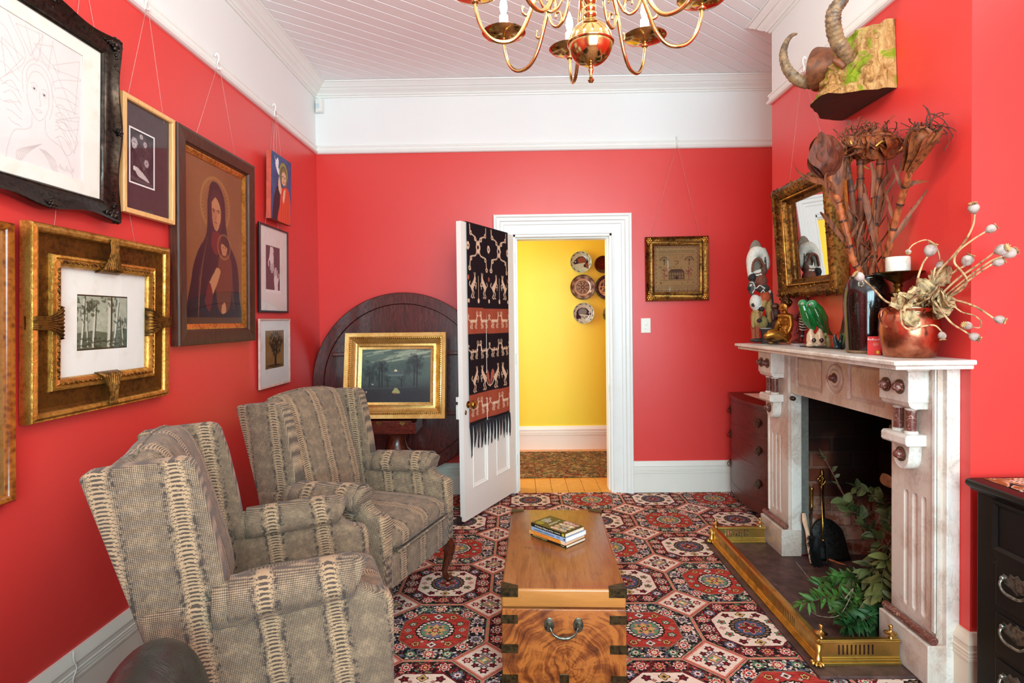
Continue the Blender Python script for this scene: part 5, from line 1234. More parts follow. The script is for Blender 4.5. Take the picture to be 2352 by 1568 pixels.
# =================================================================== bow front chest in the far recess
t = thing('bow_front_chest', 'small bow fronted mahogany chest of drawers between chimney breast and back wall', 'chest of drawers', (1.88, 4.07, 0), 0)
BW = wood('bow'); hy = .405
bowx = lambda y, d=0: 1.655 - .075 * (1 - (y / hy) ** 2) - 1.88 - d
def bowpoly(d=0, e=0): return [(.20, -hy - e), *[(bowx(-hy - e + (2 * hy + 2 * e) * k / 24 if abs(-hy - e + (2 * hy + 2 * e) * k / 24) < hy else (-hy if k < 12 else hy), d), -hy - e + (2 * hy + 2 * e) * k / 24) for k in range(25)], (.20, hy + e)]
mb = MB(); mb.prism(bowpoly(), .10, .77, axis=2); mb.build('carcase', BW, t, smooth=30)
mb = MB(); mb.prism(bowpoly(.012, .008), .77, .792, axis=2); mb.build('top', BW, t, smooth=30, bevel=.003)
for (z0_, z1_) in ((.595, .750), (.395, .578), (.150, .376)):
    mb = MB(); ring = [(bowx(-hy + .012 + (2 * hy - .024) * k / 24, .003), -hy + .012 + (2 * hy - .024) * k / 24) for k in range(25)]
    mb.prism(ring + [(ring[-1][0] + .02, ring[-1][1]), (ring[0][0] + .02, ring[0][1])], z0_, z1_, axis=2); d = mb.build('drawer', BW, t, smooth=30, bevel=.002)
    for y in (.325, -.235):
        X = bowx(y, .005); zc_ = (z0_ + z1_) / 2
        mb = MB(); r = random.Random(int(y * 100))
        for k in range(9): a = k * 2 * pi / 9; mb.ell((X, y + .026 * cos(a), zc_ + .018 * sin(a)), .0035, .011, .009, 8, 5)
        mb.ell((X, y, zc_), .004, .026, .018, 10, 6); mb.ell((X, y, zc_ - .03), .003, .008, .012, 8, 5); mb.build('handle_plate', darkmetal(70, 56, 36, 34), d, smooth=180)
        MB().tube(bez([(X - .005, y - .022, zc_ + .004), (X - .016, y - .024, zc_ - .012), (X - .018, y, zc_ - .028), (X - .016, y + .024, zc_ - .012), (X - .005, y + .022, zc_ + .004)], 5), .0028, 6).build('bail_handle', darkmetal(92, 76, 48, 30), d, smooth=180)
mb = MB(); ring = [(bowx(-hy + 2 * hy * k / 24, .002), -hy + 2 * hy * k / 24) for k in range(25)]
mb.prism([(p[0], p[1]) for p in ring] + [(ring[-1][0] + .018, hy), (ring[0][0] + .018, -hy)], .055, .135, axis=2); mb.build('apron', BW, t, smooth=30)
for y in (-hy, hy - .045): 
    for x in (bowx(hy), .155): MB().prism([(y, .0), (y + .045, 0), (y + .045, .10), (y, .10)], x, x + .045, axis=0).build('bracket_foot', BW, t, smooth=0)
rn = MB().box(-.165, -.30, .7925, .16, .30, .7945).build('table_runner', paper(226, 200, 176), smooth=0); rn.location = (1.88, 4.07, 0); tag(rn, 'cream patterned runner lying on top of the bow fronted chest', 'runner')
p = pt(1753, 905, 3.80); 
o = MB().lathe([(.018, 0), (.03, .004), (.034, .02), (.030, .036), (.016, .046), (.012, .052), (.015, .056), (.012, .058)], 20).build('brass_pot', brass(150, 116, 40, 20), smooth=60); o.location = (1.735, 3.88, .7948); tag(o, 'small brass pot on the bow fronted chest, half hidden by the mantelpiece', 'pot')
# =================================================================== black chest, right edge
t = thing('black_chest', 'black stained wooden chest with drop handle drawers, cut by right edge', 'chest of drawers', (1.83, 1.45, 0))
BK = blackwood(); fx = 1.565 - 1.83; y1, y0 = .515, -.50
MB().box(fx, y0, .04, .25, y1, .775).build('carcase', BK, t, smooth=0, bevel=.006, seg=3)
MB().prism([(fx - .022, .792), (fx - .026, .800), (fx - .022, .812), (fx, .815), (.26, .815), (.26, .775), (fx - .006, .775), (fx - .008, .782)], y0 - .02, y1 + .022, axis=1).build('top', BK, t, smooth=30, bevel=.004, seg=3)
mb = MB(); frame(mb, [(0, 0), (0, .002), (.012, .010), (.02, .010), (.02, 0)], .84, .13); o = mb.build('panel_moulding', BK, t, smooth=0); o.rotation_euler = (0, 0, RIGHT); o.location = (fx - .001, .425 - .42, .685)
MB().prism([(y1 - .095, .575), (y1 - .075, .605), (y0 + .075, .605), (y0 + .095, .575), (y0 + .075, .56), (y1 - .075, .56)], fx - .008, fx, axis=0).build('lozenge_band', BK, t, smooth=0, bevel=.002)
for k, (z0_, z1_) in enumerate(((.425, .56), (.27, .40), (.09, .25))):
    d = MB().box(fx - .006, y0 + .085, z0_, fx, y1 - .085, z1_).build('drawer', BK, t, smooth=0, bevel=.003)
    for y in (.345, -.33):
        zc_ = (z0_ + z1_) / 2 + .035; mb = MB()
        mb.prism([(y + .058 * a_, zc_ + b_) for a_, b_ in ((-1, 0), (-.9, .014), (-.6, .012), (-.45, .024), (-.2, .02), (0, .03), (.2, .02), (.45, .024), (.6, .012), (.9, .014), (1, 0), (.8, -.016), (.4, -.022), (0, -.034), (-.4, -.022), (-.8, -.016))], fx - .0085, fx - .006, axis=0); mb.build('handle_plate', darkmetal(128, 122, 110, 30), d, smooth=0, bevel=.0006)
        q = bez([(fx - .012, y - .05, zc_), (fx - .022, y - .048, zc_ - .018), (fx - .026, y - .03, zc_ - .034), (fx - .026, y, zc_ - .038), (fx - .026, y + .03, zc_ - .034), (fx - .022, y + .048, zc_ - .018), (fx - .012, y + .05, zc_)], 5)
        mb = MB(); mb.tube(q, lerps([.004, .0045, .0055, .0045, .004], len(q)), 10)
        for s in (-1, 1): mb.ell((fx - .012, y + s * .05, zc_), .009, .007, .009, 10, 6)
        mb.build('drop_handle', darkmetal(150, 146, 134, 24), d, smooth=180)
for y in (y0, y1 - .06): MB().box(fx, y, 0, fx + .06, y + .06, .045).build('foot', BK, t, smooth=0)
@mat
def batik():
    g = Gm('brown_and_cream_cloth'); p = g.pos(); n = g.noise(g.scale(p, (1, .6, 1)), 9, 2, .5, 1.5); v = g.vor(p, 55, rnd=.2)
    c = g.mix(C(226, 186, 158), C(150, 84, 44), g.sm(g.abs(n - .5), .09, .02)); c = g.mix(c, C(40, 28, 28), g.sm(g.abs(n - .6), .03, .015))
    c = g.mix(c, C(60, 44, 40), (1 - g.sm(v, .25, .32)) * (n < .45)); return g.fin(c, .9, spec=.1)
o = MB().box(-.24, -.48, .8155, .25, .515, .8175).build('batik_cloth', batik(), smooth=0); o.location = (1.83, 1.45, 0); tag(o, 'cream and brown patterned cloth on top of the black chest', 'cloth')
# =================================================================== marble fireplace
SZ = 1.2205
t = thing('marble_fireplace', 'white and grey marble fireplace surround with carved corbels on the right wall', 'fireplace', (1.6, 2.76, .012))
FO_ = Vector((1.6, 2.76, .012))
MW, MS, RM = marble('white'), marble('stained'), redmarble()
def part(mb, name, m, par=None, smooth=30, bevel=0, seg=2, fix=True):
    mb.v = [(x - FO_.x, y - FO_.y, z - FO_.z) for x, y, z in mb.v]; return mb.build(name, m, par or t, smooth, bevel, seg, fix=fix)
SX, SY0, SY1 = 1.3118, 2.005, 3.482
mb = MB(); 
def slab(mb, ins, z0, z1, ch=.03): mb.prism([(1.599, SY0 + ins), (1.599, SY1 - ins), (SX + ins + ch * 0, SY1 - ins), (SX + ins, SY0 + ins)], z0, z1, axis=2)
slab(mb, 0, SZ - .018, SZ); sh = part(mb, 'mantel_shelf', MW, bevel=.005, seg=3)
mb = MB(); slab(mb, .014, SZ - .034, SZ - .018); part(mb, 'shelf_moulding', MW, sh, bevel=.004)
# the inner slips and frieze
JY = ((2.105, 2.358), (3.262, 3.515))
mb = MB(); ny, nz_ = 190, 52; y0, y1, z0, z1 = 2.350, 3.270, .945, 1.187
def fz(u, v):
    y = y0 + (y1 - y0) * u; z = z0 + (z1 - z0) * v; d = 0
    for c0, c1 in ((2.425, 2.70), (2.925, 3.20)):
        e = min(y - c0, c1 - y, z - .985, 1.165 - z)
        if c0 == 2.425: rr = .028 - abs(0)
        if e > 0: d = max(d, .012 * min(1, e / .010) if e < .014 else (.012 - .008 * min(1, (e - .014) / .008)))
    r = sqrt((y - 2.812) ** 2 + (z - 1.075) ** 2)
    if .062 < r < .078: d = max(d, .009 * (1 - abs(r - .07) / .008))
    if .040 < r < .046: d = max(d, .006)
    return (1.545 + d, y, z)
mb.sheet(fz, ny, nz_); mb.box(1.5585, y0, z0, 1.6, y1, z1); part(mb, 'frieze', MS, smooth=40)
def boss(y, z, x, r, par):
    mb = MB(); mb.lathe([(r * 1.35, 0), (r * 1.35, .004), (r * 1.15, .006), (r * 1.0, .004), (r * 1.0, .010), (r * .95, .018), (r * .7, .026), (r * .25, .031), (.001, .032)], 24, Matrix.Translation((x, y, z)) @ Matrix.Rotation(-pi / 2, 4, 'Y')); b = part(mb, 'boss', RM, par, smooth=50)
    mb = MB(); mb.lathe([(r * 1.36, .0), (r * 1.36, .0045), (r * 1.6, .0045), (r * 1.6, 0)], 24, Matrix.Translation((x, y, z)) @ Matrix.Rotation(-pi / 2, 4, 'Y'), cap=False); part(mb, 'boss_ring', darkmetal(120, 96, 66, 50), b, smooth=30)
fzo = bpy.data.objects['frieze']; boss(2.812, 1.075, 1.548, .016, fzo)
for k, (a, b) in enumerate(JY):
    near = k == 0; ou, inn = (a, b) if near else (b, a); sg = 1 if near else -1     # outer edge, inner edge
    Yp = lambda d: ou + sg * d          # distance from the outer edge
    # pilaster with three flutes
    jb = bpy.data.objects.new('pilaster', None); COL.objects.link(jb); jb.parent = t
    mb = MB(); za, zb = .165, 1.187; fl0, fl1 = .245, .675
    cy = [ou + sg * (.053 + .052 * i) for i in range(3)] if near else [ou + sg * (.053 + .052 * i) for i in range(3)]
    cy = [(a + b) / 2 + sg * (-.012) + .05 * (i - 1) for i in range(3)]
    def pf(u, v):
        y = a + (b - a) * u; z = za + (zb - za) * v; d = 0
        for c in cy:
            r_ = .0125; zz = max(fl0 - z, 0, z - fl1); q = sqrt((y - c) ** 2 + zz * zz)
            if q < r_: d = max(d, sqrt(max(0, r_ * r_ - q * q)) * .85)
        return (1.53 + d, y, z)
    mb.sheet(pf, 84, 150); mb.box(1.5415, a + .001, za + .001, 1.5995, b - .001, zb - .001); mb.box(1.53, a, za, 1.60, a + .0008, zb); mb.box(1.53, b - .0008, za, 1.60, b, zb); part(mb, 'fluted_face', MS, jb, smooth=40)
    ya, yb = sorted((ou - sg * .022, ou + sg * .004)); mb = MB(); mb.box(1.552, ya, .02, 1.6, yb, 1.187); part(mb, 'outer_slip', MW, jb, smooth=0, bevel=.003)
    ya, yb = sorted((ou + sg * .0, ou + sg * .018)); mb = MB(); mb.box(1.524, ya, .2, 1.535, yb, 1.187); part(mb, 'edge_bead', MW, jb, smooth=0, bevel=.003)
    ya, yb = sorted((inn, inn + sg * .012)); mb = MB(); mb.box(1.545, ya, .02, 1.602, yb, .945); part(mb, 'inner_slip', MW, jb, smooth=0, bevel=.003)
    # plinth
    ya, yb = sorted((ou - sg * .018, inn + sg * .014)); mb = MB(); mb.box(1.487, ya, .012, 1.6, yb, .165); pl = part(mb, 'plinth', MS, jb, smooth=0, bevel=.003)
    mb = MB(); mb.tube([(1.512, ya + .004, .180), (1.512, yb - .004, .180)], .0165, 16); part(mb, 'red_marble_torus', RM, pl, smooth=60)
    # corbel
    c0, c1 = sorted((Yp(.038), Yp(.212))); mb = MB(); mb.box(1.453, c0, 1.050, 1.532, c1, 1.168); cb = part(mb, 'corbel', MW, jb, smooth=0, bevel=.003); cb['label'] = 'corbel block with two bosses'
    mb = MB(); mb.prism([(1.458, 1.050), (1.460, 1.040), (1.468, 1.031), (1.482, 1.026), (1.532, 1.026), (1.532, 1.050)], c0 + .006, c1 - .006, axis=1); part(mb, 'corbel_moulding', MW, cb, smooth=40)
    mb = MB(); mb.box(1.445, c0 - .008, 1.168, 1.532, c1 + .008, 1.187); part(mb, 'corbel_cap', MW, cb, smooth=0, bevel=.006, seg=3)
    for q in (.27, .73): boss(c0 + (c1 - c0) * q, 1.108, 1.453, .0175, cb)
    m0 = (c0 + c1) / 2
    for s in (-1, 1):
        yy = m0 + s * .036 - sg * .0; mb = MB(); mb.lathe([(.0175, .936), (.0175, 1.018)], 22, Matrix.Translation((1.498, yy, 0))); cl = part(mb, 'colonette', RM, jb, smooth=60)
        mb = MB(); mb.lathe([(.023, .926), (.024, .930), (.022, .936), (.0176, .938), (.0176, .936)], 22, Matrix.Translation((1.498, yy, 0))); mb.lathe([(.0176, 1.016), (.021, 1.018), (.023, 1.026), (.001, 1.026)], 22, Matrix.Translation((1.498, yy, 0))); part(mb, 'collar', MW, cl, smooth=50)
    mb = MB(); mb.prism([(1.458, .884), (1.452, .892), (1.452, .918), (1.460, .927), (1.532, .927), (1.532, .884)], m0 - .074, m0 + .074, axis=1); br = part(mb, 'bracket', MW, jb, smooth=0, bevel=.003)
    prof = [(m0 - .05, .885), (m0 - .05, .862)] + [(m0 - .046 * cos(pi * i / 14), .835 - .052 * sin(pi * i / 14)) for i in range(15)] + [(m0 + .05, .862), (m0 + .05, .885)]
    mb = MB(); mb.prism(prof, 1.482, 1.532, axis=0); cs = part(mb, 'console', MW, jb, smooth=40, bevel=.003); boss(m0 - sg * .004, .842, 1.482, .0175, cs)
    mb = MB(); mb.lathe([(.010, 0), (.014, .01), (.012, .03), (.006, .035)], 14, Matrix.Translation((1.55, inn, .915)) @ Matrix.Rotation(-sg * pi / 2, 4, 'X')); part(mb, 'damper_knob', darkmetal(96, 70, 52, 50), jb, smooth=50)
# hearth
st(MB().box(1.128, 2.155, 0, 1.6, 3.50, .012).box(1.6, FY0, 0, FX, FY1, .012).build('floor_hearth', slate(), smooth=0, bevel=.002))
st(MB().box(1.53, 2.03, 0, 1.6, 2.156, .0119).build('floor_hearth_return', slate(), smooth=0))
# =================================================================== brass fender
HZ = .012; t = thing('brass_fender', 'low pierced brass fender with small finials round the hearth', 'fender', (1.32, 2.83, HZ)); BF = brass(218, 178, 96, 30)
fx0, fxe, fy0, fy1 = 1.170, 1.482, 2.236, 3.462
def fpart(mb, name, m=BF, par=None, smooth=30, bevel=.0015):
    mb.v = [(x - 1.32, y - 2.83, z) for x, y, z in mb.v]; return mb.build(name, m, par or t, smooth, bevel)
def run(axis, fixed, a, b, out, groups, name):
    # one straight side: base moulding, pierced band, flat top rail. out = +-1 outward direction of the fixed axis
    rt = bpy.data.objects.new(name, None); COL.objects.link(rt); rt.parent = t
    def bx(mb, d0, d1, u0, u1, z0, z1):
        lo, hi = sorted((fixed + out * d0, fixed + out * d1))
        if axis == 1: mb.box(lo, u0, z0, hi, u1, z1)
        else: mb.box(u0, lo, z0, u1, hi, z1)
    mb = MB(); bx(mb, -.022, .016, a, b, .0, .012); bx(mb, -.010, .010, a, b, .012, .022); bx(mb, -.006, .005, a, b, .022, .028); fpart(mb, 'base_moulding', par=rt, smooth=0)
    mb = MB(); za, zb, s0, s1 = .028, .086, .036, .076
    bx(mb, -.0015, .0015, a, b, za, s0); bx(mb, -.0015, .0015, a, b, s1, zb); pos_ = a
    for (g0, n_, pitch) in groups:
        for i in range(n_):
            c = g0 + i * pitch; bx(mb, -.0015, .0015, pos_, c - pitch * .2, s0, s1); pos_ = c + pitch * .2
    bx(mb, -.0015, .0015, pos_, b, s0, s1); fpart(mb, 'pierced_band', par=rt, smooth=0, bevel=0)
    mb = MB(); bx(mb, -.022, .010, a, b, .086, .094); bx(mb, -.016, .006, a, b, .094, .098); fpart(mb, 'top_rail', par=rt, smooth=0)
run(1, fx0, fy0, fy1, -1, [(2.44, 12, .016), (2.76, 12, .016), (3.08, 12, .016)], 'front_side')
run(0, fy0, fx0, fxe, -1, [(1.245, 9, .0165)], 'near_return'); run(0, fy1, fx0, fxe, 1, [(1.245, 9, .0165)], 'far_return')
for (x, y) in ((fx0 + .012, fy0 + .012), (fx0 + .012, fy1 - .012), (fxe - .03, fy0 + .006), (fxe - .03, fy1 - .006)):
    mb = MB(); mb.lathe([(.009, .098), (.0075, .102), (.005, .108), (.006, .112), (.024, .116), (.025, .118), (.010, .123), (.0055, .128), (.0045, .134), (.0075, .140), (.0085, .145), (.006, .150), (.001, .152)], 20, Matrix.Translation((x, y, 0))); fpart(mb, 'finial', brass(206, 170, 96, 18), smooth=50, bevel=0)
for (x, y) in ((fx0 - .004, fy0 - .004), (fx0 - .004, fy1 + .004)):
    mb = MB()
    mb.tube([(x, y, .08), (x - .004, y - .002, .05), (x - .006, y - .004, .026), (x - .012, y - .008, .012)], [.012, .010, .014, .016], 10)
    for k in range(5): a = radians(150 + 40 * k); mb.ell((x - .008 + .018 * cos(a), y - .006 + .018 * sin(a), .009), .010, .006, .009, 8, 5, Euler((0, 0, a)).to_matrix())
    fpart(mb, 'claw_foot', smooth=180, bevel=0)
# =================================================================== fire tools against the far side of the firebox
def P3(px, py, Y): return pt(px, py, Y)
def lean(name, label, cat, base):  # things are modelled in world space and then hung from an Empty at the base
    return thing(name, label, cat, base)
def wpart(mb, name, m, t, smooth=180, bevel=0, par=None, fix=True):
    L_ = t.location; mb.v = [(x - L_.x, y - L_.y, z - L_.z) for x, y, z in (Vector(v) for v in mb.v)]; return mb.build(name, m, par or t, smooth, bevel, fix=fix)
b0 = P3(1870, 1296, 3.13); b0.z = .013; t = lean('hearth_brush', 'black bristled hearth brush with pale wooden handle standing in the fireplace', 'brush', b0)
q = bez([P3(1846, 1178, 3.215), P3(1849, 1200, 3.20), P3(1855, 1225, 3.185), P3(1858, 1255, 3.16), P3(1864, 1293, 3.135)], 6); mb = MB(); mb.tube(q, lerps([.010, .015, .011, .012, .011, .009], len(q)), 12, flat=.55, up=(0, 1, 0)); wpart(mb, 'handle', wood('raw'), t)
mb = MB(); r = random.Random(1); A_, B2 = P3(1858, 1230, 3.17), P3(1872, 1297, 3.12)
for k in range(900):
    u = r.random(); c = A_.lerp(B2, u); a = r.random() * 2 * pi; d = Vector((cos(a) + .75, -abs(sin(a)) * .8 - .1, r.uniform(-.35, .2))).normalized(); mb.tube([c, c + d * (.040 * (1 - .5 * abs(u - .5)))], [.0016, .0008], 3, cap=False)
mb.ell((A_ + B2) / 2 + Vector((.012, -.006, 0)), .02, .018, .085, 10, 8, Euler((0, .2, 0)).to_matrix()); o = wpart(mb, 'bristles', plain(14, 13, 15, 80), t, fix=False); o['kind'] = 'stuff'
b0 = P3(1900, 1296, 3.17); b0.z = .013; t = lean('fire_shovel', 'black iron fire shovel with a wide rounded blade leaning in the fireplace', 'shovel', b0)
c0 = P3(1896, 1245, 3.225)
def blade(u, v):
    x = (u - .5) * 2; z = v; w_ = .088 * (min(1, (z * 4) ** .5) if z < .25 else 1) * (1 - .05 * z)
    top_ = .215 * z
    return (c0.x + x * w_ + .03 * (1 - z) - .02, 3.235 - .012 * (1 - (x * x)) - .05 * (1 - z), .235 - .215 * (z))
mb = MB()
def bl2(u, v):
    x = (u - .5) * 2; w_ = .090 * min(1, (max(v, .0) * 3.2) ** .5)
    return (c0.x + .002 + x * w_ + .035 * v * .6, 3.25 - .075 * v - .014 * (1 - x * x), .235 - .215 * v)
mb.sheet(bl2, 16, 14); o = wpart(mb, 'blade', darkmetal(52, 48, 46, 50), t); o.modifiers.new('s', 'SOLIDIFY').thickness = .003
mb = MB(); mb.tube([(c0.x + .002, 3.243, .225), (c0.x - .002, 3.25, .40)], .0055, 8); wpart(mb, 'shaft', darkmetal(46, 42, 40, 50), t)
mb = MB(); p_ = Vector((c0.x - .002, 3.25, .395)); mb.tube([p_, p_ + Vector((0, .004, .05)), p_ + Vector((0, .008, .10)), p_ + Vector((0, .009, .112))], [.007, .011, .010, .006], 12); wpart(mb, 'handle', brass(120, 90, 46, 34), t)
b0 = P3(1862, 1262, 3.2); b0.z = .013; t = lean('poker', 'iron poker with a plain brass handle, left of the shovel', 'poker', b0)
a1, a0 = P3(1865, 1118, 3.245), P3(1862, 1268, 3.22); a0.z = .013; mid = a0.lerp(a1, .68)
mb = MB(); mb.tube([a0, mid], [.004, .0055], 8); wpart(mb, 'shaft', darkmetal(66, 54, 46, 50), t)
mb = MB(); mb.tube([mid, mid.lerp(a1, .1), mid.lerp(a1, .15), mid.lerp(a1, .85), mid.lerp(a1, .9), a1], [.006, .009, .0075, .0085, .011, .008], 12); wpart(mb, 'handle', brass(170, 130, 60, 26), t)
b0 = P3(1893, 1300, 3.11); b0.z = .013; t = lean('fire_tongs', 'long brass fire tongs with a scrolled openwork top in the fireplace', 'tongs', b0)
a1, a0 = P3(1887, 1118, 3.235), b0.copy(); knot = a0.lerp(a1, .32)
mb = MB(); mb.tube([knot, a0.lerp(a1, .5), a0.lerp(a1, .52), a1], [.0045, .0045, .006, .005], 10); mb.ell(knot, .008, .008, .008, 10, 6); mb.ell(a1, .008, .008, .007, 10, 6); wpart(mb, 'shaft', brass(186, 150, 66, 20), t)
for s in (-1, 1):
    mb = MB(); mb.tube(bez([knot, knot + Vector((s * .016, 0, -.05)), a0.lerp(knot, .3) + Vector((s * .02, 0, 0)), a0 + Vector((s * .008, 0, .006))], 6), .0042, 8); wpart(mb, 'jaw', darkmetal(44, 42, 42, 44), t)
mb = MB(); e = a1 + Vector((0, 0, .006))
for s in (-1, 1):
    mb.tube(bez([e, e + Vector((s * .012, 0, .012)), e + Vector((s * .022, 0, .03)), e + Vector((s * .016, 0, .044)), e + Vector((s * .007, 0, .036)), e + Vector((s * .011, 0, .027))], 6), .0028, 7); mb.tube(bez([e, e + Vector((s * .004, 0, .02)), e + Vector((s * .010, 0, .05)), e + Vector((0, 0, .062))], 6), .0026, 7)
wpart(mb, 'scrolled_top', brass(176, 138, 62, 22), t)
# =================================================================== leafy branches laid in the fireplace
def leaf(mb, p, d, n, L, W, curl=.2):
    d = d.normalized(); s = d.cross(n); s = s.normalized() if s.length > 1e-3 else d.orthogonal().normalized(); n = s.cross(d)
    K = 6
    def f(u, v):
        w_ = W * (sin(pi * (v * .94 + .03)) ** .8) * (1 - .35 * v); x = (u - .5) * 2
        return p + d * (L * v) + s * (x * w_) + n * (abs(x) * w_ * .35 - curl * L * v * v)
    mb.sheet(f, 2, K)
def branch(label, pts, n, L, W, col, seed, r0=.004, spread=.9, first=.2, stem=(110, 78, 60), name='leafy_branch', group='cut branches in the fireplace'):
    q = bez([pt(*p) for p in pts], 8)
    for p in q:
        if p.z < .02: p.z = .02
        if p.y > FY1 - .012: p.y = FY1 - .012
        if p.x > FX - .02: p.x = FX - .02
        if p.x > 1.50 and p.y < FY0 + .02: p.y = FY0 + .02
        if p.x > 1.47 and p.y < FY0 + .005: p.x = 1.47
    b0 = q[0].copy(); t = thing(name, label, 'branch', b0, 0, group); r = random.Random(seed)
    mb = MB(); mb.tube(q, lerps([r0, r0 * .35], len(q)), 7); wpart(mb, 'stem', bark(*stem), t)
    if n:
        mb = MB()
        for k in range(n):
            u = first + (1 - first) * (k + r.random()) / n; i = min(len(q) - 2, int(u * (len(q) - 1))); p = q[i].lerp(q[i + 1], r.random()); ax = (q[i + 1] - q[i]).normalized()
            for tries in range(8):
                rd = Vector((r.gauss(0, 1), r.gauss(0, 1), r.gauss(0, .8))); rd = (rd - ax * rd.dot(ax)).normalized(); d = (ax * r.uniform(.2, .9) + rd * spread).normalized(); s_ = r.uniform(.6, 1.15)
                e = p + d * L * s_
                if .022 < e.z < .93 and e.y < FY1 - .01 and e.x < FX - .01 and not (e.x > 1.465 and e.y < FY0 + .012): break
            else: continue
            leaf(mb, p, d, Vector((r.gauss(-.3, .6), r.gauss(-.3, .6), 1)), L * s_, W * s_, r.uniform(-.05, .3))
        o = wpart(mb, 'leaves', leafmat(*col), t, fix=False)
    return t
G1, G2, G3, G4, G5 = (70, 98, 44), (98, 112, 66), (44, 84, 40), (84, 96, 50), (110, 118, 84)
branch('bare brown stick leaning highest against the fireback', [(1990, 1235, 2.9), (1945, 1150, 3.05), (1912, 1085, 3.15), (1882, 1030, 3.22)], 8, .045, .016, G5, 1, .0055, .7, .45, (122, 84, 64))
branch('cut stick with round grey green leaves, in front of the fireback', [(2040, 1300, 2.75), (1990, 1200, 2.92), (1948, 1150, 3.02), (1922, 1112, 3.1)], 0, .05, .02, G5, 2, .007, .9, .4, (112, 74, 56))
branch('branch with broad round leaves over the pale patch of brick', [(2045, 1270, 2.75), (2000, 1220, 2.85), (1968, 1180, 2.92), (1940, 1150, 2.96)], 37, .062, .027, G2, 3, .003, 1.1, .15)
branch('leafy branch spreading at the upper right of the fire opening', [(2048, 1230, 2.62), (2040, 1180, 2.72), (2015, 1140, 2.8), (1965, 1118, 2.9)], 78, .05, .017, G4, 4, .0035, 1.0, .05)
branch('drooping branch with long broad leaves at right of the fire opening', [(2046, 1240, 2.55), (2030, 1280, 2.56), (2000, 1310, 2.56), (2008, 1350, 2.52)], 57, .10, .019, (92, 98, 58), 5, .004, 1.0, .1)
branch('hanging branch of long olive leaves beside the near jamb', [(2047, 1270, 2.48), (2030, 1310, 2.46), (2025, 1350, 2.44), (2035, 1400, 2.42)], 61, .10, .020, (104, 100, 52), 6, .004, 1.0, .05)
branch('bright green spray lying across the hearth, furthest toward the fender', [(2005, 1370, 2.52), (1950, 1368, 2.50), (1900, 1372, 2.49), (1838, 1388, 2.46)], 78, .055, .0085, (76, 118, 44), 7, .0025, .8, .1)
branch('bright green leafy spray below the tongs on the hearth', [(2010, 1330, 2.62), (1960, 1325, 2.66), (1915, 1325, 2.70), (1880, 1345, 2.66)], 102, .06, .0105, (72, 112, 46), 8, .0025, .95, .05)
branch('dense green spray in the middle of the leaf pile', [(2035, 1350, 2.52), (1990, 1370, 2.5), (1950, 1390, 2.46), (1925, 1410, 2.42)], 119, .06, .011, G1, 9, .003, 1.0, .02)
branch('green spray at the bottom of the leaf pile behind the fender corner', [(2035, 1395, 2.41), (2000, 1415, 2.40), (1965, 1430, 2.38), (1945, 1438, 2.37)], 108, .062, .012, G3, 10, .003, 1.0, .02)
branch('spray of broad dark leaves nearest the plinth', [(2030, 1380, 2.44), (2020, 1410, 2.41), (2005, 1435, 2.39), (1990, 1450, 2.385)], 88, .065, .014, (60, 100, 56), 11, .003, 1.0, .02)
branch('dry leafy spray heaped below the drooping leaves', [(2046, 1300, 2.6), (2020, 1320, 2.62), (1985, 1345, 2.6), (1960, 1365, 2.56)], 95, .055, .011, (80, 92, 46), 12, .003, 1.0, .02)
branch('thin bare twig curving over the hearth slate', [(1940, 1375, 2.46), (1960, 1352, 2.48), (1930, 1410, 2.40), (1885, 1415, 2.42), (1858, 1400, 2.46), (1832, 1374, 2.55)], 0, .05, .02, G1, 13, .0018, .9, .4, (150, 128, 112))
branch('long pale straw lying from jamb foot to leaf pile', [(1828, 1290, 2.95), (1870, 1340, 2.72), (1910, 1372, 2.58), (1952, 1390, 2.46)], 0, .05, .02, G1, 14, .0014, .9, .4, (176, 160, 138))
branch('short orange brown stick on the hearth under the shovel', [(1905, 1285, 2.95), (1925, 1292, 2.90), (1945, 1298, 2.86)], 0, .05, .02, G1, 15, .0075, .9, .4, (150, 84, 46))
t = thing('dry_leaf', 'curled grey and orange dead leaf at the top right of the branches', 'leaf', pt(2042, 1110, 2.66)); mb = MB(); leaf(mb, pt(2046, 1120, 2.6), pt(2022, 1078, 2.7) - pt(2046, 1120, 2.6), Vector((-.6, -.6, .5)), .10, .03, .1); wpart(mb, 'blade', leafmat(150, 100, 64), t, fix=False)
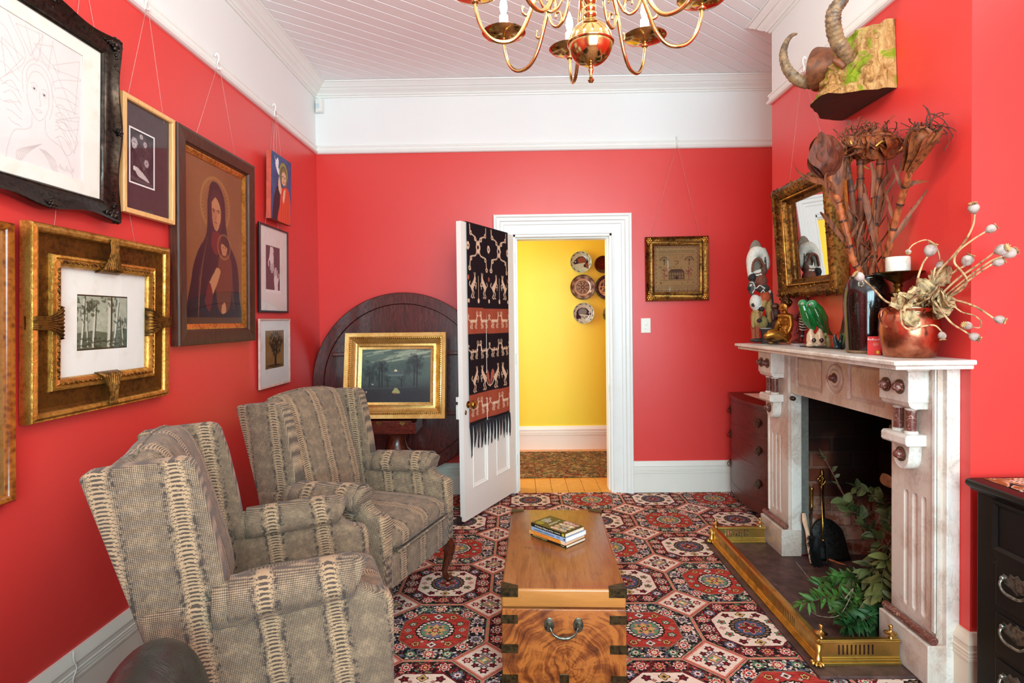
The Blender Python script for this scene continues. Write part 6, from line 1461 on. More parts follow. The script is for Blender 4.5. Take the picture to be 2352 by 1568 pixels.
# =================================================================== gilt mirror on the chimney breast
M_ = thing('gilt_mirror', 'mirror in a heavy carved gilt frame tilted forward above the mantelpiece', 'mirror', (BX - .030, 3.07, 1.800), RIGHT); M_.rotation_euler = (radians(4.2), 0, RIGHT); bpy.context.view_layer.update()
w, h = .405, .43; OG = gold('old', 36, 40)
mb = MB(); frame(mb, [(-.004, -.01), (-.004, .012), (.004, .018), (.007, .017), (.015, .022), (.020, .034), (.023, .040), (.028, .043), (.033, .038), (.036, .040), (.055, .066), (.074, .072), (.092, .062), (.100, .048), (.100, -.01)], w, h); fr = mb.build('frame', OG, M_, smooth=40)
mb = MB(); frame(mb, [(.023, .038), (.025, .046), (.029, .048), (.033, .044), (.033, .038)], w, h); mb.build('gilt_bead', gold('bright', 22, 10), fr, smooth=50)
mb = MB(); r = random.Random(21)
for side in range(4):
    ln = (w if side % 2 == 0 else h) + .2; n_ = 92
    for k in range(n_):
        u = (k / n_ - .5) * ln + r.uniform(-.004, .004); d = .040 + .057 * r.random(); t_ = .068 - 1.2 * abs(d - .072) ** 1.1 + .002
        p = (u, -t_, -(h / 2 + d)) if side == 0 else (u, -t_, h / 2 + d) if side == 2 else (w / 2 + d, -t_, u) if side == 1 else (-w / 2 - d, -t_, u)
        s_ = r.uniform(.006, .011); mb.ell(p, s_ * 1.4, s_ * .7, s_ * .6, 7, 5, Euler((r.uniform(-.5, .5), r.uniform(0, 3.14), 0)).to_matrix())
mb.build('carved_leaves', gold('old', 30, 50), fr, smooth=180, fix=False)
MB().box(-w / 2 - .02, -.006, -h / 2 - .02, w / 2 + .02, -.003, h / 2 + .02).build('mirror_glass', mirrorglass(), M_, smooth=0)
MB().box(-w / 2 - .09, .010, -h / 2 - .09, w / 2 + .09, .034, h / 2 + .09).build('backing_board', wood('boards'), M_, smooth=0)
hk = to_local(M_, (BX - .034, 3.16, 2.72))
for x in (-.22, .22): MB().tube([(x, .005, .31), hk], .0008, 5).build('hanging_wire', WIRE(), M_, smooth=180)
# =================================================================== carved pieces: fused ellipsoids and capsules, each with its own paint
class Carve:
    def __init__(s): s.mb = MB(); s.p = []
    def e(s, c, rx, ry, rz, col, R=None): s.mb.ell(c, rx, ry, rz, 16, 10, R); s.p.append((Vector(c), (rx, ry, rz), col)); return s
    def cap(s, pts, rs, col, n=6):
        q = bez(pts, n); rr = lerps(rs, len(q)); s.mb.tube(q, rr, 12)
        for p, r in zip(q, rr): s.p.append((p, (r, r, r), col))
        s.mb.ell(q[0], rr[0], rr[0], rr[0], 10, 7); s.mb.ell(q[-1], rr[-1], rr[-1], rr[-1], 10, 7); return s
    def build(s, name, par, mat, voxel=.004, smooth=2, disp=0, dscale=.02, post=None, grain=14):
        L_ = par.location; s.mb.v = [(x - L_.x, y - L_.y, z - L_.z) for x, y, z in s.mb.v]
        P = np.array([[p.x - L_.x, p.y - L_.y, p.z - L_.z] for p, _, _ in s.p]); R = np.array([q for _, q, _ in s.p]); Cc_ = np.array([c for _, _, c in s.p], float)
        def colf(co):
            d = (((co[:, None, :] - P[None]) / R[None]) ** 2).sum(2); c = Cc_[d.argmin(1)].copy()
            c += np.sin(co[:, 2:3] * 900 + co[:, :1] * 500) * grain * .4 + RNG.normal(0, grain * .5, (len(co), 1))
            if post: c = post(co + np.array([L_.x, L_.y, L_.z]), c)
            c = np.clip(c, 0, 255) / 255; return np.where(c <= .04045, c / 12.92, ((c + .055) / 1.055) ** 2.4)
        return blob(s.mb, name, mat, par, voxel, smooth, disp, dscale, colf)
def T5(Y0, ox=1690, oy=530, k=5.226):
    f = lambda cx, cy, dy=0: pt(ox + cx / k, oy + cy / k, Y0 + dy); sc = Y0 / k / FPX; return f, sc
def onshelf(px, Y): p = pt(px, 790, Y); p.z = SZ + .0005; return p
# ---- tall painted totem
f, s = T5(3.40); t = thing('totem_figure', 'tall painted wooden totem figure with hooked crest at the far end of mantelpiece', 'figurine', onshelf(1748, 3.40))
W_, BL, BR_, OC, OR, GY = (206, 196, 184), (44, 38, 38), (112, 62, 48), (158, 124, 74), (168, 72, 42), (128, 112, 98)
c = Carve(); up = Euler((0, .05, 0)).to_matrix()
c.e(f(240, 330, .03), 92 * s, .012, 225 * s, GY)
c.cap([f(180, 545, 0), f(172, 440), f(185, 330), f(240, 255), f(310, 270), f(350, 340), f(352, 430)], [34 * s, 40 * s, 55 * s, 72 * s, 60 * s, 40 * s, 30 * s], W_)
c.cap([f(200, 480, -.022), f(215, 380, -.028), f(255, 335, -.03), f(305, 355, -.028), f(335, 420, -.022)], [14 * s] * 5, BR_)
c.cap([f(340, 220), f(378, 330), f(385, 420), f(350, 480)], [22 * s, 26 * s, 24 * s, 24 * s], (150, 140, 132)); c.cap([f(345, 240, -.02), f(352, 330, -.02), f(362, 440, -.02)], [9 * s] * 3, BL)
for k, q in enumerate((W_, BR_, W_, BL, W_)): c.cap([f(250 + k * 2, 500 + k * 16), f(345 - k * 6, 470 + k * 24)], [30 * s, 26 * s], q)
c.e(f(300, 600), 78 * s, .032, 75 * s, BR_); c.e(f(330, 480), 40 * s, .03, 60 * s, (90, 60, 50))
c.e(f(192, 560, -.004), 42 * s, .026, 52 * s, BL); c.e(f(188, 680, -.006), 40 * s, .026, 90 * s, (80, 72, 66)); c.cap([f(165, 615, -.03), f(210, 620, -.03), f(228, 690, -.03), f(200, 750, -.03)], [7 * s] * 4, W_); c.e(f(155, 690, -.02), 16 * s, .014, 26 * s, BL); c.e(f(180, 650, -.03), 12 * s, .008, 12 * s, W_)
c.e(f(320, 690), 80 * s, .036, 52 * s, (66, 58, 54)); c.cap([f(250, 690, -.034), f(290, 655, -.036), f(345, 690, -.036)], [8 * s] * 3, W_); c.cap([f(300, 740, -.034), f(330, 715, -.036), f(350, 740, -.034)], [7 * s] * 3, W_); c.e(f(402, 728, 0), 20 * s, .012, 24 * s, (210, 196, 184))
c.e(f(345, 800), 66 * s, .034, 80 * s, OR); c.cap([f(380, 840), f(400, 960), f(415, 1080)], [44 * s, 44 * s, 22 * s], OC)
c.e(f(235, 860, -.008), 66 * s, .036, 96 * s, W_); c.e(f(203, 890, -.042), 16 * s, .008, 24 * s, BL); c.e(f(222, 905, -.044), 8 * s, .006, 10 * s, OR)
c.cap([f(345, 850, -.016), f(310, 930, -.022), f(290, 1010, -.026)], [30 * s, 32 * s, 26 * s], OC); c.e(f(305, 940, -.03), 36 * s, .02, 30 * s, BL); c.cap([f(290, 990, -.028), f(285, 1080, -.028)], [24 * s, 22 * s], BR_); c.e(f(282, 1075, -.032), 30 * s, .018, 26 * s, BL)
c.e(f(245, 1040), 64 * s, .036, 110 * s, OC); c.e(f(320, 1100, 0), 62 * s, .032, 86 * s, (132, 112, 66)); c.cap([f(215, 1000, -.02), f(205, 1100, -.02), f(210, 1150, -.02)], [26 * s, 20 * s, 18 * s], OC)
for x in (208, 262): c.cap([f(x, 1150), f(x + 4, 1230), f(x + 6, 1300)], [30 * s, 24 * s, 24 * s], (150, 74, 48))
c.e(f(250, 1315), 78 * s, .045, 24 * s, (60, 54, 52)); c.cap([f(400, 760, .02), f(410, 1000, .025), f(400, 1250, .025), f(330, 1310, .02)], [44 * s, 50 * s, 56 * s, 40 * s], (52, 46, 42))
c.build('carved_body', t, painted(70, 20), .0042, 1)
dm = MB(); p = f(365, 1320, -.03); p.z = SZ + .0005; dm.lathe([(.030, 0), (.026, .03), (.030, .075), (.036, .082), (.036, .088), (.001, .09)], 22, Matrix.Translation(p)); wpart(dm, 'drum', plain(58, 52, 50, 60), t, smooth=40)
dm = MB(); dm.lathe([(.034, .088), (.034, .0915), (.001, .0925)], 22, Matrix.Translation(p)); q = wpart(dm, 'drum_skin', plain(186, 182, 178, 60), t, smooth=40)
# ---- seated gilt figure
f, s = T5(3.24); t = thing('buddha_figurine', 'seated gilt figure with curled hair and spire, in profile on the mantelpiece', 'figurine', onshelf(1787, 3.24))
GB, GD = (170, 114, 42), (82, 52, 24); c = Carve()
c.e(f(490, 1310), 140 * s, .05, 34 * s, GD); c.cap([f(370, 1260, -.03), f(450, 1240, -.035), f(560, 1255, -.03), f(620, 1260, -.01)], [34 * s, 44 * s, 56 * s, 50 * s], GB); c.e(f(560, 1290), 85 * s, .05, 52 * s, GB)
c.e(f(600, 1180), 72 * s, .042, 60 * s, GB); c.e(f(600, 1070), 76 * s, .05, 90 * s, GB); c.e(f(590, 1020), 84 * s, .058, 36 * s, GB)
c.cap([f(650, 1030, -.045), f(660, 1130, -.052), f(630, 1210, -.05)], [32 * s, 32 * s, 26 * s], GB); c.cap([f(545, 1030, .02), f(500, 1130, .01), f(470, 1190, -.02), f(400, 1205, -.03), f(370, 1250, -.035)], [28 * s, 26 * s, 22 * s, 17 * s, 12 * s], GB)
c.cap([f(590, 990), f(585, 960)], [30 * s, 28 * s], GB); c.e(f(578, 910), 46 * s, .030, 58 * s, GB); c.e(f(530, 925), 14 * s, .010, 11 * s, GB); c.e(f(540, 950), 16 * s, .014, 10 * s, GB); c.cap([f(610, 900, -.028), f(614, 960, -.026)], [9 * s, 10 * s], GB)
c.e(f(605, 870), 60 * s, .034, 56 * s, GD); c.e(f(605, 815), 34 * s, .02, 34 * s, GD); c.cap([f(604, 800), f(601, 760), f(600, 738)], [16 * s, 9 * s, 3 * s], GD)
r = random.Random(2)
for k in range(120):
    a, b = r.uniform(0, 6.28), r.uniform(-.2, 1.5); p = f(605, 868) + Vector((cos(a) * cos(b) * 60 * s, sin(a) * cos(b) * .035, sin(b) * 58 * s))
    if p.x > f(560, 0).x: c.e(p, .0042, .0042, .0042, (84, 54, 24))
for x in (420, 520, 620): c.e(f(x, 1338, -.02), 22 * s, .014, 14 * s, (206, 150, 60))
g_ = Gm('worn_gilding'); gn = g_.noise(None, 60, 4); c.build('cast_body', t, g_.fin(g_.attr(), g_.sm(gn, .4, .7) * .2 + .28, .85), .0032, 1, grain=30)
# ---- little dark figure behind
f, s = T5(3.36); t = thing('carved_figurine', 'small dark brown carved figure between totem and gilt seated figure', 'figurine', onshelf(1782, 3.36)); c = Carve(); DB = (78, 48, 36)
c.e(f(472, 905), 46 * s, .024, 42 * s, DB); c.e(f(485, 1000), 50 * s, .026, 70 * s, (70, 44, 34)); c.cap([f(440, 970, -.01), f(450, 1060, -.016)], [20 * s, 18 * s], DB); c.e(f(480, 1150), 52 * s, .03, 90 * s, DB); c.e(f(480, 1310), 50 * s, .03, 60 * s, DB); c.e(f(452, 905, -.02), 10 * s, .008, 10 * s, (150, 110, 90)); c.e(f(478, 905, -.022), 9 * s, .006, 9 * s, (150, 110, 90)); c.build('carved_body', t, painted(50, 30), .004, 1)
# ---- jointed black and white figure on a clear stand, red carved figure beside it
f, s = T5(3.08); t = thing('skeleton_puppet', 'black figure with white painted ribs on a clear block behind the parrots', 'figurine', onshelf(1843, 3.08)); c = Carve()
c.e(f(862, 775), 24 * s, .016, 46 * s, (22, 20, 22)); c.cap([f(860, 810), f(850, 880), f(800, 900), f(775, 950)], [14 * s, 16 * s, 14 * s, 12 * s], (28, 24, 24)); c.e(f(775, 935, -.012), 18 * s, .012, 22 * s, (196, 140, 50)); c.e(f(812, 1110), 52 * s, .026, 78 * s, (28, 24, 24))
for k in range(5): c.cap([f(765, 1050 + k * 32, -.018), f(800, 1062 + k * 32, -.028), f(850, 1052 + k * 34, -.018)], [8 * s] * 3, (206, 190, 176))
c.cap([f(805, 1180), f(800, 1260), f(795, 1320)], [22 * s, 18 * s, 10 * s], (24, 22, 24)); c.e(f(795, 1262, -.01), 24 * s, .014, 10 * s, (110, 130, 140)); c.build('carved_body', t, painted(40, 30), .0035, 1)
p = onshelf(1836, 3.06); m_ = MB(); m_.box(p.x - .034, p.y - .02, SZ + .0005, p.x + .034, p.y + .02, SZ + .014); wpart(m_, 'clear_block', plain(176, 160, 160, 12), t, smooth=0, bevel=.001)
f, s = T5(3.16); t = thing('carved_figurine', 'thin reddish wooden carving to the left of the black ribbed figure', 'figurine', onshelf(1828, 3.16)); c = Carve(); RDD = (92, 34, 28)
c.cap([f(770, 970), f(735, 1010), f(715, 1050), f(750, 1080)], [16 * s, 22 * s, 26 * s, 16 * s], RDD); c.cap([f(765, 1050), f(750, 1180), f(700, 1250)], [20 * s, 22 * s, 8 * s], RDD); c.cap([f(760, 1180), f(755, 1290), f(700, 1325)], [16 * s, 14 * s, 22 * s], RDD); c.e(f(740, 1335), 76 * s, .03, 18 * s, RDD); c.build('carved_body', t, painted(40, 30), .0038, 1)
# ---- green parrots
f, s = T5(2.90); t = thing('parrot_ornament', 'pair of glossy green ceramic parrots perched on cream pierced rocks', 'ornament', onshelf(1878, 2.90)); c = Carve(); GR, GL, TNc = (22, 104, 44), (58, 136, 82), (214, 180, 146)
c.e(f(800, 885, -.014), 48 * s, .024, 46 * s, GL); c.cap([f(800, 900, -.014), f(825, 970, -.014), f(860, 1080, -.012), f(920, 1180, -.006)], [44 * s, 56 * s, 62 * s, 40 * s], GR); c.e(f(762, 905, -.014), 18 * s, .010, 16 * s, (90, 50, 32))
c.e(f(915, 895, -.03), 56 * s, .028, 52 * s, GL); c.cap([f(920, 900, -.03), f(970, 980, -.03), f(1020, 1080, -.026), f(1060, 1170, -.016), f(1110, 1230, 0), f(1155, 1262, .006)], [54 * s, 82 * s, 84 * s, 58 * s, 30 * s, 12 * s], GR); c.e(f(872, 910, -.03), 20 * s, .012, 20 * s, (120, 70, 44))
c.cap([f(950, 960, -.058), f(1000, 1060, -.062), f(1060, 1160, -.044), f(1100, 1210, -.02)], [24 * s, 34 * s, 24 * s, 10 * s], (16, 88, 36)); c.cap([f(840, 1000, -.040), f(870, 1080, -.042), f(905, 1160, -.03)], [18 * s, 24 * s, 14 * s], (16, 88, 36))
for x, y, d in ((797, 893, -.037), (893, 900, -.057)): c.e(f(x, y, d), 17 * s, .006, 15 * s, (222, 214, 186)); c.e(f(x, y, d - .005), 7 * s, .004, 7 * s, (60, 40, 40))
for x, d in ((905, -.012), (1010, -.022)): c.cap([f(x, 1195, d), f(x - 5, 1260, d), f(x, 1340, d)], [14 * s, 44 * s, 56 * s], TNc); c.cap([f(x - 40, 1385, d - .01), f(x, 1380, d - .01), f(x + 50, 1385, d)], [22 * s, 26 * s, 22 * s], TNc)
c.cap([f(1070, 1250, -.01), f(1100, 1320, -.01), f(1110, 1385, -.01)], [22 * s, 34 * s, 30 * s], (150, 150, 96)); c.cap([f(1090, 1260, -.014), f(1060, 1330, -.03)], [10 * s, 10 * s], GR)
for x, y, d in ((938, 1330, -.060), (1030, 1330, -.070)): c.e(f(x, y, d + .012), 26 * s, .010, 28 * s, (52, 30, 24))
c.build('glazed_body', t, painted(14, 50, 0, 60), .0030, 1, grain=10)
t = thing('lacquer_tray', 'thin dark green tray under the parrots and the small dark cat figure', 'tray', onshelf(1893, 2.81)); q0, q1 = onshelf(1848, 2.985), onshelf(1945, 2.70)
d_ = (q1 - q0); d_.z = 0; L_ = d_.length; a_ = atan2(d_.y, d_.x); mid = (q0 + q1) / 2; M = Matrix.Translation((mid.x - t.location.x, mid.y - t.location.y, 0)) @ Matrix.Rotation(a_, 4, 'Z')
for n_ in ('parrot_ornament',): bpy.data.objects[n_].location.z += .007
MB().box(-L_ / 2, -.030, 0, L_ / 2, .030, .006, M).build('tray_plate', plain(18, 34, 34, 20), t, smooth=0, bevel=.002)
f, s = T5(2.735); pz = onshelf(1927, 2.735); pz.z += .0065; t = thing('cat_figurine', 'tiny dark teal figure with two upright points beside the parrots', 'figurine', pz); c = Carve(); TL_ = (22, 50, 58)
c.cap([f(1195, 1240), f(1190, 1300), f(1215, 1370)], [10 * s, 26 * s, 34 * s], TL_); c.cap([f(1265, 1265), f(1262, 1320), f(1240, 1380)], [22 * s, 26 * s, 36 * s], TL_); c.e(f(1228, 1395), 52 * s, .018, 22 * s, TL_); c.build('glazed_body', t, painted(16, 50, 0, 50), .0028, 1)
# ---- painted board leaning on the wall behind the vase
t = thing('painted_board', 'thin board painted yellow, brown and green leaning behind the black vase', 'painting', (1.535, 2.63, SZ + .001)); t.rotation_euler = (0, radians(10.5), 0)
cv = Cv(50, 60, (222, 178, 70), 1.2); cv.noise(6, 30, 3); cv.poly([(.0, .45), (.25, .38), (.5, .2), (1, .1), (1, 1), (.0, 1)], (64, 46, 36)); cv.poly([(0, .78), (.3, .72), (.6, .95), (.2, 1), (0, 1)], (90, 120, 54)); cv.noise(8, 26, 5); cv.poly([(.25, .8), (.9, .7), (.9, 1), (.1, 1)], (48, 44, 42))
mb = MB(); mb.sheet(lambda u, v: (-.0045, .13 - u * .26, .315 - v * .315), 49, 59); mb.col = cv.lin().reshape(-1, 4); mb.build('painted_face', painted(50, 30), t, smooth=0, fix=False); MB().box(-.004, -.13, 0, .004, .13, .315).build('board', wood('blond'), t, smooth=0)
# ---- black glazed vase
vx, vy = 1.485, 2.452; t = thing('stoneware_vase', 'tall dark speckled glazed vase holding the dried lily stalks', 'vase', (vx, vy, SZ + .0005))
prof = [(.070, 0), (.0765, .004), (.078, .012), (.0795, .05), (.084, .12), (.088, .19), (.0875, .235), (.083, .27), (.075, .298), (.067, .312), (.0655, .318), (.069, .323), (.067, .326), (.060, .324), (.058, .31), (.066, .27), (.074, .2), (.07, .03), (.001, .02)]
MB().lathe(prof[2:], 48, cap=False).build('glazed_body', glaze(20, 15, 13, 16, 1), t, smooth=60); MB().lathe([(.001, 0)] + prof[:3], 48, cap=False).build('unglazed_foot', plain(150, 118, 86, 80), t, smooth=60)
# ---- dried stalks in the vase
def px3(cx, cy, Y): return pt(1820 + cx / 3.824, 250 + cy / 3.824, Y)
BKs = ((176, 92, 48), (132, 70, 42), (156, 80, 42), (116, 66, 46))
def strip(mb, pts, w_, tw=0.6, n=6):
    q = bez(pts, n); N = len(q); vs = []
    for p in q: p.x = min(p.x, 1.582)
    for i, p in enumerate(q):
        d = (q[min(i + 1, N - 1)] - q[max(i - 1, 0)]).normalized(); v = Vector((1, 0, 0)) if abs(d.x) < .8 else Vector((0, 0, 1)); sd = d.cross(Vector((0, 1, 0))).normalized(); nn = d.cross(sd)
        a = tw * i / N * 2; sd = sd * cos(a) + nn * sin(a); ww = w_ * (.35 + .65 * sin(pi * min(1, (i / (N - 1)) * .9 + .1)))
        vs += [p - sd * ww, p + nn * ww * .35, p + sd * ww]
    fs = []
    for i in range(N - 1): fs += [(3 * i, 3 * i + 1, 3 * i + 4, 3 * i + 3), (3 * i + 1, 3 * i + 2, 3 * i + 5, 3 * i + 4)]
    return mb.add(vs, fs)
def stalk(label, path, Y0, Y1, rad, head, leaves, seed, col):
    n = len(path); q = [px3(x, y, Y0 + (Y1 - Y0) * i / (n - 1)) for i, (x, y) in enumerate(path)]
    v0 = Vector((vx + (q[0].x - vx) * .5, vy, SZ + .08)); q = [v0, Vector((vx + (q[0].x - vx) * .85, vy + (q[0].y - vy) * .8, SZ + .24))] + q
    t = thing('dried_flower_stalk', label, 'dried flower', q[0], 0, 'dried lily stalks in the dark vase'); r = random.Random(seed)
    qq = bez(q, 9); rr = lerps([rad * .9, rad, rad * 1.05, rad, rad * .95], len(qq)); rr = [a * (1 + .16 * (1 if (i % 9) == 0 else 0) + .06 * sin(i * 1.7)) for i, a in enumerate(rr)]
    mb = MB(); mb.tube(qq, rr, 12); mb.m = 1
    for i in range(14, len(qq) - 2, 9): mb.tube([qq[i] - (qq[i + 1] - qq[i]) * .35, qq[i], qq[i] + (qq[i + 1] - qq[i]) * .5], [rad * 1.12, rad * 1.18, rad * 1.10], 12, cap=False)
    wpart(mb, 'stem', [bark(*col), bark(78, 44, 32)], t)
    mb = MB()
    fr_ = .95 if seed == 4 else .5
    for L in leaves: strip(mb, [px3(a, b, Y0 + (Y1 - Y0) * fr_ + d) for a, b, d in L[1]], L[0], r.uniform(-.8, .8))
    for k in range(6):
        i = r.randint(10, len(qq) // 2); d = Vector((r.uniform(-.5, .45), r.uniform(-.35, .1), 1)).normalized(); L = r.uniform(.12, .26); w0 = Vector((r.uniform(-.025, .025), -.01, 0)); strip(mb, [qq[i], qq[i] + d * L * .4 + w0, qq[i] + d * L * .75 + w0 * 1.6, qq[i] + d * L + w0 * r.uniform(0, 3)], r.uniform(.003, .006), r.uniform(-1, 1))
    for k in range(4):
        i = int(len(qq) * (.3 + .17 * k)); d = Vector((r.uniform(-1, 1), r.uniform(-.5, .2), 1.6)).normalized(); strip(mb, [qq[i], qq[i] + d * .05 + Vector((r.uniform(-.02, .02), -.012, 0)), qq[i] + d * .12], .007, r.uniform(-1, 1))
    wpart(mb, 'dry_leaf_strips', bark(124, 68, 40), t, fix=False)
    if head: head(t, qq[-1], (qq[-1] - qq[-4]).normalized(), r)
    return t
def tendrils(mb, c, n, R, r, rad=.0022, ry=.6):
    for k in range(n):
        a, b = r.uniform(0, 6.28), r.uniform(-.5, 1.3); d = Vector((cos(a) * cos(b), sin(a) * cos(b) * ry, sin(b))); p = c + Vector((d.x * R[0], d.y * R[1], d.z * R[2])) * r.uniform(.45, .85); L = r.uniform(.04, .09); o_ = Vector((r.gauss(0, 1), r.gauss(0, .6), r.gauss(0, 1))).normalized(); o2 = Vector((r.gauss(0, 1), r.gauss(0, .6), r.gauss(0, 1))).normalized()
        cl_ = lambda v: Vector((min(v.x, 1.585), v.y, v.z))
        mb.tube(bez([cl_(v) for v in (p, p + d * L * .4 + o_ * L * .3, p + d * L * .6 + o2 * L * .45, p + d * L * .5 + o2 * L * .7 - o_ * L * .25)], 4), [rad * 1.3] * 6 + [rad] * 6 + [rad * .5], 5)
def petals(mb, c, n, R, r, w_=.02):
    for k in range(n):
        a, b = r.uniform(0, 6.28), r.uniform(-1.0, 1.1); d = Vector((cos(a) * cos(b), sin(a) * cos(b), sin(b))); p = c + Vector((d.x * R[0], d.y * R[1], d.z * R[2])) * .75; u = Vector((r.gauss(0, 1), r.gauss(0, 1), r.gauss(0, 1))); u = (u - d * u.dot(d)).normalized()
        strip(mb, [p - u * .035 + d * .002, p + d * .014, p + u * .035 - d * .004], w_ * r.uniform(.5, 1), r.uniform(-1.2, 1.2))
def bud(t, p, d, r):
    mb = MB(); Mh = Matrix.Translation(p - d * .02) @ d.to_track_quat('Z', 'Y').to_matrix().to_4x4()
    mb.lathe([(.014, 0), (.026, .03), (.038, .06), (.044, .085), (.040, .115), (.028, .135), (.010, .146), (.001, .148)], 20, Mh)
    for k in range(9):
        a = k * .7; M2 = Mh @ Matrix.Rotation(a, 4, 'Z')
        e_ = .84 + .3 * r.random(); strip(mb, [M2 @ Vector((.016, 0, .0)), M2 @ Vector((.045 * e_, .012, .05)), M2 @ Vector((.050 * e_, -.010, .09)), M2 @ Vector((.036, .008, .135)), M2 @ Vector((.010, 0, .15 + .03 * r.random()))], .026 * e_, r.uniform(-.5, .6))
    wpart(mb, 'bud', bark(104, 48, 28), t, fix=False)
def mop(t, p, d, r):
    c = p - d * .012; mb = MB(); Mh = Matrix.Translation(p - d * .05) @ d.to_track_quat('Z', 'Y').to_matrix().to_4x4(); mb.lathe([(.014, 0), (.026, .04), (.040, .07), (.02, .09)], 14, Mh); petals(mb, c, 44, (.085, .055, .045), r, .024); wpart(mb, 'petals', bark(150, 76, 36), t, fix=False)
    mb = MB(); tendrils(mb, c + Vector((0, 0, .012)), 80, (.10, .06, .055), r); wpart(mb, 'curled_stamens', bark(120, 64, 38), t, fix=False)
    mb = MB(); tendrils(mb, c - Vector((0, 0, .01)), 5, (.09, .06, .05), r, .0034); wpart(mb, 'yellow_tendrils', plain(222, 186, 84, 60), t, fix=False)
def cone(t, p, d, r):
    mb = MB(); Mh = Matrix.Translation(p - d * .10) @ d.to_track_quat('Z', 'Y').to_matrix().to_4x4(); mb.lathe([(.014, 0), (.022, .05), (.034, .09), (.042, .125), (.038, .15), (.02, .155)], 16, Mh)
    for k in range(7): M2 = Mh @ Matrix.Rotation(k * .9, 4, 'Z'); strip(mb, [M2 @ Vector((.014, 0, .0)), M2 @ Vector((.030, .004, .07)), M2 @ Vector((.046, -.004, .13)), M2 @ Vector((.050, .01, .175))], .016, .3)
    petals(mb, p + d * .04, 10, (.034, .03, .028), r, .014); wpart(mb, 'bud', bark(138, 74, 38), t, fix=False)
    mb = MB(); tendrils(mb, p + d * .045, 30, (.034, .034, .03), r, .0017); wpart(mb, 'curled_stamens', bark(92, 54, 40), t, fix=False)
stalk('dried stalk ending in a large closed brown bud, leftmost in the dark vase', [(590, 1440), (530, 1320), (475, 1110), (420, 900), (385, 770), (345, 640), (318, 540)], 2.45, 2.42, .0135, bud, [(.010, [(470, 1180, 0), (330, 1000, -.02), (245, 905, -.03)]), (.016, [(390, 760, -.01), (330, 660, -.03), (170, 620, -.05), (60, 560, -.06), (5, 475, -.07)]), (.010, [(400, 880, -.02), (320, 740, -.04), (290, 600, -.04), (310, 560, -.04)]), (.022, [(420, 800, -.01), (400, 640, -.03), (400, 480, -.03), (420, 420, -.03)])], 1, BKs[0])
stalk('dried stalk under the left part of the tangled brown flower head', [(640, 1430), (605, 1250), (595, 950), (600, 700), (598, 560), (590, 430), (570, 330)], 2.475, 2.45, .0125, mop, [(.011, [(560, 1150, 0), (480, 950, -.02), (440, 680, -.02)]), (.009, [(620, 1100, -.02), (660, 900, -.02), (690, 650, -.02)])], 2, BKs[1])
stalk('thick dried stalk under the dense middle of the tangled flower head', [(700, 1440), (722, 1180), (722, 900), (735, 700), (762, 560), (770, 430), (745, 300)], 2.44, 2.40, .0135, mop, [(.013, [(740, 1250, -.02), (690, 1000, -.03), (640, 790, -.03), (625, 740, -.03)]), (.012, [(745, 1000, -.01), (780, 720, -.02), (850, 590, -.03), (910, 490, -.03)]), (.010, [(700, 780, -.02), (720, 600, -.03), (690, 470, -.03)])], 3, BKs[2])
stalk('dried stalk with a ragged brown funnel head, rightmost in the dark vase', [(790, 1430), (850, 1200), (915, 950), (970, 760), (1010, 620), (1050, 470), (1110, 320)], 2.42, 2.17, .0125, cone, [(.006, [(870, 1180, -.01), (960, 1020, -.02), (1100, 830, -.03), (1190, 705, -.03)]), (.010, [(1000, 690, -.01), (1060, 650, -.03), (1140, 636, -.03), (1215, 640, -.03)]), (.008, [(1170, 380, -.01), (1240, 300, -.02), (1290, 240, -.02), (1312, 150, -.02)])], 4, BKs[0])
stalk('slender dark dried stalk between bud and tangled flower head', [(600, 1440), (565, 1150), (535, 850), (510, 650), (485, 520), (470, 430)], 2.48, 2.49, .011, None, [(.016, [(490, 620, -.02), (450, 540, -.03), (480, 450, -.03)]), (.008, [(570, 1200, -.02), (600, 1000, -.03), (500, 880, -.03)]), (.008, [(620, 1300, -.03), (700, 1250, -.03), (560, 1140, -.04)])], 5, BKs[3])
# ---- candle on a brass stand
cx_, cy_ = 1.533, 2.322; t = thing('candle_stand', 'brass pricket stand with a wide dish between vase and copper pot', 'candlestick', (cx_, cy_, SZ + .0005)); z_ = SZ
MB().lathe([(.034, 0), (.034, .006), (.016, .014), (.010, .03), (.009, .12), (.012, .16), (.010, .20), (.014, .225), (.032, .243), (.034, .248), (.014, .254), (.011, .268), (.017, .276), (.013, .284), (.020, .292), (.040, .302), (.052, .316), (.078, .324), (.088, .328), (.090, .331), (.086, .331), (.05, .327), (.001, .325)], 36).build('stand', brass(134, 104, 52, 26), t, smooth=50)
t2 = thing('pillar_candle', 'short thick ivory candle on the brass dish', 'candle', (cx_ - .002, cy_, SZ + .3275)); MB().lathe([(.042, 0), (.043, .002), (.043, .062), (.041, .065), (.02, .063), (.001, .062)], 32).build('wax', plain(240, 232, 214, 45), t2, smooth=40); MB().tube([(0, 0, .06), (.001, 0, .072)], .0012, 6).build('wick', plain(40, 34, 30, 80), t2, smooth=180)
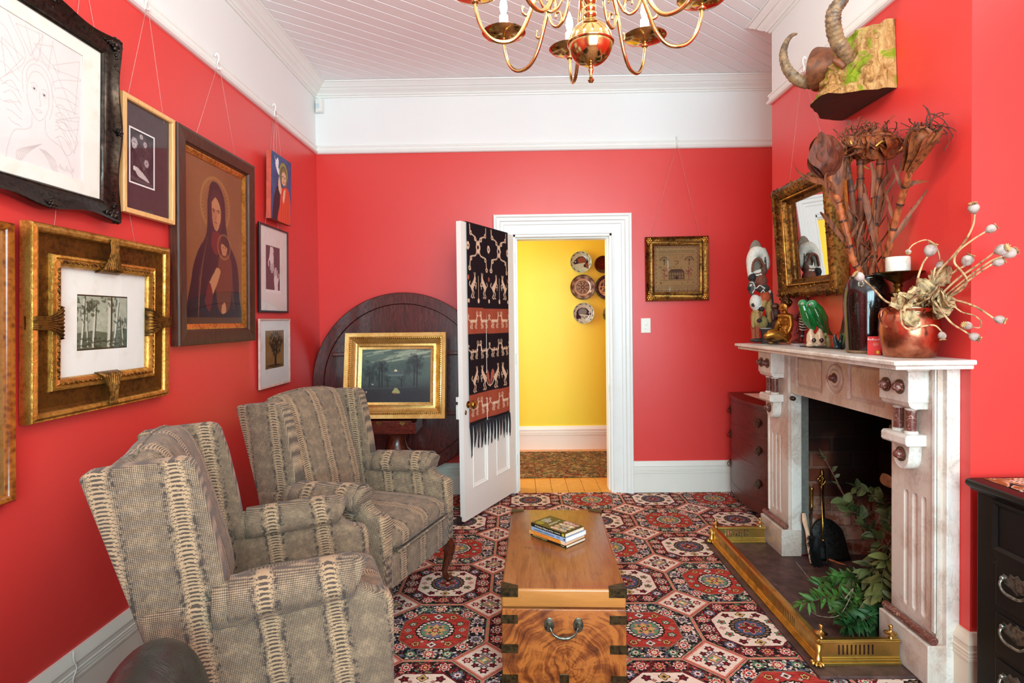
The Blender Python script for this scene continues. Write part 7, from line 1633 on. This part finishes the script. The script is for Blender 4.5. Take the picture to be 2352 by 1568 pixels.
# ---- copper pot
px_, py_ = 1.488, 2.192; t = thing('copper_pot', 'round bellied copper pot with side handle at the near end of mantelpiece', 'pot', (px_, py_, SZ + .0005))
MB().lathe([(.001, 0), (.080, 0), (.083, .004), (.090, .035), (.098, .075), (.1005, .105), (.098, .135), (.089, .158), (.0855, .168), (.088, .178), (.093, .184), (.0925, .187), (.086, .184), (.083, .17), (.088, .15), (.094, .1), (.08, .02), (.001, .012)], 48, cap=False).build('pot_body', copper(), t, smooth=60)
q = bez([pt(2046, 712, 2.17), pt(2034, 707, 2.16), pt(2024, 715, 2.155), pt(2021, 728, 2.155), pt(2027, 742, 2.16), pt(2037, 752, 2.165)], 6); mb = MB(); mb.tube(q, .0075, 10, flat=.45); wpart(mb, 'handle', copper(), t)
# ---- match box
t = thing('match_box', 'small red match box with grey striking side in front of the vase', 'box', (1.437, 2.318, SZ + .0005), radians(-40)); hb = .074
MB().box(-.0235, -.018, 0, .0235, .018, hb).build('sleeve', plain(214, 46, 42, 45), t, smooth=0, bevel=.0008); MB().box(.0235, -.0135, .004, .0239, .0135, hb - .004).build('striker', plain(176, 150, 148, 80), t, smooth=0)
fm = lambda x, z: Matrix.Translation((x, -.0182, z)) @ Matrix.Rotation(pi / 2, 4, 'X')
wi = plain(246, 240, 236, 60); text('Redheads', .0115, wi, t, fm(-.0225, .059)); text('matches', .0058, wi, t, fm(-.004, .043)); text('safety matches', .0030, wi, t, fm(-.003, .0375)); text('extra long', .0045, plain(240, 196, 60, 60), t, fm(-.002, .0495)); MB().box(.0075, -.0184, .006, .0175, -.018, .017).build('yellow_square', plain(242, 200, 50, 60), t, smooth=0)
# ---- dried poppies in the copper pot
def pod_mesh(t, p, d, r_, name='pod', col=None):
    d = d.normalized(); M = Matrix.Translation(p) @ d.to_track_quat('Z', 'Y').to_matrix().to_4x4() @ Matrix.Scale(r_, 4); mb = MB()
    n_ = 20; prof = [(.14, -1.25), (.22, -1.18), (.3, -1.12), (.2, -1.05), (.55, -.88), (.85, -.5), (1.0, 0), (.98, .35), (.8, .72), (.5, .92), (.3, 1.0)]
    mb.lathe(prof, n_, M); mb.v = mb.v
    o = wpart(mb, name, pod(), t, smooth=60); mb = MB(); mb.lathe([(.2, .98), (.62, 1.02), (.66, 1.08), (.2, 1.12)], 20, M)
    for k in range(10): a = k * pi / 5; mb.tube([M @ Vector((.1 * cos(a), .1 * sin(a), 1.1)), M @ Vector((.5 * cos(a), .5 * sin(a), 1.14)), M @ Vector((.78 * cos(a), .78 * sin(a), 1.22))], [r_ * .08, r_ * .12, r_ * .07], 5)
    wpart(mb, 'stigma_crown', bark(200, 168, 112), t, smooth=60)
def PY(px): return 2.15 - max(0, px - 2150) * .00165
def crumple(t, p, L, r, k=0):
    mb = MB(); d = Vector((r.gauss(0, 1), r.gauss(-.6, .4), r.gauss(.2, .7))).normalized(); u = d.cross(Vector((r.gauss(0, 1), r.gauss(0, 1), r.gauss(0, 1)))).normalized(); n = d.cross(u); ph = r.uniform(0, 6)
    def f(a, b):
        x = (a - .5) * 2; w_ = L * .42 * sin(pi * (b * .9 + .08)) * (1 + .16 * cos(b * 28) * abs(x)); return p + d * (L * (b - .2)) + u * (x * w_) + n * (L * (.16 * sin(x * 3 + ph) + .12 * sin(b * 6 + ph) + .05 * sin(x * 11 + b * 9)) + abs(x) * w_ * .5)
    mb.sheet(f, 14, 16); wpart(mb, 'dry_leaf', bark(204, 172, 124), t, fix=False)
def poppy(label, path, pr, pd, seed, rs=.0037, Yb=None, leaf_=0, gap=1.25):
    q = []
    for i, P_ in enumerate(path): q.append(pt(P_[0], P_[1], P_[2] if len(P_) > 2 else PY(P_[0])))
    b0 = Vector((px_ + (q[0].x - px_) * .35, py_ + (q[0].y - py_) * .3, SZ + .03)); b1 = Vector((px_ + max(-.07, min(.07, q[0].x - px_)) * .85, py_ + max(-.07, min(.06, q[0].y - py_)) * .9, SZ + .175))
    q = [b0, b1] + q; t = thing('dried_poppy', label, 'dried flower', b0, 0, 'dried poppies in the copper pot'); r = random.Random(seed)
    qq = bez(q, 7); mb = MB(); mb.tube(qq, lerps([rs * 1.1, rs, rs, rs * .8], len(qq)), 8); wpart(mb, 'stem', bark(214, 172, 124), t)
    d = Vector(pd); pr *= 1.12; pod_mesh(t, qq[-1] + d.normalized() * pr * gap, d, pr)
    for k in range(leaf_ + 1): i = int(len(qq) * r.uniform(.2, .37)); crumple(t, qq[i], r.uniform(.06, .092), r)
poppy('dried poppy leaning left across the dark vase', [(2035, 692, 2.10), (2008, 665, 2.08), (1984, 642, 2.07)], .0145, (-.8, -.1, .5), 1)
poppy('dried poppy with small nodding pod in front of the ivory candle', [(2120, 690, 2.16), (2150, 640, 2.15), (2158, 598, 2.14), (2150, 566, 2.12), (2128, 551, 2.10), (2100, 560, 2.08), (2086, 574, 2.07)], .0085, (-.4, -.6, -.5), 2, .0026, leaf_=2)
poppy('dried poppy with large upright pod right of the candle', [(2104, 680, 2.16), (2108, 640, 2.15), (2120, 605, 2.14), (2130, 590, 2.13)], .0185, (.3, -.15, .9), 3, leaf_=3)
poppy('dried poppy with a small lilac pod low among the crossing stems', [(2130, 690, 2.15), (2140, 650, 2.14), (2146, 622, 2.13), (2149, 614, 2.13)], .0105, (.6, -.3, .5), 4, leaf_=2)
poppy('dried poppy with a plump upright pod at the breast corner', [(2130, 690, 2.14), (2160, 650, 2.12), (2195, 622, 2.06), (2213, 612, 2.03)], .0165, (.35, -.3, .85), 5, leaf_=2)
poppy('tallest dried poppy, its pod highest above the copper pot', [(2125, 690, 2.15), (2153, 628, 2.13), (2185, 592, 2.08), (2215, 556, 2.03), (2234, 520, 2.0), (2239, 492, 1.99)], .0150, (-.35, -.25, .85), 6)
poppy('dried poppy with looping stem and second highest pod', [(2165, 690, 2.13), (2205, 668, 2.06), (2221, 645, 2.02), (2208, 622, 2.03), (2192, 602, 2.05), (2200, 578, 2.03), (2232, 552, 1.99), (2262, 533, 1.96)], .0130, (.7, -.5, .5), 7)
poppy('dried poppy with pod facing the viewer, upper of the right hand trio', [(2150, 690, 2.14), (2194, 645, 2.06), (2240, 612, 1.99), (2284, 580, 1.93)], .0165, (.2, -.9, .25), 8)
poppy('dried poppy with pod pointing right, outermost at the right', [(2155, 694, 2.14), (2215, 643, 2.03), (2270, 603, 1.95), (2302, 588, 1.91)], .0160, (.9, -.2, .4), 9, leaf_=1)
poppy('dried poppy with pod below the right hand trio of pods', [(2158, 700, 2.13), (2200, 664, 2.05), (2240, 632, 1.99), (2278, 607, 1.94)], .0135, (.85, -.3, .35), 10)
poppy('dried poppy drooping to the far right above the mantel end', [(2150, 697, 2.10), (2190, 689, 2.05), (2240, 704, 1.97), (2272, 724, 1.92), (2281, 730, 1.91)], .0125, (.5, -.6, -.25), 11, leaf_=1)
poppy('dried poppy with an ochre pod on a stem doubling back', [(2145, 697, 2.10), (2184, 701, 2.05), (2210, 717, 2.01), (2236, 724, 1.98), (2253, 738, 1.96), (2250, 752, 1.96), (2231, 751, 1.97)], .0125, (-.8, -.2, .25), 12, .0026)
poppy('dried poppy curving down past the rim to a pod over the shelf end', [(2140, 692, 2.09), (2153, 702, 2.07), (2168, 722, 2.04), (2188, 744, 2.01), (2210, 757, 1.98), (2225, 767, 1.97)], .0130, (.4, -.7, -.45), 13)
poppy('dried poppy looping down in front of the copper pot belly', [(2090, 690, 2.08), (2074, 698, 2.06), (2069, 722, 2.05), (2073, 746, 2.05), (2092, 757, 2.05), (2120, 749, 2.05), (2146, 747, 2.05), (2162, 760, 2.05)], .0115, (.0, -.2, -.9), 14, .0034, leaf_=4)
# =================================================================== horned head on its bark block
t = thing('horned_wall_head', 'brown carved head with two ribbed horns mounted on a mossy bark block', 'wall trophy', (BX, 2.62, 2.33))
def ptZ(px, py, Z):
    d = CAM_F + CAM_R * ((px - PPX) / FPX) - CAM_U * ((py - PPY) / FPX); return CAM_O + d * ((Z - CAM_O.z) / d.z)
bot = [(1.598, 2.82), (1.47, 2.80), (1.385, 2.68), (1.352, 2.54), (1.375, 2.478), (1.44, 2.452), (1.53, 2.438), (1.598, 2.43)]
top_ = [(1.598, 2.76), (1.55, 2.72), (1.50, 2.66), (1.462, 2.60), (1.462, 2.545), (1.50, 2.50), (1.55, 2.465), (1.598, 2.445)]
def along(P, u): q = bez([(a, b, 0) for a, b in P], 8); x = u * (len(q) - 1); i = min(int(x), len(q) - 2); return q[i].lerp(q[i + 1], x - i)
NU, NV = 90, 60; nzz = nz(NV + 1, NU + 1, 6, 5, 3); nzr = nz(1 + NV, NU + 1, 3, 3, 8); ridge = np.abs(nz(NV + 1, NU + 1, 5, 3, 12) - .5)
def blk_(u, v):
    i, j = int(round(u * NU)), int(round(v * NV)); a = along(bot, u); b = along(top_, u); k = v ** 1.15; p = a.lerp(b, k); e = sin(pi * u) ** .4
    d = ((nzz[j, i] - .5) * .075 + (.12 - ridge[j, i]) * .10 * e) * e; n = Vector((-1, -.6 if u > .5 else .3, 0)).normalized()
    z = 2.33 + (.285 + .07 * (nzr[NV, i] - .5)) * v + (.05 * (nzr[0, i] - .5) * (1 - v)) * e
    p = p + n * d; return (min(p.x, 1.599), p.y, z)
mb = MB(); mb.sheet(blk_, NU, NV); tp = [blk_(k / NU, 1) for k in range(NU + 1)]; mb.add(tp, [tuple(range(NU + 1))]); wpart(mb, 'bark_block', mossy(), t, smooth=50)
bt = [blk_(k / NU, 0) for k in range(NU + 1)]; mb = MB(); mb.add(bt + [(x, y, z + .006) for x, y, z in bt], [tuple(range(NU + 1))] ); wpart(mb, 'sawn_underside', plain(56, 30, 20, 60), t, smooth=0)
E_c, B_c = pt(1876, 160, 2.70), pt(1942, 148, 2.60); ax_ = (E_c - B_c); Lh = ax_.length; Mh = Matrix.Translation(B_c) @ ax_.to_track_quat('Z', 'Y').to_matrix().to_4x4()
@mat
def headwood():
    g = Gm('stained_carved_wood'); n = g.noise(None, 30, 5, .6); s_ = g.sm(g.noise(None, 160, 2), .66, .72); return g.fin(g.mix(g.mix(C(86, 44, 22), C(132, 74, 38), g.sm(n, .35, .7)), C(40, 24, 16), s_ * .7), .5)
mb = MB(); mb.lathe([(.070, -.02), (.078, Lh * .3), (.088, Lh * .7), (.097, Lh * .97), (.096, Lh), (.088, Lh * 1.01), (.02, Lh * 1.0), (.001, Lh)], 40, Mh); wpart(mb, 'carved_head', headwood(), t, smooth=40)
@mat
def hornmat():
    g = Gm('ribbed_horn'); n = g.noise(None, 40, 5, .65); m2 = g.noise(None, 8, 3); g.bump(n, .4, .006); return g.fin(g.mix(g.mix(C(80, 60, 48), C(150, 118, 84), g.sm(n, .35, .65)), C(176, 142, 96), g.sm(m2, .5, .7) * .5), .5)
def horn(path, rs, seed):
    q = bez([pt(*p) for p in path], 10); N = len(q); rr = lerps(rs, N); r = random.Random(seed); rr = [a * (1 + (.05 * sin(i * 2.1) + .035 * r.uniform(-1, 1))) for i, a in enumerate(rr)]; mb = MB(); mb.tube(q, rr, 16, flat=.8); wpart(mb, 'horn', hornmat(), t)
horn([(1880, 188, 2.72), (1852, 190, 2.73), (1827, 180, 2.74), (1806, 155, 2.75), (1799, 124, 2.76), (1806, 98, 2.77), (1818, 82, 2.78), (1830, 78, 2.79)], [.034, .033, .031, .027, .022, .016, .011, .005], 1)
horn([(1948, 150, 2.52), (1938, 118, 2.47), (1922, 92, 2.45), (1914, 56, 2.42), (1916, 26, 2.40), (1932, 2, 2.38), (1950, -26, 2.36), (1960, -60, 2.34)], [.026, .030, .031, .031, .029, .027, .024, .018], 2)
mb = MB(); mb.tube(bez([pt(1915, 138, 2.50), pt(1925, 142, 2.49), pt(1940, 155, 2.48)], 4), [.012, .016, .012], 10); wpart(mb, 'carved_ear', headwood(), t)
# =================================================================== brass chandelier
CX, CY = .247, 1.875; t = thing('brass_chandelier', 'large polished brass chandelier with eight candle arms hanging from the ceiling', 'chandelier', (CX, CY, 2.146)); BRC = brass(216, 182, 122, 12)
Z = lambda z: z - 2.16
bz_ = 2.286; Rb = .0715
MB().lathe([(Rb * sin(pi * k / 24) if 0 < k < 24 else .001, Z(bz_) - Rb * cos(pi * k / 24)) for k in range(25)], 48, cap=False).build('globe', BRC, t, smooth=180)
MB().lathe([(Rb, Z(bz_) - .006), (Rb + .004, Z(bz_) - .002), (Rb + .0045, Z(bz_) + .002), (Rb, Z(bz_) + .006)], 48, cap=False).build('belt_ring', BRC, t, smooth=180)
MB().lathe([(.001, 0), (.007, .002), (.0105, .009), (.007, .016), (.0045, .019), (.006, .03), (.0085, .040), (.009, .044), (.006, .048), (.007, .054), (.012, .060), (.012, .063), (.016, .066), (.016, .070)], 24).build('finial', BRC, t, smooth=50)
zz = Z(2.355); MB().lathe([(.024, zz), (.022, zz + .008), (.014, zz + .014), (.02, zz + .022), (.02, zz + .028), (.013, zz + .034), (.018, zz + .042), (.018, zz + .05), (.013, zz + .056), (.018, zz + .064), (.022, zz + .075), (.030, zz + .092), (.030, zz + .105), (.016, zz + .118), (.062, zz + .125), (.066, zz + .130), (.062, zz + .135), (.02, zz + .145), (.03, zz + .18), (.05, zz + .21), (.05, zz + .23), (.025, zz + .26), (.014, zz + .30), (.014, zz + .56), (.03, zz + .60), (.014, zz + .64), (.008, zz + .66), (.008, Z(3.2)), (.05, Z(3.215)), (.055, Z(3.235))], 32).build('central_stem', BRC, t, smooth=50)
arm = None
for k in range(8):
    a = radians(45 * k + 5)
    if arm is None:
        q = bez([(.03, 0, Z(2.49)), (.075, 0, Z(2.535)), (.12, 0, Z(2.525)), (.160, 0, Z(2.470)), (.188, 0, Z(2.40)), (.215, 0, Z(2.335)), (.245, 0, Z(2.297)), (.278, 0, Z(2.284)), (.318, 0, Z(2.292)), (.350, 0, Z(2.325)), (.368, 0, Z(2.375)), (.372, 0, Z(2.415))], 6)
        mb = MB(); mb.tube(q, lerps([.0062, .0066, .0066, .0066, .0062, .006], len(q)), 10); arm = mb.build('arm', BRC, t, smooth=180); arm.rotation_euler = (0, 0, a)
        mb = MB(); mb.tube(bez([(.170, 0, Z(2.445)), (.152, 0, Z(2.40)), (.128, 0, Z(2.385)), (.112, 0, Z(2.402)), (.118, 0, Z(2.428)), (.136, 0, Z(2.432)), (.138, 0, Z(2.416))], 5), lerps([.0055, .0055, .005, .0035], 31), 8); mb.tube(bez([(.128, 0, Z(2.385)), (.105, 0, Z(2.40)), (.085, 0, Z(2.45)), (.092, 0, Z(2.49)), (.115, 0, Z(2.485)), (.112, 0, Z(2.462))], 5), lerps([.005, .005, .003], 26), 8)
        mb.tube(bez([(.19, 0, Z(2.395)), (.205, 0, Z(2.372)), (.222, 0, Z(2.382)), (.218, 0, Z(2.402))], 5), [.0045] * 10 + [.003] * 6, 8); mb.build('scroll', BRC, arm, smooth=180)
        MB().lathe([(.007, Z(2.402)), (.013, Z(2.407)), (.013, Z(2.412)), (.007, Z(2.416)), (.009, Z(2.420)), (.034, Z(2.423)), (.066, Z(2.431)), (.078, Z(2.440)), (.080, Z(2.442)), (.076, Z(2.442)), (.034, Z(2.428)), (.001, Z(2.426))], 36, Matrix.Translation((.372, 0, 0))).build('drip_pan', BRC, arm, smooth=60)
        MB().lathe([(.0165, Z(2.427)), (.0165, Z(2.505)), (.012, Z(2.509)), (.001, Z(2.509))], 20, Matrix.Translation((.372, 0, 0))).build('candle_sleeve', plain(250, 238, 214, 40), arm, smooth=40)
        MB().lathe([(.006, Z(2.509)), (.011, Z(2.520)), (.0145, Z(2.535)), (.012, Z(2.555)), (.005, Z(2.575)), (.001, Z(2.585))], 16, Matrix.Translation((.372, 0, 0))).build('bulb', emit(255, 214, 150, 45), arm, smooth=180)
    else:
        c_ = dup(arm, t); c_.rotation_euler = (0, 0, a)
for k in range(8):      # the light of the eight candle bulbs
    a = radians(45 * k + 5); l = bpy.data.lights.new('candle_bulb_light', 'POINT'); l.energy = 4.7; l.color = (.86, .87, .76); l.shadow_soft_size = .016
    o = bpy.data.objects.new('candle_bulb_light', l); COL.objects.link(o); o.location = (CX + .372 * cos(a), CY + .372 * sin(a), 2.60)
# baseboard cord and small extras
tag(MB().tube(bez([(RW + .030, 1.93, .262), (RW + .034, 1.925, .235), (RW + .036, 1.935, .20), (RW + .034, 1.92, .165), (RW + .036, 1.93, .12), (RW + .03, 1.925, .06)], 5), .0022, 6).build('white_cord', white(), smooth=180), 'thin white cord hanging over the left skirting board', 'cord')
